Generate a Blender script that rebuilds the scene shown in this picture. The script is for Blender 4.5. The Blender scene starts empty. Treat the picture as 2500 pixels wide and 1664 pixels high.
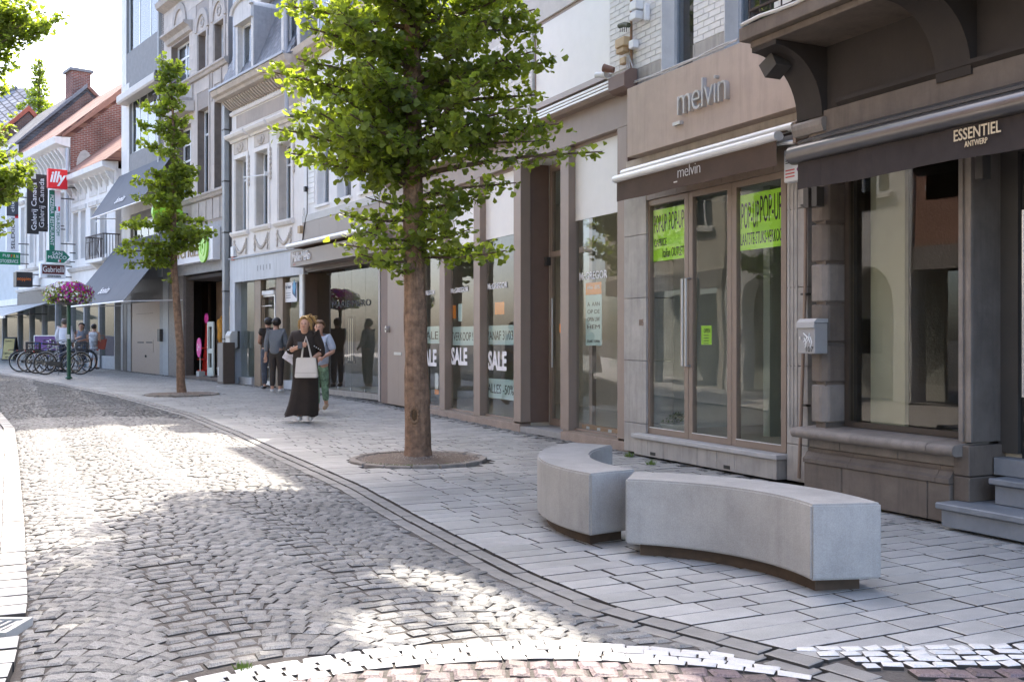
import bpy, bmesh, math, random
from mathutils import Vector, Matrix, noise

SC = bpy.context.scene
COL = SC.collection
R = math.radians
random.seed(7)

# ------------------------------------------------------------------ camera
CAM_H, FPX, CX, HY = 1.30, 2500.0, 1250.0, 829.0
cam_d = bpy.data.cameras.new('camera')
cam_d.sensor_width = 36.0
cam_d.lens = 36.0 * FPX / 2500.0
cam_d.shift_y = (HY - 832.0) / 2500.0
cam_d.clip_start, cam_d.clip_end = 0.05, 2000
cam = bpy.data.objects.new('camera', cam_d)
COL.objects.link(cam)
cam.location = (0, 0, CAM_H)
cam.rotation_euler = (R(90), 0, 0)
SC.camera = cam

# ------------------------------------------------------------------ light
SUN_EL, SUN_AZ = R(50), R(5)          # azimuth measured from +Y towards +X
world = bpy.data.worlds.new('World')
SC.world = world
world.use_nodes = True
wn = world.node_tree.nodes
bg = wn['Background']
sky = wn.new('ShaderNodeTexSky')
sky.sky_type = 'NISHITA'
sky.sun_disc = False
sky.sun_elevation = SUN_EL
sky.sun_rotation = SUN_AZ
sky.dust_density = 3.5
sky.air_density = 0.75
sky.ozone_density = 0.5
world.node_tree.links.new(sky.outputs[0], bg.inputs[0])
bg.inputs[1].default_value = 0.15
sun_d = bpy.data.lights.new('sun', 'SUN')
sun_d.energy = 2.0
sun_d.angle = R(0.6)
sun_d.color = (1.0, 0.91, 0.78)
sun = bpy.data.objects.new('sun', sun_d)
COL.objects.link(sun)
sdir = Vector((math.sin(SUN_AZ) * math.cos(SUN_EL), math.cos(SUN_AZ) * math.cos(SUN_EL), math.sin(SUN_EL)))
sun.rotation_euler = sdir.to_track_quat('Z', 'Y').to_euler()
sun.location = (6, 30, 30)
SC.view_settings.view_transform = 'Standard'
SC.view_settings.look = 'None'
SC.view_settings.gamma = 1.0
SC.view_settings.exposure = 2.55
SC.view_settings.use_curve_mapping = False
SC.cycles.use_denoising = True
SC.cycles.max_bounces = 8
SC.cycles.diffuse_bounces = 4
SC.cycles.glossy_bounces = 4
SC.cycles.transparent_max_bounces = 24
SC.cycles.transmission_bounces = 6
SC.cycles.sample_clamp_indirect = 6.0
SC.cycles.caustics_reflective = False
SC.cycles.caustics_refractive = False

# ------------------------------------------------------------------ materials
MATS = {}
def _n(nt, t, **kw):
    n = nt.nodes.new(t)
    for k, v in kw.items():
        setattr(n, k, v)
    return n

def mat(name, col, rough=0.7, var=0.12, scale=6.0, bump=0.0, bscale=40.0, metal=0.0,
        streak=0.0, piece=0.0, spec=0.5, speck=0.0, hue=0.0, emis=None, island=False, coat=0.0, stain=0.0):
    """procedural surface: base colour with cloudy variation, optional vertical rain streaks,
    per-piece shade and fine relief"""
    if name in MATS:
        return MATS[name]
    m = bpy.data.materials.new(name)
    m.use_nodes = True
    nt = m.node_tree
    L = nt.links.new
    p = nt.nodes['Principled BSDF']
    p.inputs['Roughness'].default_value = rough
    p.inputs['Metallic'].default_value = metal
    p.inputs['Specular IOR Level'].default_value = spec
    if coat:
        p.inputs['Coat Weight'].default_value = coat
    tc = _n(nt, 'ShaderNodeTexCoord')
    c = None
    base = _n(nt, 'ShaderNodeRGB')
    base.outputs[0].default_value = (*col, 1)
    c = base.outputs[0]
    def mul(cin, fac):
        mx = _n(nt, 'ShaderNodeMix', data_type='RGBA', blend_type='MULTIPLY')
        mx.inputs[0].default_value = 1.0
        L(cin, mx.inputs[6]); L(fac, mx.inputs[7])
        return mx.outputs[2]
    def ramp(fin, lo, hi, a=0.3, b=0.7):
        mr = _n(nt, 'ShaderNodeMapRange')
        mr.inputs[1].default_value, mr.inputs[2].default_value = a, b
        mr.inputs[3].default_value, mr.inputs[4].default_value = lo, hi
        L(fin, mr.inputs[0])
        return mr.outputs[0]
    if var:
        nz = _n(nt, 'ShaderNodeTexNoise')
        nz.inputs['Scale'].default_value = scale
        nz.inputs['Detail'].default_value = 6
        nz.inputs['Roughness'].default_value = 0.65
        L(tc.outputs['Object'], nz.inputs['Vector'])
        c = mul(c, ramp(nz.outputs[0], 1 - var, 1 + var * 0.6))
    if streak:
        mp = _n(nt, 'ShaderNodeMapping')
        mp.inputs['Scale'].default_value = (7, 7, 0.6)
        L(tc.outputs['Object'], mp.inputs[0])
        n2 = _n(nt, 'ShaderNodeTexNoise')
        n2.inputs['Scale'].default_value = 1.6
        n2.inputs['Detail'].default_value = 7
        n2.inputs['Roughness'].default_value = 0.7
        L(mp.outputs[0], n2.inputs['Vector'])
        c = mul(c, ramp(n2.outputs[0], 1.0, 1 - streak, 0.48, 0.75))
    if speck:
        n3 = _n(nt, 'ShaderNodeTexNoise')
        n3.inputs['Scale'].default_value = 160
        n3.inputs['Detail'].default_value = 2
        L(tc.outputs['Object'], n3.inputs['Vector'])
        c = mul(c, ramp(n3.outputs[0], 1 - speck, 1 + speck, 0.35, 0.65))
    if stain:
        gp = _n(nt, 'ShaderNodeNewGeometry')
        n5 = _n(nt, 'ShaderNodeTexNoise')
        n5.inputs['Scale'].default_value = 0.9
        n5.inputs['Detail'].default_value = 8
        n5.inputs['Roughness'].default_value = 0.72
        L(gp.outputs['Position'], n5.inputs['Vector'])
        c = mul(c, ramp(n5.outputs[0], 1 - stain, 1 + stain * 0.35, 0.34, 0.62))
        n6 = _n(nt, 'ShaderNodeTexVoronoi')
        n6.inputs['Scale'].default_value = 3.1
        L(gp.outputs['Position'], n6.inputs['Vector'])
        c = mul(c, ramp(n6.outputs['Distance'], 1 - stain * 1.2, 1.0, 0.03, 0.07))
    if piece:
        if island:
            gi = _n(nt, 'ShaderNodeNewGeometry'); ro = gi.outputs['Random Per Island']
        else:
            gi = _n(nt, 'ShaderNodeObjectInfo'); ro = gi.outputs['Random']
        c = mul(c, ramp(ro, 1 - piece, 1 + piece * 0.7, 0, 1))
        if hue:
            hs = _n(nt, 'ShaderNodeHueSaturation')
            w = _n(nt, 'ShaderNodeTexWhiteNoise', noise_dimensions='1D')
            L(ro, w.inputs['W'])
            L(ramp(w.outputs[0], 0.5 - hue, 0.5 + hue, 0, 1), hs.inputs['Hue'])
            L(c, hs.inputs['Color'])
            c = hs.outputs[0]
    L(c, p.inputs['Base Color'])
    if bump:
        n4 = _n(nt, 'ShaderNodeTexNoise')
        n4.inputs['Scale'].default_value = bscale
        n4.inputs['Detail'].default_value = 5
        L(tc.outputs['Object'], n4.inputs['Vector'])
        bp = _n(nt, 'ShaderNodeBump')
        bp.inputs['Strength'].default_value = bump
        bp.inputs['Distance'].default_value = 0.02
        L(n4.outputs[0], bp.inputs['Height'])
        L(bp.outputs[0], p.inputs['Normal'])
    if emis:
        p.inputs['Emission Color'].default_value = (*emis[:3], 1)
        p.inputs['Emission Strength'].default_value = emis[3]
    MATS[name] = m
    return m

def glass(name, tint=(0.86, 0.92, 0.89), ior=1.55, rough=0.004, wave=0.05):
    if name in MATS:
        return MATS[name]
    m = bpy.data.materials.new(name)
    m.use_nodes = True
    nt = m.node_tree
    L = nt.links.new
    nt.nodes.remove(nt.nodes['Principled BSDF'])
    out = nt.nodes['Material Output']
    tr = _n(nt, 'ShaderNodeBsdfTransparent'); tr.inputs[0].default_value = (*tint, 1)
    gl = _n(nt, 'ShaderNodeBsdfGlossy'); gl.inputs['Roughness'].default_value = rough
    fr = _n(nt, 'ShaderNodeFresnel'); fr.inputs[0].default_value = ior
    mx = _n(nt, 'ShaderNodeMixShader')
    if wave:
        tc = _n(nt, 'ShaderNodeTexCoord')
        nz = _n(nt, 'ShaderNodeTexNoise'); nz.inputs['Scale'].default_value = 1.3; nz.inputs['Detail'].default_value = 1
        L(tc.outputs['Object'], nz.inputs['Vector'])
        bp = _n(nt, 'ShaderNodeBump'); bp.inputs['Strength'].default_value = wave; bp.inputs['Distance'].default_value = 0.05
        L(nz.outputs[0], bp.inputs['Height'])
        L(bp.outputs[0], gl.inputs['Normal'])
    ge = _n(nt, 'ShaderNodeNewGeometry')
    sb = _n(nt, 'ShaderNodeMath', operation='SUBTRACT'); sb.inputs[0].default_value = 1.0
    L(ge.outputs['Backfacing'], sb.inputs[1])
    ml = _n(nt, 'ShaderNodeMath', operation='MULTIPLY')
    L(fr.outputs[0], ml.inputs[0]); L(sb.outputs[0], ml.inputs[1])
    L(ml.outputs[0], mx.inputs[0]); L(tr.outputs[0], mx.inputs[1]); L(gl.outputs[0], mx.inputs[2])
    L(mx.outputs[0], out.inputs[0])
    MATS[name] = m
    return m

def brickmat(name, c1, c2, mortar, bw=0.21, bh=0.065, rot=(0, 0, 0), ms=0.012, bump=0.6, axes='xz', mul=1.0):
    """brick courses too far away to build: object coordinates, x along and z up after rotation"""
    if name in MATS:
        return MATS[name]
    m = bpy.data.materials.new(name)
    m.use_nodes = True
    nt = m.node_tree
    L = nt.links.new
    p = nt.nodes['Principled BSDF']
    p.inputs['Roughness'].default_value = 0.9
    tc = _n(nt, 'ShaderNodeTexCoord')
    mp = _n(nt, 'ShaderNodeMapping')
    mp.inputs['Rotation'].default_value = rot
    sx = _n(nt, 'ShaderNodeSeparateXYZ'); cb = _n(nt, 'ShaderNodeCombineXYZ')
    L(tc.outputs['Object'], sx.inputs[0])
    L(sx.outputs['xyz'.index(axes[0])], cb.inputs[0])
    zm = _n(nt, 'ShaderNodeMath', operation='MULTIPLY'); zm.inputs[1].default_value = mul
    L(sx.outputs['xyz'.index(axes[1])], zm.inputs[0]); L(zm.outputs[0], cb.inputs[1])
    L(cb.outputs[0], mp.inputs[0])
    br = _n(nt, 'ShaderNodeTexBrick')
    br.inputs['Color1'].default_value = (*c1, 1)
    br.inputs['Color2'].default_value = (*c2, 1)
    br.inputs['Mortar'].default_value = (*mortar, 1)
    br.inputs['Scale'].default_value = 1
    br.inputs['Brick Width'].default_value = bw
    br.inputs['Row Height'].default_value = bh
    br.inputs['Mortar Size'].default_value = ms
    L(mp.outputs[0], br.inputs['Vector'])
    nz = _n(nt, 'ShaderNodeTexNoise'); nz.inputs['Scale'].default_value = 1.2; nz.inputs['Detail'].default_value = 6
    L(tc.outputs['Object'], nz.inputs['Vector'])
    mr = _n(nt, 'ShaderNodeMapRange')
    mr.inputs[1].default_value, mr.inputs[2].default_value, mr.inputs[3].default_value, mr.inputs[4].default_value = .3, .7, .65, 1.2
    L(nz.outputs[0], mr.inputs[0])
    mx = _n(nt, 'ShaderNodeMix', data_type='RGBA', blend_type='MULTIPLY'); mx.inputs[0].default_value = 1
    L(br.outputs[0], mx.inputs[6]); L(mr.outputs[0], mx.inputs[7])
    L(mx.outputs[2], p.inputs['Base Color'])
    bp = _n(nt, 'ShaderNodeBump'); bp.inputs['Strength'].default_value = bump; bp.inputs['Distance'].default_value = .02
    bp.invert = True
    L(br.outputs[1], bp.inputs['Height']); L(bp.outputs[0], p.inputs['Normal'])
    MATS[name] = m
    return m

# ------------------------------------------------------------------ ground heights
def zg(y):
    """the street climbs gently away from the camera"""
    y = min(y, 60.0)
    return 0.0 if y < 13 else (0.0125 * (y - 13) ** 2 / 8 if y < 17 else 0.025 + 0.0118 * (y - 17))

def ground_pt(px, py, dz=0.0):
    D = 20.0
    for _ in range(30):
        D = (CAM_H - zg(D) - dz) * FPX / (py - HY)
    return ((px - CX) / FPX * D, D)

# ------------------------------------------------------------------ facade frames
class Fr:
    """facade line in plan: local x runs along the facade to the right, y goes into the house"""
    def __init__(s, ox, oy, slope):
        n = math.hypot(slope, 1)
        s.o = (ox, oy); s.slope = slope
        s.u = (-slope / n, -1 / n)
        s.n = (1 / n, -slope / n)
        s.rot = math.atan2(s.u[1], s.u[0])
    def D(s, px, v=0.0):
        a = (px - CX) / FPX
        return (v + s.o[0] * s.n[0] + s.o[1] * s.n[1]) / (a * s.n[0] + s.n[1])
    def U(s, px, v=0.0):
        d = s.D(px, v); a = (px - CX) / FPX
        return (a * d - s.o[0]) * s.u[0] + (d - s.o[1]) * s.u[1]
    def Z(s, px, py, v=0.0):
        return CAM_H - (py - HY) / FPX * s.D(px, v)
    def P(s, px, py, v=0.0):
        return (s.U(px, v), v, s.Z(px, py, v))
    def W(s, u, v=0.0, z=0.0):
        return (s.o[0] + u * s.u[0] + v * s.n[0], s.o[1] + u * s.u[1] + v * s.n[1], z)
    def gz(s, u, v=0.0):
        return zg(s.W(u, v)[1])
    def moved(s, px):
        w = s.W(s.U(px))
        return Fr(w[0], w[1], s.slope)

# ------------------------------------------------------------------ mesh collector
class B:
    def __init__(s):
        s.v = []; s.f = []
    def add(s, vs, fs):
        k = len(s.v)
        s.v += [tuple(p) for p in vs]
        s.f += [tuple(i + k for i in f) for f in fs]
        return s
    def box(s, x0, x1, y0, y1, z0, z1):
        x0, x1 = min(x0, x1), max(x0, x1); y0, y1 = min(y0, y1), max(y0, y1); z0, z1 = min(z0, z1), max(z0, z1)
        return s.add([(x0, y0, z0), (x1, y0, z0), (x1, y1, z0), (x0, y1, z0), (x0, y0, z1), (x1, y0, z1), (x1, y1, z1), (x0, y1, z1)],
                     [(0, 3, 2, 1), (4, 5, 6, 7), (0, 1, 5, 4), (1, 2, 6, 5), (2, 3, 7, 6), (3, 0, 4, 7)])
    def hexa(s, lo, hi):
        """two quads (lists of 4 points) joined"""
        return s.add(list(lo) + list(hi), [(0, 3, 2, 1), (4, 5, 6, 7), (0, 1, 5, 4), (1, 2, 6, 5), (2, 3, 7, 6), (3, 0, 4, 7)])
    def prism(s, prof, a0, a1, axis='x'):
        """profile polygon extruded along an axis; profile in (y,z) for x, (x,z) for y, (x,y) for z"""
        n = len(prof)
        def mk(p, a):
            return {'x': (a, p[0], p[1]), 'y': (p[0], a, p[1]), 'z': (p[0], p[1], a)}[axis]
        vs = [mk(p, a0) for p in prof] + [mk(p, a1) for p in prof]
        fs = [tuple(range(n)), tuple(range(2 * n - 1, n - 1, -1))]
        fs += [(i, i + n, (i + 1) % n + n, (i + 1) % n) for i in range(n)]
        return s.add(vs, fs)
    def tube(s, pts, r, n=6, caps=True):
        pts = [Vector(p) for p in pts]
        rs = r if isinstance(r, (list, tuple)) else [r] * len(pts)
        vs, fs = [], []
        up = Vector((0, 0, 1))
        prev = None
        for i, p in enumerate(pts):
            d = (pts[min(i + 1, len(pts) - 1)] - pts[max(i - 1, 0)])
            if d.length < 1e-9: d = Vector((0, 0, 1))
            d.normalize()
            if prev is None:
                a = d.cross(up)
                if a.length < 1e-3: a = d.cross(Vector((1, 0, 0)))
            else:
                a = prev - d * prev.dot(d)
                if a.length < 1e-3: a = d.cross(up)
            a.normalize(); prev = a
            b = d.cross(a)
            for k in range(n):
                t = 2 * math.pi * k / n
                vs.append(tuple(p + (a * math.cos(t) + b * math.sin(t)) * rs[i]))
        m = len(pts)
        for i in range(m - 1):
            for k in range(n):
                fs.append((i * n + k, i * n + (k + 1) % n, (i + 1) * n + (k + 1) % n, (i + 1) * n + k))
        if caps:
            fs.append(tuple(range(n - 1, -1, -1))); fs.append(tuple((m - 1) * n + k for k in range(n)))
        return s.add(vs, fs)
    def lathe(s, prof, c=(0, 0, 0), n=12, sx=1.0, sy=1.0):
        vs, fs = [], []
        for (r, z) in prof:
            for k in range(n):
                t = 2 * math.pi * k / n
                vs.append((c[0] + r * math.cos(t) * sx, c[1] + r * math.sin(t) * sy, c[2] + z))
        for i in range(len(prof) - 1):
            for k in range(n):
                fs.append((i * n + k, i * n + (k + 1) % n, (i + 1) * n + (k + 1) % n, (i + 1) * n + k))
        fs.append(tuple(range(n - 1, -1, -1))); fs.append(tuple((len(prof) - 1) * n + k for k in range(n)))
        return s.add(vs, fs)
    def ball(s, c, rx, ry=None, rz=None, n=10, m=7):
        ry = ry or rx; rz = rz or rx
        vs, fs = [], []
        for i in range(m + 1):
            a = math.pi * i / m
            for k in range(n):
                t = 2 * math.pi * k / n
                vs.append((c[0] + rx * math.sin(a) * math.cos(t), c[1] + ry * math.sin(a) * math.sin(t), c[2] + rz * math.cos(a)))
        for i in range(m):
            for k in range(n):
                fs.append((i * n + k, (i + 1) * n + k, (i + 1) * n + (k + 1) % n, i * n + (k + 1) % n))
        return s.add(vs, fs)
    def shifted(s, d):
        q = B(); q.v = [(p[0] + d[0], p[1] + d[1], p[2] + d[2]) for p in s.v]; q.f = list(s.f)
        return q
    def mesh(s, name, m, off=(0, 0, 0), smooth=None, bevel=0.0, seg=1, recalc=True):
        me = bpy.data.meshes.new(name)
        me.from_pydata([(p[0] - off[0], p[1] - off[1], p[2] - off[2]) for p in s.v], [], s.f)
        if recalc or bevel:
            bm = bmesh.new(); bm.from_mesh(me)
            bmesh.ops.remove_doubles(bm, verts=bm.verts, dist=1e-6)
            bmesh.ops.recalc_face_normals(bm, faces=bm.faces)
            if bevel:
                es = [e for e in bm.edges if len(e.link_faces) == 2 and e.calc_face_angle(0) > 0.5]
                bmesh.ops.bevel(bm, geom=es, offset=bevel, segments=seg, affect='EDGES', clamp_overlap=True)
            bm.to_mesh(me); bm.free()
        if m is not None:
            me.materials.append(m)
        if smooth is not None:
            me.polygons.foreach_set('use_smooth', [True] * len(me.polygons))
            me.set_sharp_from_angle(angle=R(smooth))
        me.update()
        return me

def obj(name, me, parent=None, loc=None, rot=None):
    o = bpy.data.objects.new(name, me)
    COL.objects.link(o)
    if parent is not None: o.parent = parent
    if loc is not None: o.location = loc
    if rot is not None: o.rotation_euler = rot
    return o

def tag(o, label=None, cat=None, group=None, kind=None):
    if label: o['label'] = label
    if cat: o['category'] = cat
    if group: o['group'] = group
    if kind: o['kind'] = kind
    return o

class T:
    """a thing: an Empty at its base; parts are authored in the facade frame (u, v, z) or in world axes"""
    def __init__(s, name, label, cat, fr=None, org=(0, 0, 0), group=None, rz=0.0):
        s.fr = fr; s.off = org
        e = bpy.data.objects.new(name, None)
        e.empty_display_size = 0.2
        COL.objects.link(e)
        if fr is not None:
            e.location = fr.W(*org); e.rotation_euler = (0, 0, fr.rot)
        else:
            e.location = org; e.rotation_euler = (0, 0, rz); s.off = (0, 0, 0)
        tag(e, label, cat, group)
        s.o = e
    def part(s, name, b, m, parent=None, label=None, smooth=None, bevel=0.0, seg=1, recalc=True, kind=None):
        o = obj(name, b.mesh(name, m, s.off, smooth, bevel, seg, recalc), parent or s.o)
        if label: o['label'] = label
        if kind: o['kind'] = kind
        return o
    def inst(s, name, me, loc, parent=None, scale=None, rot=None):
        o = obj(name, me, parent or s.o, tuple(loc[i] - s.off[i] for i in range(3)))
        if scale is not None: o.scale = scale
        if rot is not None: o.rotation_euler = rot
        return o

def cells(u0, u1, z0, z1, holes):
    us = sorted({u0, u1, *[min(max(a, u0), u1) for h in holes for a in h[:2]]})
    zs = sorted({z0, z1, *[min(max(a, z0), z1) for h in holes for a in h[2:]]})
    out = []
    for j in range(len(zs) - 1):
        row = []
        for i in range(len(us) - 1):
            cu, cz = (us[i] + us[i + 1]) / 2, (zs[j] + zs[j + 1]) / 2
            if any(h[0] < cu < h[1] and h[2] < cz < h[3] for h in holes):
                continue
            if row and abs(row[-1][1] - us[i]) < 1e-9: row[-1][1] = us[i + 1]
            else: row.append([us[i], us[i + 1]])
        out += [(a, b, zs[j], zs[j + 1]) for a, b in row]
    return out

def wall(b, u0, u1, z0, z1, v0, v1, holes=()):
    """a wall slab with openings (ua, ub, za, zb)"""
    for (a, c, d, e) in cells(u0, u1, z0, z1, holes):
        b.box(a, c, v0, v1, d, e)
    return b

def blocks(t, name, m, u0, u1, z0, z1, v, th, bw, bh, gap=0.006, holes=(), parent=None, bond=0.5, jit=0.0, bevel=0.0, limit=400):
    """separate stones / bricks / panels laid on a backing wall, each an object of its own"""
    cache = {}
    n = 0
    rows = max(1, round((z1 - z0) / bh)); rh = (z1 - z0) / rows
    for r in range(rows):
        za, zb = z0 + r * rh, z0 + (r + 1) * rh
        off = (r % 2) * bond * bw
        x = u0 - off
        while x < u1 - 1e-6:
            a, c = max(x, u0), min(x + bw, u1)
            x += bw
            if c - a < 0.02: continue
            segs = [(a, c)]
            for h in holes:
                if h[3] <= za + 0.01 or h[2] >= zb - 0.01: continue
                ns = []
                for (p, q) in segs:
                    if h[1] <= p or h[0] >= q: ns.append((p, q))
                    else:
                        if h[0] > p + 0.02: ns.append((p, h[0]))
                        if h[1] < q - 0.02: ns.append((h[1], q))
                segs = ns
            for (p, q) in segs:
                if n >= limit: return n
                w = round(q - p - gap, 4); hh = round(rh - gap, 4)
                if w < 0.015: continue
                k = (w, hh)
                if k not in cache:
                    cache[k] = B().box(-w / 2, w / 2, -th, 0, -hh / 2, hh / 2).mesh(name, m, bevel=bevel)
                j = random.uniform(-jit, jit)
                t.inst(name, cache[k], ((p + q) / 2, v + j, (za + zb) / 2), parent)
                n += 1
    return n

def window(t, ua, ub, za, zb, v, fw, fm, gm, bars_z=(), bars_u=(), th=0.05, parent=None, name='window', back=None, bv=0.35, sill=None):
    """frame with bars, a real pane behind it, and something to see behind the pane"""
    b = B()
    b.box(ua, ua + fw, v, v + th, za, zb).box(ub - fw, ub, v, v + th, za, zb)
    b.box(ua + fw, ub - fw, v, v + th, za, za + fw).box(ua + fw, ub - fw, v, v + th, zb - fw, zb)
    for z in bars_z: b.box(ua + fw, ub - fw, v + .003, v + th - .003, z - fw * .5, z + fw * .5)
    for u in bars_u: b.box(u - fw * .45, u + fw * .45, v + .006, v + th - .006, za + fw, zb - fw)
    w = t.part(name, b, fm, parent)
    if gm is not None:
        t.part('pane', B().box(ua + fw * .6, ub - fw * .6, v + th * .4, v + th * .4 + .008, za + fw * .6, zb - fw * .6), gm, w)
    if back is not None:
        t.part('curtain', B().box(ua - .05, ub + .05, v + bv, v + bv + .03, za - .05, zb + .05), back, w)
    return w

def _textmesh(body, ext, shear=0.0, spacing=1.0, offset=0.0):
    cu = bpy.data.curves.new('lettering', 'FONT')
    cu.body = body; cu.extrude = ext; cu.shear = shear; cu.space_character = spacing; cu.offset = offset
    cu.resolution_u = 3
    o = bpy.data.objects.new('lettering', cu)
    COL.objects.link(o)
    dg = bpy.context.evaluated_depsgraph_get()
    dg.update()
    me = bpy.data.meshes.new_from_object(o.evaluated_get(dg))
    bpy.data.objects.remove(o); bpy.data.curves.remove(cu)
    return me

def text(t, body, p0, ex, ey, w, h, m, depth=0.01, parent=None, name='lettering', shear=0.0, spacing=1.0, offset=0.0):
    """lettering fitted into a w x h box whose lower left corner is p0 (frame coords); ex/ey unit vectors"""
    me = _textmesh(body, 0.5, shear, spacing, offset)
    xs = [v.co.x for v in me.vertices]; ys = [v.co.y for v in me.vertices]
    x0, x1, y0, y1 = min(xs), max(xs), min(ys), max(ys)
    ex, ey = Vector(ex), Vector(ey); en = ex.cross(ey)
    p0 = Vector(p0) - Vector(t.off)
    for v in me.vertices:
        a = (v.co.x - x0) / max(x1 - x0, 1e-6) * w
        b = (v.co.y - y0) / max(y1 - y0, 1e-6) * h
        c = (v.co.z + 0.5) * depth
        v.co = p0 + ex * a + ey * b + en * c
    me.materials.clear(); me.materials.append(m)
    me.name = name
    return obj(name, me, parent or t.o)

UX, UZ, UV = (1, 0, 0), (0, 0, 1), (0, 1, 0)
def ftext(t, body, fr, px0, py0, px1, py1, m, v=0.0, depth=0.01, **kw):
    """lettering on a facade plane: px0,py0 lower left and px1,py1 upper right of the word in the photograph"""
    u0, u1 = fr.U(px0, v), fr.U(px1, v)
    z0, z1 = fr.Z(px0, py0, v), fr.Z(px1, py1, v)
    return text(t, body, (u0, v, z0), UX, UZ, u1 - u0, z1 - z0, m, depth, **kw)

# shared materials ---------------------------------------------------------
G_SHOP = glass('shop_glass', (0.92, 0.94, 0.92), 1.7, 0.004, 0.05)
G_WIN = glass('window_glass', (0.80, 0.83, 0.85), 1.8, 0.01, 0.08)
BLACK = mat('near_black', (0.02, 0.02, 0.02), .5, .1)
WHITE = mat('white_paint', (0.82, 0.82, 0.80), .6, .06, streak=.06)
PVC = mat('white_pvc', (0.75, 0.76, 0.77), .35, .04)
TAUPE = mat('taupe_metal', (0.30, 0.232, 0.19), .45, .06, 3, streak=.08)
STEEL = mat('brushed_steel', (0.55, 0.55, 0.56), .28, .05, metal=.9)
ALU = mat('light_aluminium', (0.78, 0.78, 0.77), .35, .05, metal=.25)
DARKMET = mat('dark_metal', (0.06, 0.055, 0.05), .45, .1)
IRON = mat('wrought_iron', (0.045, 0.03, 0.025), .6, .2)
INT_WALL = mat('plaster_inside', (0.66, 0.66, 0.61), .9, .06)
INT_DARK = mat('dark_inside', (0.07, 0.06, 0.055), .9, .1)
INT_FLOOR = mat('floor_inside', (0.52, 0.46, 0.37), .5, .1)
NET = mat('net_curtain', (0.34, 0.33, 0.32), .9, .15, 4)
CREAM_BLIND = mat('white_blind', (0.80, 0.79, 0.76), .8, .03)
GRANITE = mat('beige_granite', (0.36, 0.28, 0.23), .6, .2, 4, speck=.35, streak=.1)
# ================================================================== facade lines
def _cont(fr, px, slope):
    w = fr.W(fr.U(px)); return Fr(w[0], w[1], slope)
F_L1 = Fr(0.128, 14.75, -0.482)                 # stone house, two modern shops
F_E = Fr(3.066, 7.345, -0.482)                  # the corner house stands further out
F_M = Fr(-2.66, 20.6, -0.62)
F_O = _cont(F_M, 742, -0.744)
F_V = _cont(F_O, 562, -0.744)
F_N = _cont(F_V, 400, -0.744)
F_F = _cont(F_N, 283, -0.82)

# ================================================================== ground
def interp(pts, y):
    for (x0, y0), (x1, y1) in zip(pts, pts[1:]):
        if y <= y1: return x0 + (x1 - x0) * (y - y0) / (y1 - y0)
    (x0, y0), (x1, y1) = pts[-2:]
    return x0 + (x1 - x0) * (y - y0) / (y1 - y0)
KR = [ground_pt(a, b, -.07) for a, b in [(0, 912), (80, 925), (159, 940), (312, 972), (478, 1018), (590, 1064), (698, 1115), (800, 1160), (889, 1201),
      (1008, 1268), (1127, 1331), (1225, 1380), (1300, 1418), (1499, 1502), (1718, 1558), (1855, 1596), (2115, 1662)]][::-1]
KR = [(4.6, -3.0), (2.5, 1.9)] + KR + [(-33.0, 50.0)]
KL = [ground_pt(a, b, -.07) for a, b in [(0, 1013), (33, 1053), (42, 1123), (48, 1206), (55, 1298), (58, 1397), (60, 1426), (62, 1503), (47, 1557), (30, 1643)]][::-1]
KL = [(-0.2, -3.0), (-1.45, 2.5)] + KL + [(-19.5, 28.0), (-27.0, 36.0), (-40.0, 50.0)]
def krx(y): return interp(KR, y)
def klx(y): return interp(KL, y)
def zroad(x, y):
    a, b = klx(y), krx(y)
    t = (x - (a + b) / 2) / max((b - a) / 2, .1)
    return zg(y) + .008 - .060 * min(t * t, 1.3)
def zpave(x, y):
    d = (x - krx(y)) * .88
    return zg(y) - .022
def in_frame(x, y, z=0.0, m=30):
    if y < 1.0: return False
    px, py = CX + x / y * FPX, HY + (CAM_H - z) / y * FPX
    return -m < px < 2500 + m and py < 1664 + m

JOINT = mat('sandy_joint', (0.085, 0.075, 0.066), .95, .25, 9, bump=.5, bscale=60)
DIRT = mat('dark_joint_dirt', (0.06, 0.053, 0.047), .95, .2)
GRANITE_SETT = mat('granite_sett', (0.190, 0.187, 0.178), .62, .22, 14, bump=.35, bscale=55, piece=.25, speck=.28, stain=.3)
GRANITE_SETTS = mat('granite_sett_field', (0.190, 0.187, 0.178), .62, .22, 14, bump=.35, bscale=55, piece=.25, speck=.28, island=True, stain=.3)
PAVER = mat('grey_stone_paver', (0.378, 0.372, 0.355), .45, .14, 7, bump=.12, bscale=40, piece=.13, speck=.14, hue=.02, stain=.22)
PAVERS = mat('grey_stone_paver_field', (0.378, 0.372, 0.355), .45, .14, 7, bump=.12, bscale=40, piece=.13, speck=.14, hue=.02, island=True, stain=.22)
WHITE_SETT = mat('white_marble_sett', (0.60, 0.585, 0.555), .5, .12, 18, bump=.2, bscale=50, piece=.1, speck=.08)
PORPHYRY = mat('porphyry_sett', (0.15, 0.108, 0.108), .6, .3, 16, bump=.4, bscale=55, piece=.3, speck=.3, hue=.03)
GUTTER = mat('gutter_slab', (0.225, 0.218, 0.205), .55, .15, 8, bump=.12, bscale=40, piece=.1, speck=.12, stain=.2)
PALE_KERB = mat('pale_kerb_block', (0.50, 0.485, 0.45), .7, .1, 8, bump=.1, piece=.08)
SOIL = mat('gravel_soil', (0.16, 0.12, 0.09), .95, .3, 14, bump=.6, bscale=70)

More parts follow.
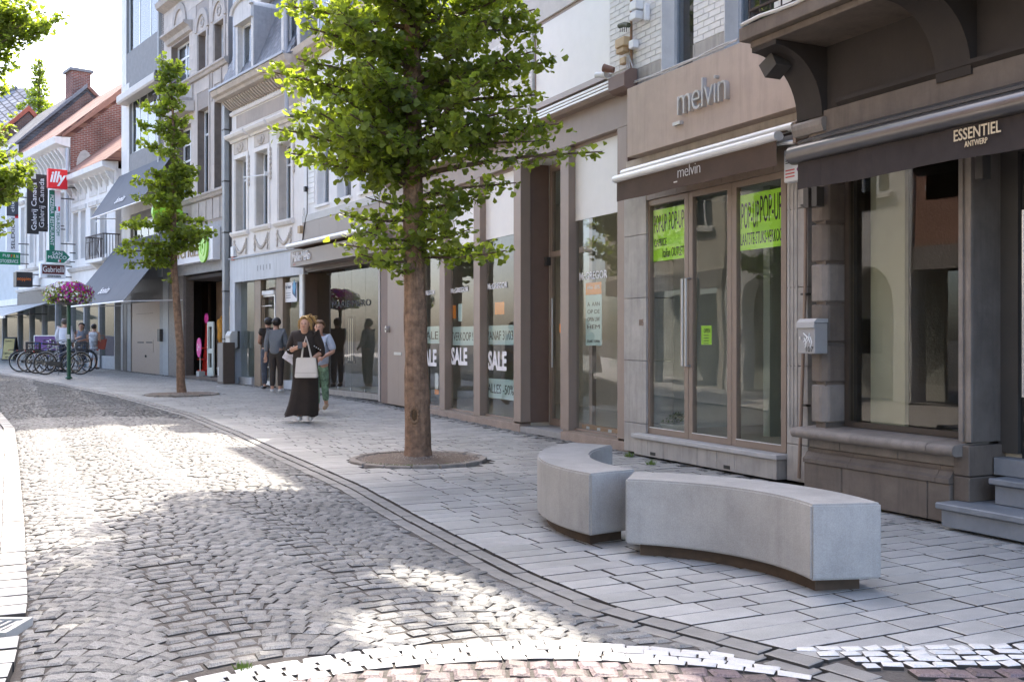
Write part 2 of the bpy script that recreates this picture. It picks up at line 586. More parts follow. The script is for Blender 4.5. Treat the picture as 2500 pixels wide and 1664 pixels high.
def sheet(name, ys, xf, zf, n, m, pw=1.0):
    vs, fs = [], []
    for y in ys:
        a, b = xf(y)
        for k in range(n + 1):
            x = a + (b - a) * (k / n) ** pw
            vs.append((x, y, zf(x, y)))
    w = n + 1
    for i in range(len(ys) - 1):
        for k in range(n):
            fs.append((i * w + k, i * w + k + 1, (i + 1) * w + k + 1, (i + 1) * w + k))
    me = bpy.data.meshes.new(name); me.from_pydata(vs, [], fs); me.materials.append(m)
    return tag(obj(name, me), kind='structure')

gr_ys = [-400, -60, -20, -5, 0, 5, 10, 13, 15, 17, 20, 30, 40, 50, 60, 120, 400, 1500]
sheet('ground', gr_ys, lambda y: (-900, 900), lambda x, y: zg(y) - .30, 8, JOINT)
ys = [-3 + .3 * i for i in range(60)] + [15 + .5 * i for i in range(71)]
ROAD = sheet('road', ys, lambda y: (klx(y) - .02, krx(y) - .20), lambda x, y: zroad(x, y) - .012, 24, JOINT)
PAVE = sheet('pavement', ys, lambda y: (krx(y) - .24, max(krx(y) + 9, 7.5 - .48 * y + 1.2)), lambda x, y: zpave(x, y) - .014 if x > krx(y) - .02 else zg(y) - .052, 40, JOINT, 2.0)
LPAVE = sheet('far_side_pavement', ys, lambda y: (klx(y) - 9, klx(y) - .13), lambda x, y: zg(y) - .045, 6,
              mat('far_paving', (0.42, 0.40, 0.37), .7, .2, 5, bump=.2, bscale=12))

# a stone: top face with a worn rim
def stone_vf(w, l, h, rim, j, rnd, corners=None):
    c = [(-w / 2, -l / 2), (w / 2, -l / 2), (w / 2, l / 2), (-w / 2, l / 2)]
    o = corners or [(x + rnd.uniform(-j, j), y + rnd.uniform(-j, j)) for x, y in c]
    tl = rnd.uniform(-.4, .4) * j
    mx, my = sum(p[0] for p in o) / 4, sum(p[1] for p in o) / 4
    vs = [(x, y, -h) for x, y in o] + [(x, y, -rim * .55) for x, y in o] + \
         [(x - math.copysign(rim, x - mx), y - math.copysign(rim, y - my), tl * (1 if x > mx else -1)) for x, y in o]
    fs = [(0, 1, 5, 4), (1, 2, 6, 5), (2, 3, 7, 6), (3, 0, 4, 7), (4, 5, 9, 8), (5, 6, 10, 9), (6, 7, 11, 10), (7, 4, 8, 11), (8, 9, 10, 11)]
    return vs, fs

class Field:
    """lays stones; the ones that show largest become parts, the rest one joined part"""
    def __init__(s, name, plural, parent, m_piece, m_field, h=.05, rim=.008, j=.004, keep=295, nvar=8, zf=None):
        s.a = (name, plural, parent, m_piece, m_field, h, rim, j, keep, nvar); s.st = []; s.zf = zf
    def put(s, x, y, z, w, l, ang, corners=None):
        s.st.append((x, y, z, w, l, ang, corners))
    def build(s):
        name, plural, parent, mp, mf, h, rim, j, keep, nvar = s.a
        rnd = random.Random(len(s.st))
        vis = [q for q in s.st if in_frame(q[0], q[1], q[2], 15)]
        vis.sort(key=lambda q: q[1])
        top = set(id(q) for q in vis[:keep])
        cache = {}
        mi = []
        allb = B()
        for q in s.st:
            x, y, z, w, l, a, co = q
            gx_ = gy_ = 0.0
            if s.zf:
                gx_ = (s.zf(x + .05, y) - s.zf(x - .05, y)) / .1; gy_ = (s.zf(x, y + .05) - s.zf(x, y - .05)) / .1
            if id(q) in top:
                key = (round(w, 2), round(l, 2), rnd.randrange(nvar)) if co is None else (w, l, id(q))
                if key not in cache:
                    vs, fs = stone_vf(key[0], key[1], h, rim, j, rnd, co)
                    me = bpy.data.meshes.new(name); me.from_pydata(vs, [], fs); me.materials.append(mp); me.materials.append(DIRT)
                    for q_ in range(4): me.polygons[q_].material_index = 1
                    cache[key] = me
                o = obj(name, cache[key], parent, (x, y, z), (0, 0, a))
                o.scale = (w / max(key[0], .01), l / max(key[1], .01), 1)
                if s.zf:
                    o.rotation_euler = (Vector((0, 0, 1)).rotation_difference(Vector((-gx_, -gy_, 1))) @ Matrix.Rotation(a, 3, 'Z').to_quaternion()).to_euler()
            else:
                if y > 1 and not in_frame(x, y, z, 700): continue
                vs, fs = stone_vf(w, l, h, rim, j, rnd, co)
                if y > 17:
                    fs = [(0, 1, 5, 4), (1, 2, 6, 5), (2, 3, 7, 6), (3, 0, 4, 7), (4, 5, 6, 7)]
                    vs = vs[:4] + vs[8:]
                ca, sa = math.cos(a), math.sin(a)
                mi += [1 if y < 14 else 0] * 4 + [0] * (len(fs) - 4)
                allb.add([(x + p[0] * ca - p[1] * sa, y + p[0] * sa + p[1] * ca, z + p[2] + gx_ * (p[0] * ca - p[1] * sa) + gy_ * (p[0] * sa + p[1] * ca)) for p in vs], fs)
        if allb.v:
            me = bpy.data.meshes.new(plural); me.from_pydata(allb.v, [], allb.f); me.materials.append(mf); me.materials.append(DIRT)
            me.polygons.foreach_set('material_index', mi)
            tag(obj(plural, me, parent), kind='stuff')

TREES = [(-1.03, 11.25, .76), (-7.38, 22.9, .80)]
def in_pit(x, y, m=0.0):
    return any((x - a) ** 2 + (y - b) ** 2 < (r + m) ** 2 for a, b, r in TREES)

def band(x): return 4.405 - .19 * (x - .3) ** 2
# --- cobbled carriageway laid in arcs
fld = Field('cobblestone', 'cobblestones', ROAD, GRANITE_SETT, GRANITE_SETTS, .06, .015, .007, zf=zroad)
rh = .102
y0 = 0.6
LANE = 1.02
lat = .115
i = 0
while y0 + i * rh < 47:
    yr = y0 + i * rh
    x = klx(yr) - .45 + (i % 2) * .05
    xe = krx(yr) + .25
    while x < xe:
        w = random.uniform(.072, .116)
        xc = x + w / 2
        q = ((xc + .49 * yr) / LANE + .35) % 1.0 - .5
        dy = .22 * math.cos(math.pi * q)
        slope = -.22 * math.pi * math.sin(math.pi * q) / LANE
        yy = yr + dy
        an_ = math.atan(slope)
        xa, xb = max(x, klx(yy) + .006), min(x + w, krx(yy) - .235)
        if xb - xa > .035 and yy < 47 and yy > band(xc) + .052:
            fld.put((xa + xb) / 2, yy + slope * ((xa + xb) / 2 - xc), zroad(xc, yy) + random.uniform(-.005, .004), (xb - xa - .007) / math.cos(an_), rh * random.uniform(.84, .93) * math.cos(an_), an_ + random.uniform(-.035, .035))
        x += w
    i += 1
fld.build()

# --- white band across the road, then porphyry towards the camera
fw = Field('white_sett', 'white_setts', ROAD, WHITE_SETT, WHITE_SETT, .05, .007, .005, keep=300, zf=zroad)
def band(x): return 4.405 - .19 * (x - .3) ** 2
for r in range(4):
    x = -1.6 + (r % 2) * .05
    while x < krx(4.25) - .2:
        yb = band(x + .05) - r * .066
        w = random.uniform(.095, .135)
        xc = x + w / 2
        if xc + w / 2 < krx(yb) - .2:
            fw.put(xc, yb + .004 * math.sin(xc * 9), zroad(xc, yb) + random.uniform(-.002, .003), w - .006, .060, -.38 * (xc - .3) + random.uniform(-.03, .03))
        x += w
fw.build()
fp = Field('porphyry_sett', 'porphyry_setts', ROAD, PORPHYRY, PORPHYRY, .05, .014, .007, keep=300, zf=zroad)
for r in range(32):
    x = -1.7 + (r % 2) * .05
    while x < krx(max(band(x) - .3 - r * .105, -2)) - .26:
        w = random.uniform(.09, .13)
        yb = band(x + .05) - .285 - r * .105
        fp.put(x + w / 2, yb, zroad(x + w / 2, yb) + random.uniform(-.004, .004), w - .012, .09, random.uniform(-.06, .06))
        x += w
fp.build()

# --- gutter of two slab rows along the kerb
fg = Field('gutter_slab', 'gutter_slabs', PAVE, GUTTER, GUTTER, .06, .006, .002, keep=300)
for k in range(2):
    y = 1.0 + k * .11
    while y < 46:
        dl = .23
        x = krx(y) - .055 - k * .108
        a = math.atan2(krx(y + .3) - krx(y - .3), .6)
        x2 = x - 0.0
        fg.put(x2, y, zg(y) - .030 - .012 * k + random.uniform(-.002, .002), .098 / max(math.cos(a), .6) * .9, dl * math.cos(a) * .95 / max(math.cos(a), .5), -a)
        y += dl * math.cos(a)
fg.build()

# --- pavers of the footway, courses square to the house fronts
BL = [(9.6 - .0, -4.9), (-2.66, 20.6), (-4.93, 24.26), F_F.o, F_F.W(-18.0)[:2]]
BL[0] = (7.2375 + .482 * 4, -4.0)
seg = []
acc = 0
for (a, b) in zip(BL, BL[1:]):
    l = math.hypot(b[0] - a[0], b[1] - a[1])
    d = ((b[0] - a[0]) / l, (b[1] - a[1]) / l)
    seg.append((acc, acc + l, a, d, math.atan2(d[1], d[0]))); acc += l
def bl_at(s):
    for (s0, s1, a, d, an) in seg:
        if s <= s1 or s1 >= acc - 1e-6:
            p = (a[0] + d[0] * (s - s0), a[1] + d[1] * (s - s0)); break
    ws = [(max(0.0, 1 - max(0.0, max(s0 - s, s - s1)) / 3.0), an) for (s0, s1, a, d, an) in seg]
    an = sum(w * a for w, a in ws) / sum(w for w, a in ws)
    return p, an
fpv = Field('paver', 'pavers', PAVE, PAVER, PAVERS, .05, .004, .0015)
fpw = Field('white_footway_sett', 'white_footway_setts', PAVE, WHITE_SETT, WHITE_SETT, .05, .009, .009, keep=300)
fpp = Field('porphyry_footway_sett', 'porphyry_footway_setts', PAVE, PORPHYRY, PORPHYRY, .05, .014, .012, keep=300)
fsm = Field('edging_sett', 'edging_setts', PAVE, GRANITE_SETT, GRANITE_SETTS, .05, .012, .012, keep=200)
CW = .168
s = 1.0
ri = 0
while s < acc - .5:
    p, an = bl_at(s)
    out = (-math.sin(an), math.cos(an))            # left of travel = towards the road
    t = -.8 if s < 12.9 else .30
    tend = 12.0
    t = t + random.uniform(0, .02)
    tk = None
    tt = t
    while tt < 12:
        x, y = p[0] + out[0] * tt, p[1] + out[1] * tt
        if x < krx(y) + .035:
            tk = tt; break
        tt += .02
    if tk is None: tk = 8.0
    t -= (ri % 2) * .14
    lim = .28
    while t < tk:
        l = random.choice((.26, .30, .30, .33)) + random.uniform(-.02, .02)
        if tk - (t + l) < .10: l = tk - t
        co = None
        if t + l > tk - .28:
            ends = []
            for ds in (-CW / 2 + .006, CW / 2 - .006):
                bx, by = p[0] + ds * math.cos(an), p[1] + ds * math.sin(an)
                q = t
                while q < tk + .6:
                    if bx + out[0] * q < krx(by + out[1] * q) + .02: break
                    q += .01
                ends.append(min(q, t + l) if q < t + l + .28 and t + l < tk - .01 else q)
            if t + l >= tk - .28 and tk - (t + l) < .30: l = tk - t; ends = []
            if not ends:
                for ds in (-CW / 2 + .006, CW / 2 - .006):
                    bx, by = p[0] + ds * math.cos(an), p[1] + ds * math.sin(an)
                    q = t
                    while q < tk + .6:
                        if bx + out[0] * q < krx(by + out[1] * q) + .02: break
                        q += .01
                    ends.append(q)
            l = max(tk - t, .06)
            tcc = t + l / 2
            # local stone axes: x along 'out', y = out rotated +90 deg = -travel direction
            co = [(-l / 2 + .008, -CW / 2 + .006), (ends[1] - tcc, -CW / 2 + .006), (ends[0] - tcc, CW / 2 - .006), (-l / 2 + .008, CW / 2 - .006)]
            if min(ends) - t < .03: co = None; l = max(tk - t, .05)
        tc = t + l / 2
        x, y = p[0] + out[0] * tc, p[1] + out[1] * tc
        if tc > lim - .6 and l > .05 and y > -2:
            if y > 4.31 + .04 * x and not in_pit(x, y, .02):
                fpv.put(x, y, zpave(x, y) + random.uniform(-.0018, .0018), l - random.uniform(.010, .019), CW - random.uniform(.010, .017), math.atan2(out[1], out[0]) + (random.uniform(-.008, .008) if co is None else 0), co)
        t += l
    s += CW; ri += 1
fpv.build()
for r in range(4):
    x = krx(4.4) - .02 + (r % 2) * .04
    while x < 4.2:
        w = random.uniform(.075, .115)
        yb = 4.33 + .04 * x - r * .074
        if x > krx(yb) + .03:
            fpw.put(x + w / 2, yb + random.uniform(-.006, .006), zpave(x, yb) + .006 + random.uniform(-.002, .003), w - .016, .058, .04 + random.uniform(-.12, .12))
        x += w
fpw.build()
for r in range(16):
    x = krx(3.9) + .06 + (r % 2) * .05
    while x < 4.6:
        w = random.uniform(.10, .15)
        yb = 4.0 + .04 * x - r * .115
        if x > krx(yb) + .08:
            fpp.put(x + w / 2, yb + random.uniform(-.008, .008), zpave(x, yb) + .004 + random.uniform(-.003, .004), w - .018, .10, .04 + random.uniform(-.15, .15))
        x += w
fpp.build()
# fine setts tight against the walls
for (fr, ua, ub, off) in [(F_L1, -9.0, 5.4, 0), (F_E, -1.4, 1.0, 0), (F_M, -4.6, 0.1, 0), (F_O, -5.0, 0.0, 0), (F_V, -5.6, 0, 0), (F_N, -5.2, 0, 0)]:
    for k in range(4):
        u = ua + (k % 2) * .05
        while u < ub:
            w = random.uniform(.07, .13)
            X, Y, _ = fr.W(u, -.045 - k * .085 - off)
            if random.random() > .06:
                fsm.put(X, Y, zpave(X, Y) + .001 + random.uniform(-.012, .004), w - .014, .068, fr.rot + random.uniform(-.2, .2))
            u += w
fsm.build()
# --- pale kerb blocks on the far side and their gully grate
fk = Field('kerb_block', 'kerb_blocks', LPAVE, PALE_KERB, PALE_KERB, .08, .005, .002, keep=300)
y = 1.2
while y < 34:
    a = math.atan2(klx(y + .3) - klx(y - .3), .6)
    dl = .2 * math.cos(a)
    gap = 4.62 < y < 4.9
    if not gap:
        fk.put(klx(y) - .065, y, zg(y) - .016 + random.uniform(-.002, .002), .125 / max(math.cos(a), .5), dl * .96, -a * 0 - math.atan(math.tan(a)) * 1.0)
    y += dl
fk.build()
gx, gy = klx(4.76) - .12, 4.76
t = T('gully_grate', 'pale cast gully grate with slanted slots set in the kerb line', 'drain grate', None, (gx, gy, zg(gy) - .05))
b = B().box(-.16, .12, -.13, -.10, -.02, .028).box(-.16, .12, .10, .13, -.02, .028).box(.09, .12, -.10, .10, -.02, .028).box(-.16, -.13, -.10, .10, -.02, .028)
t.part('frame', b, PALE_KERB)
for k in range(6):
    x = -.12 + k * .04
    t.part('bar', B().hexa([(x, -.10, -.01), (x + .017, -.10, -.01), (x + .037, .10, -.01), (x + .02, .10, -.01)],
                           [(x, -.10, .02), (x + .017, -.10, .02), (x + .037, .10, .02), (x + .02, .10, .02)]), PALE_KERB)
# ================================================================== corner stone house with balcony
E_STONE = mat('dark_bluestone', (0.15, 0.120, 0.096), .65, .28, 3.5, bump=.18, bscale=30, streak=.30)  # dark grey-brown stone tone with vertical streaks
E_PALE = mat('weathered_limestone', (0.25, 0.215, 0.185), .65, .25, 4, bump=.18, bscale=30, streak=.28)
E_DARK = mat('dark_render_with_shade', (0.033, 0.026, 0.022), .75, .2, 3, bump=.1, streak=.15)  # dark brown wall, deepened so its colour also holds vignette and shade
STEP = mat('blue_step_stone', (0.21, 0.225, 0.245), .5, .18, 5, bump=.1, streak=.1)
CANVAS_DK = mat('dark_brown_canvas', (0.034, 0.025, 0.022), .85, .2, 6, bump=.1, bscale=14)
GOLD = mat('pale_gold_print', (0.62, 0.50, 0.33), .6, .05)

fe = F_E
uL, uR = fe.U(1966), fe.U(2423) + 2.2
t = T('stone_house', 'dark stone corner house with a bracketed balcony and a display window', 'building', fe, (uL, 0, 0))
ESS = t
V = .06                                     # pillar faces
uw0, uw1 = fe.U(2013, V), fe.U(2340, V)     # display window opening
ud0 = fe.U(2370, V)                         # door opening starts
zs = .56
ztop = 3.05
# core of the house and upper wall
wb = B()
wb.box(uL, uR, V + .45, 5.0, ztop, 9.2)
wb.box(uL, uR, V + .02, V + .45, ztop, 9.2)
t.part('wall', wb, E_DARK)
t.part('party_wall', B().box(uL, uL + .12, V + .4, 5, 0, ztop).box(uR - .12, uR, V + .4, 5, 0, ztop), E_DARK)
t.part('back_wall', B().box(uL + .12, uR - .12, 2.4, 2.5, 0, ztop), mat('tan_back_wall', (.62, .47, .31), .9, .1, 2))
t.part('shop_floor', B().box(uL + .12, uR - .12, V + .34, 4.0, .30, .50), INT_FLOOR)
t.part('shop_ceiling', B().box(uL + .12, uR - .12, V + .35, 4.0, ztop - .12, ztop - .004), INT_WALL)
# rusticated pillar: blocks with recessed joints and a chamfer
k = 0
z = .60
while z < ztop - .06:
    zt = min(z + .335, ztop - .05)
    h = zt - z - .022
    prof = [(uL, V), (uw0 - .05, V), (uw0, V + .05), (uw0, V + .30), (uL, V + .30)]
    b = B().prism([(a, c) for a, c in prof], z + .011, z + .011 + h, 'z')
    t.part('stone_block', b, E_STONE if k % 3 else E_PALE, bevel=.012)
    z = zt; k += 1
t.part('pillar_core', B().box(uL + .03, uw0 - .02, V + .03, V + .34, .5, ztop), E_STONE)
# right pilaster: fluted front, plain return, base stones
b = B()
for a, c, d in ((0, .035, 0), (.035, .06, .018), (.06, .10, .006), (.10, .125, .018), (.125, 1, 0)):
    w = ud0 - uw1
    b.box(uw1 + a * 1.0 if a * 1.0 < w else ud0, min(uw1 + c * 1.0, ud0), V + d, V + .42, zs + .02, ztop - .004)
t.part('pilaster', b, E_PALE)
for za, zb in ((0.0, .16), (.16, .34), (.34, .56)):
    t.part('base_stone', B().box(uw1 - .02, ud0 + .012, V - .03, V + .42, za + .003, zb - .003), E_STONE, bevel=.006)
# plinth: stones, moulding, upper course, sill with round nosing
us = [uL - .02, uL + .42, uL + 1.28, uw1 - .02]
for a, c in zip(us, us[1:]):
    t.part('plinth_stone', B().box(a + .003, c - .003, -.0, .30, 0.0, .275), E_STONE, bevel=.006)
for a, c in zip([uL - .02, uL + .5, uL + 1.36], [uL + .5, uL + 1.36, uw1 - .02]):
    t.part('plinth_moulding', B().prism([(-.012, .278), (-.012, .31), (.012, .33), (.03, .36), (.045, .37), (.045, .395), (.30, .395), (.30, .278)], a + .002, c - .002, 'x'), E_STONE)
for a, c in zip([uL - .02, uL + .34, uL + .95, uL + 1.55], [uL + .34, uL + .95, uL + 1.55, uw1 - .02]):
    t.part('course_stone', B().box(a + .002, c - .002, .055, .30, .397, .475), E_PALE, bevel=.004)
nose = [(.30, .478)] + [(-.03 - .045 * math.sin(a), .520 + .042 * math.cos(a)) for a in [math.pi - math.pi * k / 8 for k in range(9)]] + [(.30, .575)]
for a, c in ((uL - .10, uL + 1.33), (uL + 1.335, uw1 + .06)):
    t.part('sill', B().prism(nose, a, c, 'x'), E_PALE, smooth=40)
# display window
gz = zs + .05
vg = V + .21
window(t, uw0 + .01, uw1 - .01, zs + .018, ztop - .08, vg, .045, mat('bronze_frame', (.06, .045, .035), .4, .1), glass('grey_shop_glass', (.88, .87, .82), 1.6, .004, .02), name='display_window')
t.part('window_reveal', B().box(uw1 - .012, uw1 + .02, V + .06, V + .4, zs, ztop - .01), E_STONE)
# inside: pale side panel, timber screen, a plinth bench
t.part('screen_panel', B().box(uw0 + .05, uw0 + .42, vg + .25, vg + .29, zs, ztop - .3), mat('pale_green_board', (.48, .50, .42), .8, .05))
t.part('display_case', B().box(uw0 + .75, uw1 + .5, vg + 1.1, vg + 1.16, zs, 2.35), mat('tan_board', (.55, .40, .24), .7, .15))
t.part('display_shelf', B().box(uw0 + .72, uw1 + .6, vg + .7, vg + 1.08, 1.04, 1.09).box(uw0 + .72, uw1 + .6, vg + .7, vg + 1.08, .80, .85), mat('dark_oak', (.11, .07, .04), .6, .2))
# door and its frame
ub = ud0 + .06
t.part('door_frame', B().box(ud0 - .02, ud0 + .14, V + .30, V + .42, .50, ztop - .02).box(ud0 + .14, uR, V + .30, V + .42, 2.62, ztop - .02), DARKMET)
dr = t.part('door', B().box(ud0 + .15, ud0 + .30, V + .33, V + .39, .47, 2.6).box(ud0 + .30, ud0 + 1.2, V + .33, V + .39, .47, .66).box(ud0 + 1.2, ud0 + 1.35, V + .33, V + .39, .47, 2.6)
            .box(ud0 + .30, ud0 + 1.2, V + .33, V + .39, 2.42, 2.6), BLACK)
t.part('pane', B().box(ud0 + .29, ud0 + 1.21, V + .355, V + .365, .65, 2.43), G_SHOP, dr)
t.part('handle', B().tube([(ud0 + .2, V + .28, .9), (ud0 + .2, V + .28, 2.2)], .014, 8), STEEL, dr)
text(t, 'ESSENTIEL', (ud0 + .37, V + .35, 1.72), UX, UZ, .5, .055, GOLD, .004, dr)
text(t, 'ANTWERP', (ud0 + .48, V + .35, 1.66), UX, UZ, .28, .035, GOLD, .004, dr)
# steps
u1 = fe.U(2284, -.16)
t.part('step', B().box(u1 + .03, uR + 1, -.14, V + .6, 0.0, .118), STEP, bevel=.006)
t.part('step_tread', B().box(u1, uR + 1, -.17, V + .6, .12, .165), STEP, bevel=.008)
u2 = fe.U(2414, .10)
t.part('step', B().box(u2 + .03, uR + 1, .12, V + .6, .167, .30), STEP, bevel=.006)
t.part('step_tread', B().box(u2, uR + 1, .09, V + .6, .302, .345), STEP, bevel=.008)
t.part('threshold', B().box(ud0 + .02, uR + 1, .26, V + .6, .346, .47), STEP, bevel=.006)
# lintel band over window, fascia, brackets and balcony
t.part('lintel', B().box(uL, uR, V - .02, V + .40, ztop - .06, ztop + .14), E_STONE)
t.part('fascia_ledge', B().prism([(V - .02, ztop + .142), (V - .05, ztop + .17), (V - .05, ztop + .2), (V + .02, ztop + .22), (V + .1, ztop + .22), (V + .1, ztop + .142)], uL + .34, uR, 'x'), E_DARK)
P = .56
zb = 3.72
def bracket(ua, ub_):
    pr = [(V + .02, ztop + .10), (V - .035, ztop + .10)]
    for k in range(13):
        q = k / 12
        pr.append((V - .04 - (P - .08) * (1 - math.cos(q * math.pi / 2)) ** 1.0, ztop + .12 + (zb - ztop - .16) * math.sin(q * math.pi / 2)))
    pr += [(V - P + .04, zb - .002), (V + .02, zb - .002)]
    t.part('bracket', B().prism(pr, ua, ub_, 'x'), E_DARK, smooth=50)
ubL = fe.U(1950, V - .02)
bw_ = .30
bracket(ubL, ubL + bw_)
bracket(fe.U(2290, V - .02), fe.U(2290, V - .02) + bw_)
t.part('bracket_cap', B().prism([(V + .02, ztop - .03), (V - .05, ztop - .03), (V - .075, ztop + .02), (V - .075, ztop + .06), (V - .05, ztop + .085), (V + .02, ztop + .085)], ubL - .03, ubL + bw_ + .03, 'x'), E_PALE)
ba = ubL - .07
bal = t.part('balcony', B().box(ba + .06, uR, V - P + .03, V + .02, zb, zb + .055).box(ba, uR, V - P - .04, V + .02, zb + .057, zb + .17), E_STONE, bevel=.006)
# railing: rails, bars and scrolls, each bay of scrolls a mesh of its own
rl = B()
for z in (zb + .22, zb + .30, zb + 1.12):
    rl.box(ba + .05, uR, V - P + .02, V - P + .045, z, z + .02)
    rl.box(ba + .05, ba + .075, V - P + .045, V, z, z + .02)
railing = t.part('railing', rl, IRON, bal)
for i in range(26):
    u = ba + .06 + i * .13
    b = B().tube([(u, V - P + .03, zb + .17), (u, V - P + .03, zb + 1.12)], .008, 5)
    for sgn in (-1, 1):
        pts = []
        for k in range(16):
            a = k / 15 * 4.6
            r = .058 * (1 - k / 19)
            pts.append((u + sgn * (.004 + r * math.sin(a)) + .0, V - P + .03, zb + .46 - r * math.cos(a) * 1.3 + (.03 if sgn > 0 else .22)))
        b.tube(pts, .006, 4)
    t.part('scroll', b, IRON, railing)
t.part('sagging_cable', B().tube([(ba + .05 + k * .22, V - P - .05, zb + .185 + .012 * math.sin(k * 1.7)) for k in range(14)], .016, 6), mat('pale_cable', (.5, .49, .46), .6, .1), bal)
# upper floor opening behind the railing
t.part('balcony_door', B().box(uL + .5, uL + .62, V - .02, V + .04, zb + .2, 6.6).box(uL + 1.4, uL + 1.52, V - .02, V + .04, zb + .2, 6.6), mat('blue_grey_paint', (.33, .37, .42), .6, .1))
t.part('roof', B().prism([(V - .3, 9.2), (V + 2.4, 11.6), (5.0, 11.6), (5.0, 9.2)], uL, uR, 'x'), mat('slate_roof', (.10, .10, .11), .7, .25, 5))
# flood lamp under the balcony
tl = T('flood_lamp', 'small dark flood lamp hanging under the balcony edge by its bracket', 'lamp', fe, (ubL + .02, V - .3, zb - .3))
q = fe.P(1890, 150, V - .33)
tl.part('housing', B().prism([(-.10, -.02), (.06, .05), (.12, -.06), (-.02, -.14)], q[1] - .08, q[1] + .08, 'y').shifted((q[0], 0, q[2])), DARKMET)
tl.part('arm', B().tube([(q[0], q[1] + .02, q[2]), (q[0] + .1, q[1] + .1, q[2] + .13), (ubL + .05, V - .2, zb - .10)], .012, 6), DARKMET)

# awning of the corner house
ua_, ub_ = fe.U(1937, -.40), uR + .3
za_ = 2.76
t = T('dark_awning', 'rolled dark awning lettered ESSENTIEL ANTWERP over the stone house window', 'awning', fe, (ua_, -.1, za_))
pr = [(-.40 + .085 * math.cos(a), za_ + .075 * math.sin(a)) for a in [2 * math.pi * k / 14 for k in range(14)]]
t.part('front_tube', B().prism(pr, ua_, ub_, 'x'), mat('bronze_tube', (.17, .16, .155), .3, .1, metal=.8), smooth=50)
t.part('cover', B().prism([(-.40, za_ + .085), (V - .03, za_ + .22), (V - .03, za_ + .25), (-.40, za_ + .105)], ua_ + .05, ub_, 'x'), DARKMET)
n = 60
vb = B()
for k in range(n):
    a, c = ua_ + .06 + (ub_ - ua_ - .06) * k / n, ua_ + .06 + (ub_ - ua_ - .06) * (k + 1) / n
    f = lambda u: -.41 + .006 * math.sin(u * 9) + .004 * math.sin(u * 23)
    vb.add([(a, f(a), za_ - .06), (c, f(c), za_ - .06), (c, f(c) * .995 - .004, za_ - .285 + .006 * math.sin(c * 5)), (a, f(a) * .995 - .004, za_ - .285 + .006 * math.sin(a * 5))], [(0, 1, 2, 3)])
t.part('valance', vb, CANVAS_DK, recalc=False)
ut = fe.U(2329, -.425); ue = fe.U(2444, -.425)
text(t, 'ESSENTIEL', (ut, -.425, za_ - .165), UX, UZ, ue - ut, .076, GOLD, .003, offset=.012)
ut = fe.U(2355, -.425); ue = fe.U(2411, -.425)
text(t, 'ANTWERP', (ut, -.425, za_ - .215), UX, UZ, ue - ut, .037, GOLD, .003, offset=.01)
for u in (ua_ + .2, fe.U(2350, -.3)):
    t.part('arm', B().tube([(u, -.38, za_ - .02), (u + .35, -.2, za_ - .02), (u + .1, V, za_ + .06)], .018, 6), DARKMET)
for u in (uL + .02, uL + .12, fe.U(2340, -.2)):
    t.part('guide_box', B().box(u, u + .06, V - .10, V - .02, za_ - .36, za_ - .2), DARKMET)

# mailbox 107 and alarm box
q = fe.U(1958, V - .10)
zm = fe.Z(1958, 863, V - .14)
t = T('mailbox', 'grey steel mailbox with a sloped lid and number 107 on the stone pillar', 'mailbox', fe, (q, V - .02, zm))
t.part('body', B().box(q, q + .20, V - .145, V - .004, zm, zm + .255), mat('grey_enamel', (.33, .325, .32), .35, .06), bevel=.006)
t.part('lid', B().prism([(V - .16, zm + .215), (V - .155, zm + .262), (V - .12, zm + .29), (V - .004, zm + .29), (V - .004, zm + .257), (V - .147, zm + .257), (V - .147, zm + .215)], q - .004, q + .204, 'x'), mat('light_enamel', (.42, .415, .41), .35, .05))
t.part('lock', B().tube([(q + .03, V - .150, zm + .13), (q + .03, V - .143, zm + .13)], .012, 8), STEEL)
text(t, '107', (q + .10, V - .1462, zm + .015), UX, UZ, .085, .045, BLACK, .002)
b = B()
for (a, c, a2, c2) in ((.10, .17, .20, .09), (.12, .08, .19, .17), (.11, .13, .14, .05), (.18, .14, .2, .05), (.1, .1, .16, .15)):
    b.tube([(q + a - .03, V - .148, zm + c), (q + (a + a2) / 2 - .02, V - .148, zm + (c + c2) / 2), (q + a2 - .05, V - .148, zm + c2)], .005, 4)
t.part('paint_scribble', b, WHITE)

# ================================================================== shop with two fascia words "melvin"
M_STONE = mat('grey_pilaster_stone', (0.41, 0.385, 0.355), .65, .2, 4, bump=.12, streak=.32)
M_FASCIA = mat('beige_render_fascia', (0.47, 0.375, 0.31), .75, .12, 2.2, bump=.06, streak=.16)
M_FRAME = mat('brown_taupe_frame', (0.265, 0.20, 0.155), .4, .05)
WBRICK = mat('white_painted_brick', (0.74, 0.73, 0.71), .7, .1, 5, bump=.15, piece=.05)
WMORT = mat('white_painted_joint', (0.60, 0.585, 0.565), .8, .1, 5)
M_CANVAS = mat('brown_canvas', (0.085, 0.055, 0.038), .85, .15, 5, bump=.08, bscale=14)
LIME = mat('lime_poster', (0.48, 0.90, 0.06), .5, .03)
PRINT = mat('black_print', (0.03, 0.03, 0.03), .6, .05)
fm = F_L1
vP = -.10
u0, u1 = fm.U(1541), fm.U(1968, vP)
ga = fm.U(1578, vP)       # frame left
gb = fm.U(1919, vP)       # frame right
t = T('beige_shop_house', 'shop house with beige fascia lettered melvin and a glazed double shopfront', 'building', fm, (u0, 0, 0))
zf0, zf1 = fm.Z(1533, 384, -.2), fm.Z(1546, 207, -.2)
zsh = 2.95
holes = [(ga - .005, gb + .005, .25, zsh)]
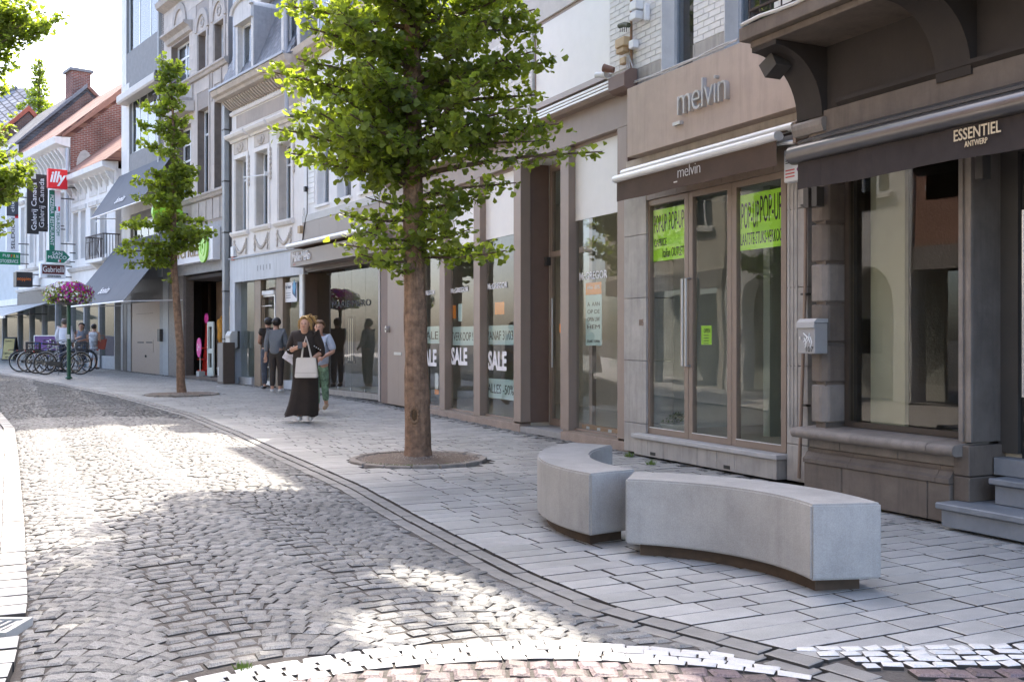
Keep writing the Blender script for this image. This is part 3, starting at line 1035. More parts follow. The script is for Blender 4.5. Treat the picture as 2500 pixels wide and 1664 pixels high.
# upper windows
w1a, w1b = fm.U(1615), fm.U(1768) - .62
w1 = (fm.U(1615), fm.U(1691), fm.Z(1615, 195) + .0, 6.4)
w2 = (fm.U(1769), fm.U(1769) + .75, w1[2], 6.4)
bb = B()
wall(bb, u0, u1 - .0, zf1 - .4, 8.85, .02, .30, [w1, w2])
t.part('wall', bb, WMORT)
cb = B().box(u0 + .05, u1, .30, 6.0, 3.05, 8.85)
t.part('house_core', cb, INT_DARK)
t.part('party_wall', B().box(u0, u0 + .1, .3, 6, 0, 3.05).box(u1 - .1, u1, .3, 6, 0, 3.05), INT_WALL)
t.part('back_wall', B().box(u0 + .1, u1 - .1, 3.2, 3.3, 0, 3.05), INT_WALL)
t.part('shop_floor', B().box(u0 + .1, u1 - .1, .12, 5.4, .05, .235), INT_FLOOR)
t.part('shop_ceiling', B().box(u0 + .1, u1 - .1, .1, 5.4, 2.99, 3.046), INT_WALL)
blocks(t, 'brick', WBRICK, u0, u1, zf1 + .26, 5.75, .02, .012, .20, .068, .009, [w1, w2], bond=.5, jit=.001, limit=300)
blocks(t, 'base_course_stone', M_STONE, u0, u1, zf1 - .04, zf1 + .255, .02, .02, .42, .30, .006, [(w1[0], w1[1], w1[2], 9), (w2[0], w2[1], w2[2], 9)], bond=0)
for w in (w1, w2):
    t.part('window_jamb', B().box(w[0] - .012, w[0] + .003, .0, .29, w[2], w[3]), WBRICK)
    window(t, w[0] + .005, w[1], w[2] + .0, w[3], .17, .05, mat('blue_grey_paint', (.33, .37, .42), .6, .1), G_WIN, back=NET, bv=.14)
    t.part('window_sill', B().box(w[0] - .03, w[1] + .03, -.03, .25, w[2] - .05, w[2] - .003), M_STONE)
# fascia box
t.part('fascia', B().box(fm.U(1531, -.2), fm.U(1948, -.2), -.2, .016, zf0, zf1 - .02), M_FASCIA, bevel=.004)
t.part('under_fascia', B().box(u0 - .02, u1 - .02, -.06, .02, zsh + .14, zf0 - .003), mat('chipped_render', (.48, .42, .36), .8, .2, 5, streak=.2))
SIGN_ST = mat('satin_letter_steel', (.58, .57, .56), .35, .05, metal=.4)
zt0 = fm.Z(1668, 280, -.22)
ua1, ub1 = fm.U(1659, -.22), fm.U(1778, -.22)
lets = text(t, 'melvin', (ua1, -.203, zt0), UX, UZ, ub1 - ua1, .30, SIGN_ST, .05, name='fascia_letters', offset=-.012, spacing=.92)
t.part('fascia_dash', B().box(fm.U(1647, -.22), fm.U(1665, -.22), -.25, -.203, zt0 - .095, zt0 - .06), SIGN_ST)
# stone pilasters, lintel boards, plinth
for (a, c) in ((u0, ga - .01), (gb + .01, u1 + .02)):
    zz = 0.0
    for h in (.34, .72, .72, .72, .60):
        t.part('pilaster_stone', B().box(a, c, vP, .28, zz + .003, zz + h - .003), M_STONE, bevel=.004)
        zz += h
for k in range(3):
    x = gb + .035 + k * .05
    t.part('pilaster_flute', B().box(x, x + .022, vP - .008, vP + .01, .5, 3.0), M_STONE)
n = 12
for k in range(n):
    a = ga - .01 + (gb - ga + .02) * k / n
    t.part('lintel_board', B().box(a + .002, a + (gb - ga + .02) / n - .002, vP + .005, .1, 2.88, zsh + .14), M_FRAME)
zst = .235
xs = [ga - .12] + [fm.U(1480 + z / 3.137, vP - .05) for z in (340, 460, 720, 870, 1005, 1330)]
for a, c in zip(xs, xs[1:]):
    t.part('plinth_stone', B().box(a + .002, c - .002, vP - .09, .2, 0, zst - .05), M_STONE, bevel=.004)
t.part('threshold', B().box(ga - .14, xs[-1] + .03, vP - .12, .12, zst - .047, zst), mat('pale_threshold', (.46, .45, .44), .6, .12, streak=.1), bevel=.006)
for px in (1586, 1765):
    u = fm.U(px, vP - .1)
    t.part('vent_grille', B().box(u, u + .10, vP - .094, vP - .06, .02, .055), BLACK)
# glazing: window, door leaf, window
vf = vP + .03
parts = [(fm.U(1578, vf), fm.U(1680, vf), 'shop_door'), (fm.U(1681, vf), fm.U(1786, vf), 'shop_door'), (fm.U(1787, vf), fm.U(1919, vf), 'shop_window')]
ztp = 2.875
for (a, c, nm) in parts:
    b = B().box(a, a + .07, vf, vf + .06, zst + .004, ztp).box(c - .07, c, vf, vf + .06, zst + .004, ztp)
    b.box(a + .07, c - .07, vf, vf + .06, zst + .004, zst + .075).box(a + .07, c - .07, vf, vf + .06, ztp - .06, ztp)
    d = t.part(nm, b, M_FRAME, bevel=.003)
    t.part('pane', B().box(a + .065, c - .065, vf + .025, vf + .033, zst + .07, ztp - .055), G_SHOP, d)
    t.part('glazing_bead', B().box(a + .068, c - .068, vf - .006, vf + .004, zst + .072, zst + .08), ALU, d)
    if nm == 'shop_door':
        s_ = c - .03 if a < parts[0][1] - .3 else a + .03
        t.part('pull_handle', B().tube([(s_, vf, 1.02), (s_, vf - .06, 1.02), (s_, vf - .06, 1.95), (s_, vf, 1.95)], .015, 8), STEEL, d)
# lime posters behind the panes
vp = vf + .05
def poster(px0, py0t, px1, py1t, py0b, py1b, nm='poster', m=LIME):
    a, c = fm.U(px0, vp), fm.U(px1, vp)
    z1_, z0_ = fm.Z(px0, py0t, vp), fm.Z(px0, py0b, vp)
    return a, c, z0_, z1_, t.part(nm, B().box(a, c, vp, vp + .004, z0_, z1_), m)
a, c, z0_, z1_, pst = poster(1587, 516, 1672, 505, 640, 626)
text(t, 'POP-UP', (a + .09, vp - .001, z1_ - .26), UX, UZ, (c - a) * .36, .20, PRINT, .002, pst)
text(t, 'POP-UP', (a + (c - a) * .56, vp - .001, z1_ - .25), UX, UZ, (c - a) * .42, .20, PRINT, .002, pst)
text(t, 'CAPRICE', (a + .09, vp - .001, z0_ + .165), UX, UZ, (c - a) * .36, .085, PRINT, .002, pst)
text(t, 'Italian OUTLET', (a + (c - a) * .38, vp - .001, z0_ + .035), UX, UZ, (c - a) * .6, .10, PRINT, .002, pst)
a, c, z0_, z1_, pst = poster(1795, 480, 1912, 455, 614, 596)
text(t, 'POP-UP', (a + .10, vp - .001, z1_ - .34), UX, UZ, (c - a) * .38, .26, PRINT, .002, pst)
text(t, 'POP-UP', (a + (c - a) * .54, vp - .001, z1_ - .30), UX, UZ, (c - a) * .44, .26, PRINT, .002, pst)
text(t, 'LAATSTE-STUKS-VERKOOP', (a + .09, vp - .001, z0_ + .05), UX, UZ, (c - a) * .90, .12, PRINT, .002, pst)
a, c, z0_, z1_, pst = poster(1712, 795, 1737, 795, 841, 841)
text(t, 'OPEN', (a + .05, vp - .001, z1_ - .075), UX, UZ, (c - a) * .6, .045, PRINT, .002, pst)
for k in range(4):
    t.part('print_line', B().box(a + .045, c - .045, vp - .002, vp - .0005, z1_ - .105 - k * .028, z1_ - .098 - k * .028), PRINT, pst)
# things standing inside: plant bowl, tall vase, shelving
t.part('display_stand', B().box(fm.U(1600) - .1, fm.U(1600) + .25, 3.0, 3.3, .235, 1.1), INT_WALL)
t.part('inner_wall', B().box(fm.U(1700), fm.U(1715), .9, 5.4, .235, 2.99), mat('pale_green_wall', (.36, .40, .36), .9, .05))
text(t, '105', (fm.U(1561, vP), vP - .002, fm.Z(1561, 795, vP)), UX, UZ, .085, .075, mat('brown_numeral', (.25, .15, .09), .6), .003)
t.part('roof', B().prism([(-.35, 8.85), (2.2, 11.6), (6.0, 11.6), (6.0, 8.85)], u0, u1, 'x'), mat('slate_roof', (.10, .10, .11), .7, .25, 5))

tb = T('planted_bowl', 'shallow pale bowl with a low green plant inside the shop with lime posters', 'planter', fm, (fm.U(1642, .25), .25, .236))
c = (fm.U(1642, .25), .30, .236)
tb.part('bowl', B().lathe([(.09, 0), (.17, .05), (.21, .10), (.2, .105), (.0, .08)], c, 16), WHITE, smooth=40)
fb = B()
for k in range(420):
    a, r = random.uniform(0, 6.3), .19 * math.sqrt(random.random())
    p = (c[0] + r * math.cos(a), c[1] + r * math.sin(a), c[2] + .10 + .12 * (1 - (r / .2) ** 2) * random.uniform(.6, 1.05))
    d = [random.uniform(-.016, .016) for _ in range(6)]
    fb.add([p, (p[0] + d[0], p[1] + d[1], p[2] + .018), (p[0] + d[2], p[1] + d[3], p[2] + .022)], [(0, 1, 2)])
tb.part('foliage', fb, mat('bowl_plant', (.10, .14, .05), .7, .3, 20), recalc=False)
tb = T('wicker_basket', 'brown wicker basket with a pale rim and handle inside the shop with lime posters', 'basket', fm, (fm.U(1899, .3), .3, .236))
c = (fm.U(1899, .3) + .12, .45, .236)
tb.part('body', B().lathe([(.11, 0), (.13, .16), (.15, .30), (.14, .30), (.1, .02)], c, 14), mat('wicker', (.25, .14, .08), .8, .3, 30, bump=.5, bscale=80), smooth=40)
tb.part('rim', B().lathe([(.152, .26), (.165, .28), (.165, .36), (.152, .38), (.14, .30)], c, 14), mat('pale_lining', (.6, .62, .6), .8), smooth=40)
tb.part('handle', B().tube([(c[0] - .13, c[1], c[2] + .35), (c[0] - .08, c[1], c[2] + .46), (c[0] + .08, c[1], c[2] + .46), (c[0] + .13, c[1], c[2] + .35)], .016, 8), WHITE, smooth=60)

# awning with white cassette and brown valance
za = fm.Z(1517, 428, -.34)
a0, a1 = fm.U(1510, -.34), fm.U(1925, -.34)
t = T('brown_awning', 'folded brown awning lettered melvin with white aluminium front bars', 'awning', fm, (a0, -.1, za))
def bar(v0, z0, r, ua, ub, nm):
    pr = [(v0 + r * math.cos(x), z0 + r * .75 * math.sin(x)) for x in [2 * math.pi * k / 10 for k in range(10)]]
    t.part(nm, B().prism(pr, ua, ub, 'x'), ALU, smooth=50)
bar(-.28, za + .035, .055, a0 + .02, a1 + .02, 'cassette_bar')
bar(-.42, za - .055, .058, fm.U(1504, -.42), fm.U(1901, -.42), 'front_bar')
t.part('end_cap', B().prism([(-.06, za + .10), (-.26, za + .10), (-.31, za + .06), (-.31, za - .12), (-.06, za - .16)], a1 + .021, a1 + .06, 'x'), M_FRAME)
t.part('canvas', B().prism([(-.42, za - .03), (-.28, za + .0), (-.10, za + .02), (-.10, za + .03), (-.28, za + .012), (-.42, za - .015)], a0 + .05, a1 - .05, 'x'), M_CANVAS)
vb = B()
n = 50
v0a, v1a = fm.U(1505, -.43), fm.U(1897, -.43)
for k in range(n):
    a, c = v0a + (v1a - v0a) * k / n, v0a + (v1a - v0a) * (k + 1) / n
    f = lambda u: -.43 + .005 * math.sin(u * 8)
    vb.add([(a, f(a), za - .09), (c, f(c), za - .09), (c, f(c), za - .315 + .004 * math.sin(c * 6)), (a, f(a), za - .315 + .004 * math.sin(a * 6))], [(0, 1, 2, 3)])
t.part('valance', vb, M_CANVAS, recalc=False)
q0, q1 = fm.U(1654, -.44), fm.U(1709, -.44)
text(t, 'melvin', (q0, -.437, za - .215), UX, UZ, q1 - q0, .115, mat('pale_print', (.62, .6, .57), .7), .002, offset=-.012, spacing=.92)
t.part('dash_print', B().box(q0 - .07, q0 - .01, -.439, -.436, za - .255, za - .243), MATS['pale_print'])
for u in (a0 + .2, a1 - .25):
    t.part('folding_arm', B().tube([(u, -.40, za - .10), (u + .25, -.25, za - .10), (u, -.06, za - .04)], .02, 6), ALU)

# alarm box on the pilaster
q = fm.P(1921, 448, vP - .05)
t = T('alarm_box', 'white alarm box with an orange flash lamp and small printed label', 'alarm box', fm, (q[0], vP, q[2]))
t.part('case', B().box(q[0], q[0] + .27, vP - .09, vP - .003, q[2], q[2] + .30), PVC, bevel=.01)
t.part('flash_lamp', B().ball((q[0] + .17, vP - .11, q[2] + .265), .045), mat('orange_lens', (.75, .14, .02), .25, .05), smooth=60)
for k in range(6):
    t.part('vent_slot', B().box(q[0] + .03, q[0] + .11, vP - .0925, vP - .089, q[2] + .17 + k * .02, q[2] + .178 + k * .02), BLACK)
t.part('logo', B().prism([(0, -.03), (.02, 0), (0, .03), (-.02, 0)], vP - .0935, vP - .09, 'y').shifted((q[0] + .2, 0, q[2] + .10)), mat('purple_print', (.20, .05, .16), .5))
for k in range(3):
    t.part('print_line', B().box(q[0] + .03, q[0] + .15, vP - .0925, vP - .0895, q[2] + .04 + k * .03, q[2] + .052 + k * .03), mat('red_print', (.6, .1, .1), .5))
# downpipe between the two houses and cable run
t = T('thin_downpipe', 'thin brown pipe running down beside the grey mailbox', 'pipe', fm, (fm.U(1950, vP - .03), vP - .03, 0))
u = fm.U(1962, vP - .05)
t.part('pipe', B().tube([(u + .03, vP - .05, 2.75), (u + .02, vP - .05, 1.8), (u, vP - .05, 1.3), (u - .05, vP - .06, .05)], .016, 8), mat('pipe_brown', (.30, .22, .17), .6, .15), smooth=60)
for z in (2.5, 1.7, .7):
    t.part('clip', B().box(u - .03, u + .04, vP - .06, vP - .002, z, z + .02), DARKMET)
CAB = mat('grey_cable', (.48, .46, .44), .6, .1)
pts = [fm.P(px, py, -.06) for px, py in ((1548, 200), (1585, 188), (1625, 172), (1665, 155), (1700, 142), (1735, 124), (1765, 110), (1803, 96))]
t = T('cable_run', 'grey cable sagging along the top of the beige fascia', 'cable', fm, pts[0])
t.part('cable', B().tube(pts, .013, 6), CAB, smooth=60)
t.part('cable', B().tube([(p[0], p[1] - .015, p[2] - .02 + .01 * math.sin(i * 2)) for i, p in enumerate(pts)], .008, 5), CAB, smooth=60)
# junction boxes on the wall
t = T('cable_junction', 'cluster of tan and white cable junction boxes on a conduit above the fascia', 'junction box', fm, fm.P(1541, 195, -.02))
JB = mat('tan_plastic', (.52, .38, .22), .6, .1)
t.part('conduit', B().tube([fm.P(1541, 195, -.02), fm.P(1541, -60, -.02)], .018, 6), mat('rusty_conduit', (.28, .17, .10), .7, .2), smooth=60)
def jb(px0, py0, px1, py1, m, nm='box', d=.10):
    a, z1_ = fm.U(px0, -.05), fm.Z(px0, py0, -.05); c, z0_ = fm.U(px1, -.05), fm.Z(px0, py1, -.05)
    t.part(nm, B().box(a, c, -.02 - d, -.01, z0_, z1_), m, bevel=.008)
jb(1513, 100, 1535, 122, JB); jb(1512, 122, 1530, 135, JB, d=.08); jb(1517, 144, 1530, 160, JB, d=.06)
jb(1541, 102, 1553, 122, PVC, d=.07); jb(1549, 8, 1564, 30, PVC); jb(1549, 34, 1564, 54, PVC); jb(1574, 12, 1580, 52, PVC, 'mounting_bar', .05)
t.part('splice', B().tube([fm.P(1512, 64, -.1), fm.P(1524, 60, -.1), fm.P(1535, 62, -.1)], .03, 8), mat('dark_green_plastic', (.06, .07, .04), .6))
for k in range(4):
    p = fm.P(1514 + k * 5, 66, -.1)
    t.part('lead', B().tube([p, (p[0], p[1], p[2] - .06)], .006, 4), BLACK)
for k in range(3):
    p, q_ = fm.P(1531 + 2 * k, 135, -.04), fm.P(1538 + k * 4, 196, -.04)
    t.part('lead', B().tube([p, ((p[0] + q_[0]) / 2 + .03 * k, -.06, (p[2] + q_[2]) / 2), q_], .008, 5), CAB)

# ================================================================== taupe shop with tall panes
PANEL = mat('frosted_white_panel', (0.80, 0.79, 0.76), .5, .03)
TEAL = mat('pale_teal_paper', (0.52, 0.66, 0.66), .7, .05)
ORANGE = mat('orange_print', (0.85, 0.26, 0.02), .6, .05)
VINYL = mat('white_vinyl', (0.80, 0.79, 0.80), .5, .03)
RECESS = mat('brown_taupe_panel', (0.19, 0.125, 0.10), .55, .08)
fg_ = F_L1
uA, uB = fg_.U(930), fg_.U(1545)
t = T('taupe_shop_house', 'white brick house over a taupe metal shopfront with tall sale windows', 'building', fg_, (uA, 0, 0))
MCG = t
zt, zw, zc = 3.84, 2.86, 4.42
zgm = fg_.gz
# bays: (glass left px, glass right px)
bays = [(1022, 1072.7), (1089.8, 1156), (1176.5, 1253.8), (1396, 1507)]
vgl = .10
piers = [(1014, 1022, 1027), (1072.7, 1085.4, 1089.8), (1156, 1171.4, 1176.5), (1253.8, 1271, 1271), (1368, 1388, 1396), (1507, 1532.5, 1545)]
for (a, c, d) in piers:
    ua, uc = fg_.U(a, -.02), fg_.U(c, -.02)
    t.part('pier', B().box(ua, uc, -.02, .14, .115, zt + .0), TAUPE, bevel=.003)
uP5 = fg_.U(1532.5, -.02)
t.part('pier_return', B().box(uP5 - .02, uP5 + .002, -.02, .2, .0, zt), RECESS)
# doorway recess
ur0, ur1 = fg_.U(1271, 0), fg_.U(1368, -.02)
t.part('recess_side', B().box(ur0 - .004, ur0 + .0, -.015, .46, .10, zt), RECESS)
t.part('recess_floor', B().box(ur0 + .002, ur1, -.01, .56, -.02, .055), mat('grey_threshold', (.34, .33, .32), .6, .15))
dw = B().box(ur0 + .002, ur0 + .08, .47, .53, .06, zt).box(ur1 - .08, ur1, .47, .53, .06, zt).box(ur0 + .08, ur1 - .08, .47, .53, 2.5, 2.58).box(ur0 + .08, ur1 - .08, .47, .53, .06, .16).box(ur0 + .08, ur1 - .08, .47, .53, zt - .1, zt)
d = t.part('door', dw, TAUPE)
t.part('pane', B().box(ur0 + .075, ur1 - .075, .495, .503, .15, zt - .09), G_SHOP, d)
t.part('handle', B().tube([(ur0 + .14, .44, .9), (ur0 + .14, .44, 1.9)], .016, 8), STEEL, d)
t.part('hinge_box', B().box(ur0 + .01, ur0 + .06, .38, .46, 2.38, 2.5), DARKMET, d)
# plinth stones and sills under the panes
ps = [fg_.U(p, -.0) for p in (1014, 1072, 1156, 1271)]
for a, c in list(zip(ps, ps[1:])) + [(ur1, fg_.U(1460)), (fg_.U(1460), uP5)]:
    t.part('plinth_stone', B().box(a + .002, c - .002, -.018, .16, -.03, .086), GRANITE, bevel=.003)
for (a, c) in bays:
    ua, uc = fg_.U(a, vgl) - .05, fg_.U(c, -.02) + .0
    t.part('sill', B().box(ua, uc, -.005, .16, .088, .116), mat('bronze_sill', (.30, .24, .20), .35, .1, metal=.3))
    g = t.part('shop_window', B().box(ua, ua + .045, vgl - .03, vgl + .03, .12, zt).box(uc - .02, uc + .02, vgl - .03, vgl + .03, .12, zt).box(ua + .045, uc - .02, vgl - .03, vgl + .03, .118, .145).box(ua + .045, uc - .02, vgl - .03, vgl + .03, zt - .04, zt), TAUPE)
    t.part('pane', B().box(ua + .04, uc - .015, vgl - .004, vgl + .004, .14, zt - .03), G_SHOP, g)
    t.part('white_panel', B().box(ua + .04, uc - .015, vgl - .016, vgl - .008, zw, zt - .03), PANEL, g)
# plain boarded leaf with a letter slot, left of the windows
ub0, ub1 = fg_.U(946, 0), fg_.U(1014, -.02)
n = 5
for k in range(n):
    a = ub0 + (ub1 - ub0) * k / n
    t.part('door_board', B().box(a + .001, a + (ub1 - ub0) / n - .001, .0, .08, zgm(ub0) - .01, zt), TAUPE)
t.part('letter_slot', B().box(fg_.U(963), fg_.U(981), -.012, .004, fg_.Z(963, 866), fg_.Z(963, 859)), STEEL)
t.part('door_jamb', B().box(uA, ub0 - .002, .0, .35, zgm(uA) - .02, zt), RECESS)
# fascia and core
t.part('fascia', B().box(uA, uP5 + .0, -.022, .2, zt + .003, zc + .04), TAUPE)
uh = fg_.U(1545)
wins = [(fg_.U(1075), fg_.U(1190), zc + .14, 5.72), (fg_.U(1298), fg_.U(1486), zc + .14, 5.72)]
bb = B(); wall(bb, uA, uh, zc + .04, 9.2, .02, .30, wins)
t.part('wall', bb, WMORT)
blocks(t, 'brick', WBRICK, fg_.U(1180), uh, zc + .12, 5.75, .02, .012, .20, .068, .009, wins, bond=.5, jit=.001, limit=300)
t.part('wall_face', B().box(uA, fg_.U(1180) - .01, .01, .021, zc + .1, 9.2), WBRICK)
for w in wins[1:]:
    um = fg_.U(1443)
    g = window(t, w[0], w[1], w[2], w[3], .05, .07, TAUPE, glass('clear_upper_glass', (.95, .96, .95), 1.22, .01, .05), bars_u=(um,), back=None)
    t.part('white_blind', B().box(w[0] + .05, w[1] - .05, .048, .054, w[2] + .05, w[3] - .05), PANEL, g)
w = wins[0]
g = window(t, w[0], w[1], w[2], w[3], .05, .07, TAUPE, MATS['clear_upper_glass'])
t.part('white_blind', B().box(w[0] + .05, w[1] - .05, .048, .054, w[2] + .05, w[3] - .05), PANEL, g)
for w in wins:
    t.part('window_sill', B().box(w[0] - .02, w[1] + .02, -.05, .04, w[2] - .07, w[2] - .003), mat('lilac_sill', (.42, .37, .35), .5, .06))
cr = B().box(uA + .1, uh, .30, 6.0, zt + .06, 9.2)
t.part('house_core', cr, INT_DARK)
t.part('party_wall', B().box(uA, uA + .1, .36, 6, 0, zt + .06).box(uh - .11, uh - .01, .3, 6, 0, zt + .06), INT_WALL)
t.part('back_wall', B().box(uA + .1, uh - .11, 2.6, 2.7, 0, zt + .06), mat('warm_wall', (.62, .56, .48), .9, .06))
t.part('shop_floor', B().box(uA + .1, uh - .11, .57, 4.6, .0, .10).box(fg_.U(1014), ur0 - .01, .17, .57, .0, .10).box(ur1, uh - .11, .17, .57, .0, .10), INT_FLOOR)
t.part('shop_ceiling', B().box(uA + .1, uh - .11, .16, 4.6, zt, zt + .056), INT_WALL)
t.part('roof', B().prism([(-.3, 9.2), (2.4, 11.4), (6.0, 11.4), (6.0, 9.2)], uA, uh, 'x'), mat('slate_roof', (.10, .10, .11), .7, .25, 5))
# lettering and sale papers on the panes
vt = vgl - .006
for (x0, y0_, x1, y1_) in ((1101, 716, 1144, 699), (1191, 707, 1239, 687), (1415, 685, 1483, 658)):
    for k, (m_, dv) in enumerate(((VINYL, 0.0),)):
        ftext(t, 'McGREGOR', fg_, x0, y0_, x1, y1_, m_, vt - .004, .004, offset=.012)
ftext(t, 'McGREGOR', fg_, 1027, 722, 1062, 707, VINYL, vt - .004, .004, offset=.006)
vq = vgl + .03
def paper(px0, py0, px1, py1, m, nm='paper'):
    a, c = fg_.U(px0, vq), fg_.U(px1, vq)
    z1_, z0_ = fg_.Z(px0, py0, vq), fg_.Z(px0, py1, vq)
    return a, c, z0_, z1_, t.part(nm, B().box(a, c, vq, vq + .003, z0_, z1_), m)
def words(body, r, fx0, fx1, fz0, fz1, m=PRINT):
    a, c, z0_, z1_, o = r
    text(t, body, (a + (c - a) * fx0, vq - .001, z0_ + (z1_ - z0_) * fz0), UX, UZ, (c - a) * (fx1 - fx0), (z1_ - z0_) * (fz1 - fz0), m, .002, o)
words('UITVERKOOP !', paper(1091, 798, 1157, 842, TEAL), .04, .97, .25, .70)
words('VANAF 31/03', paper(1185, 795, 1255, 841, TEAL), .05, .97, .25, .72)
words('ALLES -50%', paper(1188, 922, 1255, 969, TEAL), .05, .99, .25, .72)
words('SALE', paper(1030, 797, 1072, 838, TEAL), .05, .95, .25, .7)
for (x0, y0_, x1, y1_) in ((1102, 890, 1141, 848), (1192, 903, 1237, 857), (1028, 892, 1066, 852)):
    ftext(t, 'SALE', fg_, x0, y0_, x1, y1_, VINYL, vt, .003, offset=.04)
r = paper(1430, 691, 1468, 720, ORANGE); words('Alles -50%', r, .1, .9, .45, .75, VINYL)
r = paper(1430, 721, 1469, 843, TEAL)
for k, wd in enumerate(('A  AAN', 'OP DE', 'OPEN UW', 'HEM')): words(wd, r, .12, .88, .78 - k * .15, .86 - k * .15)
words('START OPEN', r, .1, .9, .06, .11)
words('VAN', paper(1397, 957, 1405, 975, TEAL), .2, .8, .3, .6)
b = paper(1094, 746, 1113, 778, ORANGE, 'sticker'); paper(1208, 738, 1231, 768, ORANGE, 'sticker')
r = paper(1119, 742, 1128, 784, TEAL)
paper(1366, 790, 1372, 812, ORANGE, 'sticker')
paper(1061, 950, 1071, 962, ORANGE, 'sticker'); paper(1062, 910, 1070, 949, VINYL, 'sticker')
# awning cassette above the fascia
zk = fg_.Z(1490, 222, -.17)
a0, a1 = fg_.U(940, -.17), fg_.U(1492, -.17)
t = T('awning_cassette', 'long closed taupe awning cassette with pale aluminium strips above tall shop panes', 'awning', fg_, (a0, -.03, zk))
t.part('housing', B().prism([(-.03, zk - .03), (-.15, zk - .03), (-.19, zk + .0), (-.19, zk + .12), (-.10, zk + .16), (-.03, zk + .16)], a0, a1, 'x'), TAUPE)
for k in range(3):
    t.part('strip', B().box(a0 + .01, a1 - .01, -.204, -.191, zk + .012 + k * .04, zk + .036 + k * .04), ALU)
t.part('end_plate', B().prism([(-.03, zk - .06), (-.15, zk - .06), (-.21, zk - .02), (-.21, zk + .13), (-.12, zk + .19), (-.03, zk + .19)], a1 + .002, fg_.U(1531, -.17), 'x'), RECESS)
# security camera
q = fg_.P(1475, 182, -.2)
t = T('security_camera', 'small white security camera and spot on a swivel arm above the cassette', 'camera', fg_, (q[0] + .1, -.05, q[2]))
t.part('body', B().tube([(q[0] - .10, -.25, q[2] + .01), (q[0] + .08, -.22, q[2] - .02)], .035, 10), PVC, smooth=50)
t.part('spot', B().tube([(q[0] + .12, -.28, q[2] + .04), (q[0] + .22, -.20, q[2] - .0)], [.05, .035], 10), mat('brown_plastic', (.2, .1, .07), .5), smooth=50)
t.part('arm', B().tube([(q[0] - .02, -.24, q[2] - .02), (q[0] + .05, -.15, q[2] - .06), (q[0] + .32, -.03, q[2] - .03)], .015, 6), PVC, smooth=60)
# timber left lying in the taupe shop window
q = fg_.U(1432, .35)
t = T('timber_plank', 'tan timber planks with small labels lying inside the taupe shop window', 'plank', fg_, (q, .35, .101))
t.part('plank', B().box(q, q + .95, .28, .36, .101, .17), mat('pine_plank', (.50, .28, .14), .7, .2, 8))
t.part('plank', B().box(q + .1, q + 1.0, .40, .52, .101, .135), MATS['pine_plank'])
for k in range(3): t.part('label', B().box(q + .12 + k * .28, q + .2 + k * .28, .277, .2795, .12, .155), VINYL)
# round doorbell plate
q = fg_.P(947, 803, -.02)
t = T('doorbell', 'round steel doorbell plate on the dark jamb between two shops', 'doorbell', fg_, q)
t.part('plate', B().prism([(q[0] + .05 * math.cos(a), q[2] + .065 * math.sin(a)) for a in [2 * math.pi * k / 16 for k in range(16)]], -.07, -.002, 'y'), STEEL, smooth=40)
t.part('button', B().tube([(q[0], -.078, q[2]), (q[0], -.07, q[2])], .018, 8), BLACK)
# ================================================================== white house over the brown signboard (clothes shop)
WRENDER = mat('white_wall_render', (0.80, 0.795, 0.785), .8, .07, 1.5, bump=.05, streak=.10)
SLATE = mat('grey_slate', (0.20, 0.205, 0.22), .6, .2, 6, piece=.2)
SLATE_BACK = mat('slate_backing', (0.12, 0.12, 0.13), .8, .1)
BROWNBOARD = mat('mushroom_board', (0.30, 0.255, 0.22), .5, .05, 1.5)
DKBROWN = mat('dark_brown_frame', (0.10, 0.065, 0.045), .5, .1)
f = F_M
u0, u1 = f.U(742), f.U(930)
z0 = f.gz(u0) - .05
t = T('clothes_shop_house', 'white rendered house over a brown signboard lettered marie mero', 'building', f, (u0, 0, 0))
zb = 4.22
wins = [(f.U(773), f.U(803), 4.38, 6.2), (f.U(822), f.U(857), 4.38, 6.2), (f.U(878), f.U(920), 4.38, 6.2)]
bb = B(); wall(bb, u0, u1, zb, 8.05, 0, .30, wins)
t.part('wall', bb, WRENDER)
t.part('house_core', B().box(u0, u1, .30, 6, 3.3, 8.05), INT_DARK)
for w in wins:
    t.part('window_reveal', B().box(w[0] - .001, w[0] + .012, .01, .29, w[2], w[3]), WHITE)
    window(t, w[0] + .012, w[1], w[2], w[3], .18, .035, PVC, G_WIN, bars_z=(w[3] - .33,), back=NET, bv=.08)
    t.part('window_sill', B().box(w[0] - .04, w[1] + .04, -.05, .2, w[2] - .06, w[2] - .003), WHITE)
for k in range(14):
    z = zb + .25 + k * .12
    if z < 5.6:
        t.part('shutter_slat', B().box(u0 + .30, f.U(770) - .03, -.018, .004, z, z + .105), WHITE)
t.part('ledge', B().box(u0 + .0, u1, -.05, .02, 4.06, zb - .003), mat('pale_grey_ledge', (.55, .55, .53), .7, .08))
for k in range(4):
    a = u0 + (u1 - u0) * k / 4
    t.part('panel', B().box(a + .003, a + (u1 - u0) / 4 - .003, -.04, .02, 3.60, 4.057), BROWNBOARD)
# cornice, mansard slates and dormer
t.part('cornice', B().prism([(.2, 7.75), (-.05, 7.75), (-.08, 7.85), (-.30, 7.95), (-.34, 8.1), (.2, 8.12)], u0, u1, 'x'), mat('cornice_tan', (.50, .42, .34), .7, .1))
t.part('roof', B().prism([(-.1, 8.12), (1.2, 10.6), (6, 10.6), (6, 8.12)], u0, u1, 'x'), SLATE_BACK)
um = f.U(800)
dm = t.part('dormer', B().box(um - .5, um + .45, -.05, 1.0, 8.13, 9.9), mat('grey_zinc', (.33, .33, .34), .6, .15, streak=.2))
window(t, um - .38, um + .33, 8.2, 9.7, -.09, .06, PVC, G_WIN, name='dormer_window')
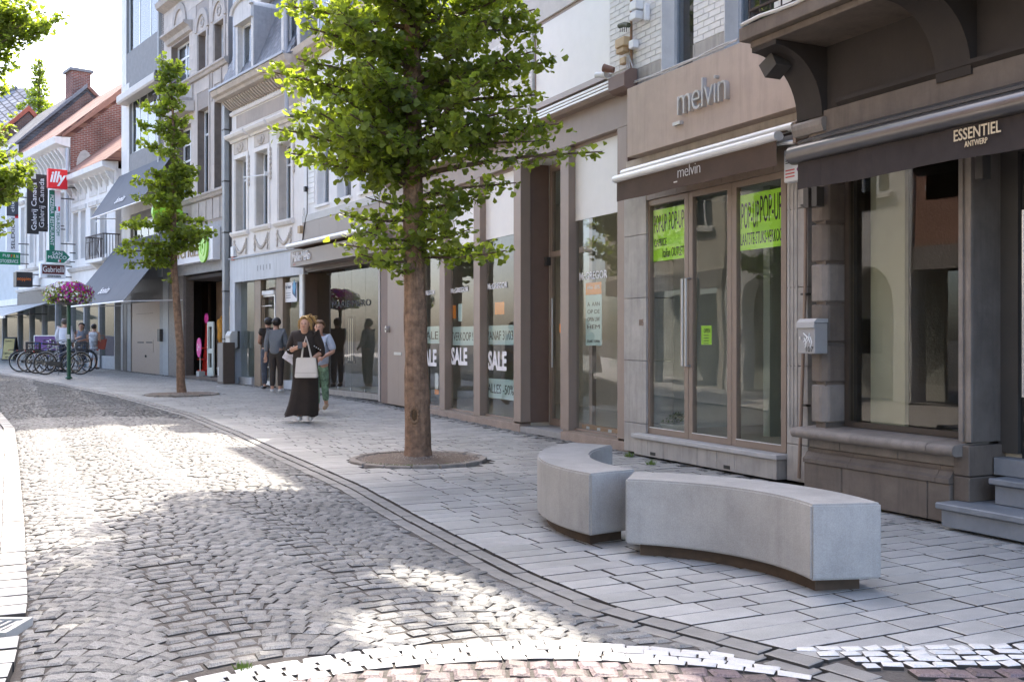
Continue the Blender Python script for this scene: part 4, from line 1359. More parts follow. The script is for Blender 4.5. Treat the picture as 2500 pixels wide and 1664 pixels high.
# ground floor: recessed glass front
vgl = .30
gl0, gl1 = f.U(746, 0) + .03, f.U(927, 0)
zt = f.Z(926, 646, vgl)
zs0 = f.gz(gl1) + .10
t.part('jamb', B().box(u0, u0 + .06, -.02, .32, z0, 3.28), mat('grey_metal_jamb', (.38, .36, .34), .4, .05))
t.part('side_panel', B().box(u0 + .062, u0 + .09, .0, 1.0, z0, 3.28), DKBROWN)
t.part('jamb', B().box(u1 - .09, u1 - .005, -.02, .34, z0, 3.28), mat('grey_metal_jamb', (.38, .36, .34), .4, .05))
t.part('shutter_box', B().box(u0 + .06, u1 - .09, .0, .3, zt + .02, 3.28).box(u0 + .06, u1 - .09, -.03, .02, zt + .06, zt + .14).box(u0 + .06, u1 - .09, -.015, .02, zt + .2, zt + .28), DKBROWN)
t.part('sill', B().box(u0 + .06, u1 - .09, vgl - .16, vgl + .1, z0, zs0), M_STONE)
cuts = [u0 + .09, f.U(827, vgl), f.U(858, vgl), f.U(892, vgl), u1 - .09]
for a, c in zip(cuts, cuts[1:]):
    p = t.part('shop_pane', B().box(a + .004, c - .004, vgl, vgl + .012, zs0 + .01, zt), G_SHOP)
    t.part('patch_fitting', B().box(c - .05, c - .005, vgl - .01, vgl + .02, zs0 + .012, zs0 + .07), STEEL, p)
t.part('bottom_rail', B().box(u0 + .06, u1 - .09, vgl - .01, vgl + .02, zs0 - .0, zs0 + .012), DKBROWN)
t.part('back_wall', B().box(u0, u1, 4.0, 4.1, 0, 3.3), INT_WALL)
t.part('shop_floor', B().box(u0 + .1, u1 - .1, .42, 4.0, zs0 - .08, zs0 - .01), INT_FLOOR)
t.part('party_wall', B().box(u0 + .0, u0 + .06, .42, 4, z0, 3.29).box(u1 - .08, u1, .36, 4, z0, 3.29), mat('grey_inside', (.33, .32, .30), .9))
t.part('shop_ceiling', B().box(u0 + .06, u1 - .08, .32, 4, 3.24, 3.29), INT_WALL)
ftext(t, 'MARIE MERO', f, 812, 752, 905, 729, PRINT, vgl - .008, .004)
# striped banner panel and grasses in the window
ub = f.U(848, vgl + .5)
bn = t.part('striped_panel', B().box(ub, ub + .42, vgl + .5, vgl + .53, f.Z(848, 886, vgl + .5), f.Z(848, 772, vgl + .5)), PRINT)
for k in range(3):
    t.part('stripe', B().box(ub + .07 + k * .11, ub + .115 + k * .11, vgl + .494, vgl + .499, f.Z(848, 880, vgl + .5), f.Z(848, 778, vgl + .5)), mat('cream_stripe', (.6, .55, .46), .8), bn)
# signboard
s0, s1 = f.U(709, -.34), f.U(897, -.34) + .7
zs1, zs2 = 3.0, 3.36
t = T('signboard', 'long brown signboard with white lettering marie mero above a glass shopfront', 'sign', f, (s0, -.3, zs1))
t.part('board', B().box(s0, s1, -.34, -.024, zs1, zs2), BROWNBOARD, bevel=.003)
a, c = f.U(715, -.35), f.U(758, -.35)
text(t, 'MaRie MéRo', (a, -.343, zs1 + .10), UX, UZ, c - a, .215, VINYL, .03, offset=-.005, spacing=.82)
text(t, '1.2.3', (a, -.343, zs1 + .03), UX, UZ, .14, .035, mat('red_print', (.6, .1, .1), .5), .004)
# rolled awning
a0, a1 = f.U(704, -.42), f.U(898, -.42)
za = 3.475
t = T('rolled_white_awning', 'rolled white awning tube above the brown marie mero signboard', 'awning', f, (a0, -.05, za))
t.part('front_tube', B().prism([(-.42 + .075 * math.cos(x), za + .06 * math.sin(x)) for x in [2 * math.pi * k / 12 for k in range(12)]], a0, a1, 'x'), ALU, smooth=50)
t.part('roll', B().box(a0 + .15, a1 - .1, -.36, -.045, za - .055, za + .04), mat('brown_canvas_roll', (.16, .09, .05), .8))
t.part('hood', B().prism([(-.40, za + .062), (-.045, za + .10), (-.045, za + .115), (-.40, za + .078)], a0 + .03, a1, 'x'), BROWNBOARD)
# mannequin-like grass pot
c = (f.U(822, .9), .9, zs0 - .01)
t = T('potted_grass', 'dark pot with tall thin grasses standing behind the glass of the brown-signed shop', 'potted plant', f, c)
t.part('pot', B().lathe([(.10, 0), (.13, .3), (.14, .33), (.12, .33)], c, 12), BLACK, smooth=40)
gb_ = B()
for k in range(46):
    a = random.uniform(0, 6.28); r = random.uniform(.03, .18); h = random.uniform(.4, .75)
    gb_.tube([(c[0] + .03 * math.cos(a), c[1] + .03 * math.sin(a), c[2] + .3), (c[0] + r * .6 * math.cos(a), c[1] + r * .6 * math.sin(a), c[2] + .3 + h * .7), (c[0] + r * 1.6 * math.cos(a), c[1] + r * 1.6 * math.sin(a), c[2] + .3 + h)], [.006, .005, .002], 3)
t.part('blades', gb_, mat('dry_grass', (.12, .12, .05), .7, .2))
# cable drop with bird-shaped clip on the white wall
t = T('hanging_cable', 'thin dark cable hanging with a splice box down the white rendered wall', 'cable', f, f.P(751, 590, -.06))
pts = [f.P(750, 380, -.04), f.P(750, 478, -.04), f.P(750, 520, -.05), f.P(744, 545, -.05), f.P(738, 590, -.05)]
t.part('cable', B().tube(pts, .011, 5), BLACK)
p = f.P(747, 468, -.05)
t.part('splice_box', B().box(p[0] - .05, p[0] + .04, -.09, -.02, p[2], p[2] + .12), BLACK)
p = f.P(742, 517, -.05)
t.part('cable_coil', B().tube([(p[0] + .06 * math.cos(a), -.05, p[2] + .09 * math.sin(a)) for a in [k * .7 for k in range(12)]], .008, 4), CAB)
p = f.P(733, 570, -.05)
t.part('terminal_box', B().box(p[0], p[0] + .16, -.12, -.0, p[2], p[2] + .17), mat('tan_plastic', (.52, .38, .22), .6, .1))
# lamp post tube in front of the roof edge (street lamp mast fixed to the facade)
q0 = f.P(700, 290, -.35)
t = T('flag_mast', 'slim grey metal mast standing in front of the slate mansard', 'mast', F_O, F_O.P(700, 290, -.3))
t.part('mast', B().tube([F_O.P(700, 285, -.3), F_O.P(699, -60, -.3)], .05, 10), mat('grey_mast', (.40, .41, .44), .5, .1), smooth=60)
t.part('wall_bracket', B().box(*[F_O.U(700, -.3) + d for d in (-.03, .03)], -.3, .0, F_O.Z(700, 285, -.3), F_O.Z(700, 279, -.3)), DARKMET)

# ================================================================== ornate cream house
CREAM = mat('cream_stucco', (0.80, 0.765, 0.725), .75, .08, 2.0, bump=.06, streak=.12)
CREAM2 = mat('warm_stucco', (0.58, 0.52, 0.455), .8, .15, 4, bump=.1, streak=.15)
f = F_O
u0, u1 = f.U(566), f.U(742) + .1
t = T('ornate_cream_house', 'ornate cream stucco house with garlands, tall windows and slate mansard dormers', 'building', f, (u0, 0, 0))
W = [(f.U(575), f.U(602), 391, 567, 448, 575), (f.U(625), f.U(654.5), 373, 553, 432, 625), (f.U(680), f.U(711), 353, 540, 411, 680)]
holes = []
for (a, c, yt, yb, ytr, px) in W:
    holes.append((a, c, f.Z(px, yb), f.Z(px, yt)))
zc0 = 7.15
fz0 = f.Z(562, 691)
fz1 = f.Z(562, 634)
bb = B(); wall(bb, u0, u1, fz1, 7.62, 0, .34, holes)
t.part('wall', bb, CREAM)
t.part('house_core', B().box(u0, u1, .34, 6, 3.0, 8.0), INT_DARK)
for h, (a, c, yt, yb, ytr, px) in zip(holes, W):
    t.part('window_reveal', B().box(a - .001, a + .01, .006, .33, h[2], h[3]), CREAM2)
    window(t, a + .01, c, h[2], h[3], .20, .05, PVC, G_WIN, bars_z=(f.Z(px, ytr, .2),), back=NET, bv=.09)
    ar = B()
    for (p, q) in ((a - .14, a - .02), (c + .02, c + .14)):
        ar.box(p, q, -.03, .01, h[2] - .02, h[3] + .1)
    ar.box(a - .14, c + .14, -.032, .01, h[3] + .002, h[3] + .12)
    t.part('architrave', ar, CREAM, bevel=.01)
    t.part('window_sill', B().prism([(.1, h[2] - .13), (-.06, h[2] - .13), (-.10, h[2] - .06), (-.10, h[2] - .01), (.1, h[2] - .003)], a - .18, c + .18, 'x'), CREAM)
    t.part('window_hood', B().prism([(.01, h[3] + .46), (-.05, h[3] + .46), (-.08, h[3] + .52), (-.20, h[3] + .56), (-.24, h[3] + .63), (-.22, h[3] + .66), (.01, h[3] + .68)], a - .25, c + .25, 'x'), CREAM)
    # carved panel over the window
    pb = B().box(a - .08, c + .08, -.02, .01, h[3] + .14, h[3] + .45)
    pn = t.part('carved_panel', pb, CREAM2)
    mc, zc_ = (a + c) / 2, h[3] + .28
    cb = B()
    for k in range(9):
        an = k * .7
        cb.ball((mc + .17 * math.cos(an) * (1 + .1 * (k % 2)), -.03, zc_ + .09 * math.sin(an)), .055, .03, .045, 6, 4)
    cb.ball((mc, -.04, zc_ + .02), .08, .045, .10, 8, 5)
    t.part('carving', cb, CREAM2, pn, smooth=60)
    # garland panel under the sill
    zt_ = h[2] - .17
    gp = t.part('garland_panel', B().box(a - .10, c + .10, -.015, .01, fz1 + .09, zt_), CREAM)
    gb_ = B()
    for k in range(13):
        q = k / 12
        x = a - .02 + (c - a + .04) * q
        z = zt_ - .14 - .26 * math.sin(q * math.pi)
        gb_.ball((x, -.03, z), .045 + .025 * math.sin(q * math.pi), .03, .05, 6, 4)
    for x in (a - .02, c + .02):
        for k in range(6):
            gb_.ball((x + .012 * (-1) ** k, -.03, zt_ - .08 - k * .07), .035, .025, .045, 6, 4)
    t.part('garland', gb_, CREAM2, gp, smooth=60)
# side scroll strips beside windows
for h in holes:
    b = B()
    for k in range(7): b.ball((h[1] + .19, -.02, h[3] - .05 - k * .12), .035, .025, .06, 6, 4)
    t.part('drop_ornament', b, CREAM2, smooth=60)
# frieze and cornice
t.part('frieze_panel', B().box(u0 + .35, u1 - .2, -.012, .01, 6.98, 7.32), mat('tan_frieze', (.43, .37, .32), .8, .15, 2, streak=.2))
t.part('frieze_moulding', B().prism([(.01, 7.36), (-.05, 7.36), (-.08, 7.42), (-.05, 7.46), (.01, 7.46)], u0, u1, 'x'), CREAM)
t.part('frieze_moulding', B().prism([(.01, 6.90), (-.04, 6.90), (-.06, 6.94), (.01, 6.96)], u0, u1, 'x'), CREAM)
CORN = mat('aged_cornice', (.52, .45, .385), .75, .2, 4, streak=.2)
t.part('cornice', B().prism([(.2, 7.70), (-.42, 7.74), (-.45, 7.80), (-.52, 7.84), (-.56, 7.93), (-.56, 7.97), (.2, 8.02)], u0 - .12, u1, 'x'), CORN)
for k in range(int((u1 - u0) / .16)):
    x = u0 + .05 + k * .16
    t.part('dentil', B().prism([(.0, 7.50), (-.10, 7.52), (-.28, 7.66), (-.30, 7.70), (.0, 7.70)], x, x + .075, 'x'), CORN)
t.part('gutter', B().box(u0 - .14, u1, -.60, -.5, 7.975, 8.03), mat('zinc_gutter', (.36, .38, .42), .5, .1))
# mansard: backing plane with single slates, dormers
mz0, mz1, mv0, mv1 = 8.03, 10.25, -.35, .55
t.part('roof', B().prism([(mv0, mz0), (mv1, mz1), (mv1 + .3, mz1 + .1), (6, mz1 + .1), (6, mz0)], u0, u1, 'x'), SLATE_BACK)
sl = math.atan2(mv1 - mv0, mz1 - mz0)
sm = B().box(-.095, .095, -.012, 0, -.075, .075).mesh('slate', SLATE)
for r in range(15):
    z = mz0 + .1 + r * .145
    v = mv0 + (z - mz0) * (mv1 - mv0) / (mz1 - mz0) - .008
    n = int((u1 - u0) / .205)
    for k in range(n):
        x = u0 + .1 + k * .205 + (r % 2) * .1
        if x > u1 - .1: continue
        t.inst('slate', sm, (x, v, z), rot=(-sl, 0, 0))
t.part('roof_cornice', B().prism([(mv1 - .25, mz1), (mv1 - .3, mz1 + .12), (mv1 - .05, mz1 + .22), (mv1 + .3, mz1 + .2), (mv1 + .3, mz1)], u0, u1, 'x'), CREAM)
ZINC = mat('grey_zinc', (.33, .33, .34), .6, .15, streak=.2)
for (pa, pb_) in ((585, 628), (697, 742)):
    a, c = f.U(pa, -.25), f.U(pb_, -.25)
    zt_ = 9.45
    w = c - a
    ob = B().box(a, a + .14, -.36, .6, mz0 + .02, zt_).box(c - .14, c, -.36, .6, mz0 + .02, zt_)
    arch = [(a, zt_), (c, zt_), (c, zt_ + .30)] + [((a + c) / 2 + w / 2 * math.cos(x), zt_ + .30 + .22 * math.sin(x)) for x in [math.pi * k / 10 for k in range(1, 10)]] + [(a, zt_ + .30)]
    d = t.part('dormer', ob, mat('dormer_paint', (.60, .58, .55), .7, .12, streak=.15), label=None)
    t.part('dormer_head', B().prism(arch, -.42, .62, 'y'), MATS['dormer_paint'], d, smooth=35)
    rim = [((a + c) / 2 + (w / 2 + .08) * math.cos(x), zt_ + .28 + .30 * math.sin(x)) for x in [math.pi * k / 12 for k in range(13)]]
    t.part('dormer_moulding', B().tube([(p[0], -.44, p[1]) for p in rim], .06, 6), MATS['dormer_paint'], d, smooth=50)
    t.part('dormer_cheek', B().box(c - .005, c + .015, -.34, .6, mz0 + .05, zt_ + .28), ZINC, d)
    window(t, a + .14, c - .14, mz0 + .04, zt_, -.22, .06, PVC, G_WIN, parent=d, name='dormer_window', back=NET, bv=.2)
# grey shopfront, to let
GREYP = mat('pale_grey_panel', (.53, .55, .58), .5, .05, 2, streak=.22)
n = 9
for k in range(n):
    a = u0 + (u1 - u0) * k / n
    t.part('fascia_panel', B().box(a + .002, a + (u1 - u0) / n - .002, -.06, .06, fz0, fz1 - .02), GREYP)
t.part('fascia_flashing', B().box(u0, u1, -.10, .02, fz1 - .018, fz1 + .02), mat('zinc_gutter', (.36, .38, .42), .5, .1))
zbase = f.gz(u0) - .06
t.part('post', B().box(u0, f.U(573, -.06), -.06, .3, zbase, fz0 - .003), GREYP)
t.part('post', B().box(f.U(731, -.06), f.U(738.5, -.06), -.06, .3, zbase, fz0 - .003), WHITE)
vg_ = .12
zpl = f.Z(575, 918, vg_)
WOODM = mat('bronze_brown_post', (.26, .19, .13), .45, .1)
for (a, c) in ((581, 621), (690, 731)):
    ua, uc = f.U(a, vg_) - .05, f.U(c, vg_)
    t.part('plinth', B().box(ua, uc, vg_ - .08, vg_ + .2, zbase, zpl), GREYP)
    t.part('shop_pane', B().box(ua, uc, vg_ - .004, vg_ + .004, zpl + .002, fz0 - .003), G_SHOP)
for (a, c) in ((621, 636), (674, 690)):
    t.part('post', B().box(f.U(a, .02), f.U(c, .02), .02, .24, zbase, fz0 - .004), WOODM)
da, dc = f.U(636, .12), f.U(674, .12)
zd = f.Z(636, 721, .12)
t.part('transom_bar', B().box(da, dc, .05, .16, zd, zd + .10), WHITE)
t.part('fanlight', B().box(da, dc, .10, .108, zd + .1, fz0 - .004), G_SHOP)
d = t.part('shop_door', B().box(da, da + .05, .09, .14, zbase + .05, zd).box(dc - .05, dc, .09, .14, zbase + .05, zd).box(da + .05, dc - .05, .09, .14, zbase + .05, zbase + .15).box(da + .05, dc - .05, .09, .14, zd - .05, zd - .003), ALU)
t.part('pane', B().box(da + .045, dc - .045, .112, .118, zbase + .14, zd - .045), G_SHOP, d)
for k in range(4):
    x = da + .12 + k * .10
    t.part('door_bar', B().tube([(x, .05, zbase + .2), (x, .05, zd - .12)], .016, 6), STEEL if k < 2 else WOODM, d)
for z in (zbase + .5, zbase + 1.3, zd - .3):
    t.part('cross_bar', B().box(da + .1, dc - .08, .045, .06, z, z + .025), STEEL, d)
t.part('back_wall', B().box(u0, u1, 3.6, 3.7, 0, 3.1), INT_WALL)
t.part('party_wall', B().box(u0, u0 + .06, .3, 3.6, zbase, 3.0).box(u1 - .16, u1 - .1, .3, 3.6, zbase, 3.0), INT_WALL)
t.part('shop_floor', B().box(u0 + .06, u1 - .16, .33, 3.6, zbase, zbase + .12), INT_FLOOR)
t.part('shop_ceiling', B().box(u0 + .06, u1 - .16, .3, 3.6, fz0 + .02, fz0 + .06), INT_WALL)
# leftover lettering stains of the old sign
for k, px in enumerate((628, 635, 642, 650, 658)):
    a = f.U(px, -.062)
    t.part('glue_trace', B().box(a, a + .05, -.0625, -.0605, fz0 + .22 + .02 * (k % 2), fz0 + .36), mat('glue_stain', (.32, .33, .35), .9, .3, 30))
# to-let board
a, c = f.U(695, .08), f.U(724, .08)
zz0, zz1 = f.Z(695, 738, .08), f.Z(695, 690, .08)
t2 = T('to_let_board', 'white to let board with a blue diamond hung in the vacant grey shopfront', 'sign', f, (a, .08, zz0))
t2.part('board', B().box(a, c, .085, .10, zz0, zz1), VINYL)
text(t2, 'te huur', (a + .06, .083, zz0 + .33), UX, UZ, .30, .10, mat('navy_print', (.03, .06, .14), .5), .003)
for k in range(3):
    t2.part('print_line', B().box(a + .06, a + .34, .082, .0845, zz0 + .10 + k * .055, zz0 + .12 + k * .055), mat('grey_print', (.3, .32, .36), .6))
xm = c - .13
t2.part('navy_field', B().prism([(c - .24, zz0 + .2), (c - .02, zz0 + .08), (c - .02, zz1 - .02), (c - .24, zz1 - .02)], .081, .0845, 'y'), MATS['navy_print'])
t2.part('blue_diamond', B().prism([(xm, zz0 + .16), (xm + .10, zz0 + .36), (xm, zz1 + .06), (xm - .10, zz0 + .36)], .074, .0805, 'y'), mat('sky_blue_print', (.10, .36, .62), .5))
# retractable line between the first two windows
t = T('wire_arm', 'thin pale wire bracket reaching across two windows of the ornate cream house', 'bracket', f, f.P(594, 433, -.1))
t.part('rod', B().tube([f.P(594, 433, -.2), f.P(640, 428, -.12), f.P(656, 424, .02)], .018, 5), WHITE)
t.part('mount', B().box(f.U(655), f.U(655) + .06, -.12, .0, f.Z(655, 430), f.Z(655, 420)), WHITE)
# mailbox at the left post and utility cabinet, alarm lamp
q = f.P(551, 853, -.22)
t = T('round_mailbox', 'pale grey rounded mailbox fixed beside the steel downpipe', 'mailbox', f, (f.U(553, -.2), -.1, f.Z(553, 853, -.2)))
a = f.U(551, -.26); c = f.U(572, -.1)
zm0, zm1 = f.Z(551, 850, -.2), f.Z(551, 808, -.2)
t.part('body', B().prism([(-.05, zm0 + .05), (-.09, zm0), (-.22, zm0), (-.27, zm0 + .05), (-.27, zm1 - .10), (-.21, zm1), (-.05, zm1)], a, a + .32, 'x'), mat('pale_mailbox', (.60, .61, .60), .4, .05), bevel=.01)
t.part('flap', B().box(a + .03, a + .29, -.285, -.268, zm1 - .19, zm1 - .13), mat('light_enamel', (.52, .51, .5), .35, .05))
t.part('back_plate', B().box(a + .03, a + .29, -.05, .02, zm0, zm1), DARKMET)
q = f.P(565, 633, -.08)
t = T('alarm_siren', 'small white alarm siren with a red lower lens on the cream wall corner', 'alarm box', f, q)
t.part('case', B().box(q[0], q[0] + .20, -.11, -.0, q[2] + .06, q[2] + .34), PVC, bevel=.015)
t.part('lens', B().box(q[0] + .02, q[0] + .17, -.10, -.01, q[2] - .03, q[2] + .057), mat('red_lens', (.5, .06, .03), .3))

# ================================================================== tall beige stone house (haberdashery)
BEIGE = mat('beige_stone_block', (0.55, 0.495, 0.445), .8, .12, 2.5, bump=.08, streak=.25, piece=.06)
BEIGE2 = mat('beige_stone_joint', (0.34, 0.30, 0.27), .85, .1)
BTRIM = mat('beige_stone_trim', (0.46, 0.415, 0.375), .8, .15, 4, streak=.35)
SPECK = mat('speckled_granite', (.17, .155, .145), .5, .1, 5, speck=.7)
f = F_V
u0, u1 = f.U(400), f.U(557)
t = T('tall_beige_house', 'tall beige stone house with arched top windows over the green-lettered shop', 'building', f, (u0, 0, 0))
zg0 = f.gz(u0) - .06
w_lo = [(f.U(482), f.U(508.5), 5.56, 8.0), (f.U(523), f.U(554), 5.58, 8.0)]
w_or = (f.U(432), f.U(466), 5.6, 7.75)
w_up = [(f.U(484.5), f.U(504.5), 9.1, 10.2), (f.U(524), f.U(547), 9.1, 10.2)]
w_tr = (f.U(418), f.U(462), 9.15, 10.4)
holes = w_lo + [w_or] + w_up + [w_tr]
zf = 4.62
bb = B(); wall(bb, u0, u1, zf, 15.2, .012, .36, holes)
t.part('wall', bb, BEIGE2)
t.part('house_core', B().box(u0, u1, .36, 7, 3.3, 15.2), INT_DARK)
t.part('side_wall', B().box(u1 - .003, u1 + .02, .0, 7, 7.9, 15.2), mat('grey_side_render', (.22, .215, .215), .9, .15, 1.5, streak=.15))
blocks(t, 'stone_block', BEIGE, u0, u1, 8.5, 13.0, .012, .014, .85, .375, .006, holes + [(w[0] - .2, w[1] + .2, w[3], w[3] + .85) for w in w_up], bond=.5)
blocks(t, 'stone_block', BEIGE, u0, u1, 5.5, 8.5, .012, .014, .85, .75, .005, holes, bond=.5)
for w in w_lo + w_up + [w_or, w_tr]:
    t.part('window_reveal', B().box(w[0] - .001, w[0] + .012, .005, .34, w[2], w[3]), mat('brown_reveal', (.20, .165, .14), .85, .2, 5))
    bu = ((w[0] + w[1]) / 2,) if w in (w_or, w_tr) else ()
    bz = (w[3] - .7,) if w in w_lo else ((w[3] - .5, w[3] - 1.0) if w is w_or else (w[3] - .45,))
    window(t, w[0] + .012, w[1], w[2], w[3], .20, .06, PVC, G_WIN, bars_z=bz, bars_u=bu, back=NET, bv=.1)
# string courses, pilaster strips
for z in (9.0, 5.45):
    t.part('string_course', B().prism([(.01, z - .12), (-.06, z - .10), (-.10, z - .03), (-.14, z), (-.14, z + .05), (.01, z + .09)], u0, u1 + .03, 'x'), BTRIM)
for px in (470, 511.5, 517, 540):
    x = f.U(px)
    t.part('pilaster_strip', B().box(x, x + .07, -.03, .01, 5.55 if px in (511.5,) else 8.05, 8.87), BTRIM)
# spandrel with recessed panels under the string course
for (a, c) in ((469, 485), (487, 503), (505, 519), (521, 537), (539, 555)):
    t.part('spandrel_panel', B().box(f.U(a), f.U(c), -.012, .008, zf + .1, 5.30), BTRIM)
# blind arches above the upper windows
def arch_band(ca, za, r_out, r_in, v0, v1, m, nm):
    pr = [(ca + r_out * math.cos(x), za + 1.15 * r_out * math.sin(x)) for x in [math.pi * k / 14 for k in range(15)]]
    pr += [(ca + r_in * math.cos(x), za + 1.15 * r_in * math.sin(x)) for x in [math.pi * k / 14 for k in range(14, -1, -1)]]
    b = B()
    n = 15
    for k in range(14):
        q = [pr[k], pr[k + 1], pr[2 * n - 2 - k], pr[2 * n - 1 - k]]
        b.hexa([(p[0], v0, p[1]) for p in q], [(p[0], v1, p[1]) for p in q])
    t.part(nm, b, m)
for w in w_up:
    ca, r = (w[0] + w[1]) / 2, (w[1] - w[0]) / 2
    arch_band(ca, w[3] + .08, r + .20, r + .05, -.05, .012, BTRIM, 'arch')
    pr = [(ca + (r + .05) * math.cos(x), w[3] + .08 + 1.15 * (r + .05) * math.sin(x)) for x in [math.pi * k / 12 for k in range(13)]]
    t.part('arch_field', B().prism(pr, -.004, .012, 'y'), BEIGE)
    cb = B()
    for k in range(8): cb.ball((ca + .12 * math.cos(k * .8), -.015, w[3] + .30 + .12 * math.sin(k * .8)), .05, .02, .05, 6, 4)
    t.part('carving', cb, BTRIM, smooth=60)
    t.part('lintel', B().box(w[0] - .15, w[1] + .15, -.02, .012, w[3], w[3] + .08), BTRIM)
    for x in (w[0] - .14, w[1] + .02): t.part('window_moulding', B().box(x, x + .12, -.03, .012, w[2], w[3]), BTRIM)
ca = (w_tr[0] + w_tr[1]) / 2
arch_band(ca, w_tr[3] + .45, .62, .45, -.05, .012, BTRIM, 'arch')
t.part('window_hood', B().prism([(.01, w_tr[3] + .05), (-.08, w_tr[3] + .08), (-.12, w_tr[3] + .2), (-.28, w_tr[3] + .28), (-.28, w_tr[3] + .34), (.01, w_tr[3] + .38)], w_tr[0] - .25, w_tr[1] + .3, 'x'), BTRIM)
t.part('gable_cornice', B().prism([(.01, 11.6), (-.25, 11.7), (-.3, 11.85), (.01, 11.9)], u0, u1 - 2.4, 'x'), BTRIM)
# oriel with small balcony
ob = B().prism([(w_or[0] - .35, -.02), (w_or[0] - .1, -.38), (w_or[1] + .1, -.38), (w_or[1] + .35, -.02)], 8.05, 8.35, 'z')
t.part('oriel_cornice', ob, BTRIM)
bl = t.part('balcony', B().box(w_tr[0] - .3, w_tr[1] + .3, -.5, .0, 8.36, 8.46), BTRIM)
for k in range(11):
    x = w_tr[0] - .25 + k * (w_tr[1] - w_tr[0] + .5) / 10
    t.part('baluster', B().tube([(x, -.45, 8.46), (x + .1 * (-1) ** k, -.45, 8.9)], .018, 5), IRON, bl)
t.part('hand_rail', B().box(w_tr[0] - .3, w_tr[1] + .3, -.48, -.43, 8.9, 8.94), IRON, bl)
t.part('roof', B().prism([(-.2, 15.2), (3.4, 18.0), (7, 15.2)], u0, u1, 'x'), SLATE_BACK)
# shop floor
t.part('shop_fascia', B().box(u0, u1, -.03, .12, 3.24, zf - .003), mat('grey_fascia_render', (.33, .33, .33), .7, .15, 5, speck=.25))
zo = f.Z(484, 662)
ugr = f.U(484, .05)
t.part('granite_panel', B().box(f.U(413), f.U(449), -.02, .3, zg0, 3.237), SPECK, bevel=.003)
t.part('granite_panel', B().box(f.U(449) + .004, f.U(482, .9), .06, .3, zg0, 3.237), mat('dark_granite', (.11, .095, .085), .45, .1, 5, speck=.5), bevel=.003)
t.part('grey_post', B().box(u0, f.U(413) - .004, -.03, .25, zg0, 3.237), mat('blue_grey_post', (.30, .32, .34), .5, .1))
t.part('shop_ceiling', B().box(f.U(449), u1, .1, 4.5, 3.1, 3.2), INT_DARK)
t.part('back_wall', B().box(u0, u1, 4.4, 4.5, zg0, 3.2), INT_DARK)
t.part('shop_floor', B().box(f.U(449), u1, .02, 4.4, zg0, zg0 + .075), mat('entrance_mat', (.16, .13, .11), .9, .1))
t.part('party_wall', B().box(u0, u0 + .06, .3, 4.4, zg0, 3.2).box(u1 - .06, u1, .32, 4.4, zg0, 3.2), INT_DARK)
t.part('inner_partition', B().box(f.U(490, 1.2), f.U(508, 1.2), 1.2, 1.3, zg0 + .08, 3.1), DKBROWN)
gd = t.part('display_glass', B().box(f.U(526), f.U(554), .30, .31, zg0 + .3, 3.1), G_SHOP)
t.part('display_backdrop', B().box(f.U(528, 1.2), u1 - .1, 1.2, 1.25, zg0 + .1, 3.1), mat('warm_display', (.42, .30, .22), .9, .3, 3))
t.part('display_plinth', B().box(f.U(527), u1, .28, 1.2, zg0 + .08, zg0 + .3), INT_WALL)
t.part('downlight', B().box(f.U(540), f.U(543), .3, .45, 3.06, 3.098), mat('lit_downlight', (.9, .7, .4), .5, 0, emis=(1, .75, .4, 6)))
# downpipe
t = T('steel_downpipe', 'tall grey square downpipe between the beige house and the cream house', 'downpipe', f, (u1 + .05, -.08, zg0))
t.part('pipe', B().box(u1 + .0, u1 + .16, -.17, -.03, zg0, 7.7), mat('grey_pipe', (.33, .34, .34), .5, .15, 3, streak=.1), bevel=.01)
t.part('round_pipe', B().tube([(f.U(577, -.1) , -.12, 7.6), (f.U(577, -.1), -.12, 11.3)], .075, 10), mat('pale_pipe', (.50, .53, .57), .5, .1), smooth=60)
for z in (1.3, 2.6, 4.2, 5.6, 7.0):
    t.part('collar', B().box(u1 - .01, u1 + .17, -.18, -.02, z, z + .04), DARKMET)
# shop sign box
vB = -.26
a, c = f.U(431, vB), f.U(519, vB)
zz0, zz1 = f.Z(431, 648, vB), f.Z(431, 648, vB) + .92
t = T('white_sign_box', 'white box sign lettered veritas with a round green emblem over the shop entrance', 'sign', f, (a, -.1, zz0))
t.part('box', B().box(a, c, vB, -.032, zz0, zz1), VINYL, bevel=.01)
ZB = mat('sandy_letter', (.42, .33, .22), .5)
text(t, 'veritas', (a + .08, vB - .004, zz0 + .17), UX, UZ, (c - a) * .62, .42, ZB, .03, offset=-.02)
GREEN = mat('bright_green_plastic', (.28, .62, .04), .35, .04)
def ring(tt, cu, v0, cz, rx, rz, hole, nm='emblem', m=GREEN, d=.06):
    b = B(); n = 24
    for k in range(n):
        x0, x1_ = 2 * math.pi * k / n, 2 * math.pi * (k + 1) / n
        q = [(cu + rx * math.cos(x0), cz + rz * math.sin(x0)), (cu + rx * math.cos(x1_), cz + rz * math.sin(x1_)), (cu + rx * hole * math.cos(x1_), cz + rz * hole * math.sin(x1_)), (cu + rx * hole * math.cos(x0), cz + rz * hole * math.sin(x0))]
        b.hexa([(p[0], v0 - d, p[1]) for p in q], [(p[0], v0, p[1]) for p in q])
    return tt.part(nm, b, m)
cu = f.U(491, vB - .1)
em = ring(t, cu, vB - .005, zz0 + .40, .34, .46, .18)
ring(t, cu, vB - .067, zz0 + .40, .2, .27, .85, 'emblem_ring', mat('light_green_plastic', (.45, .75, .12), .35), .012)
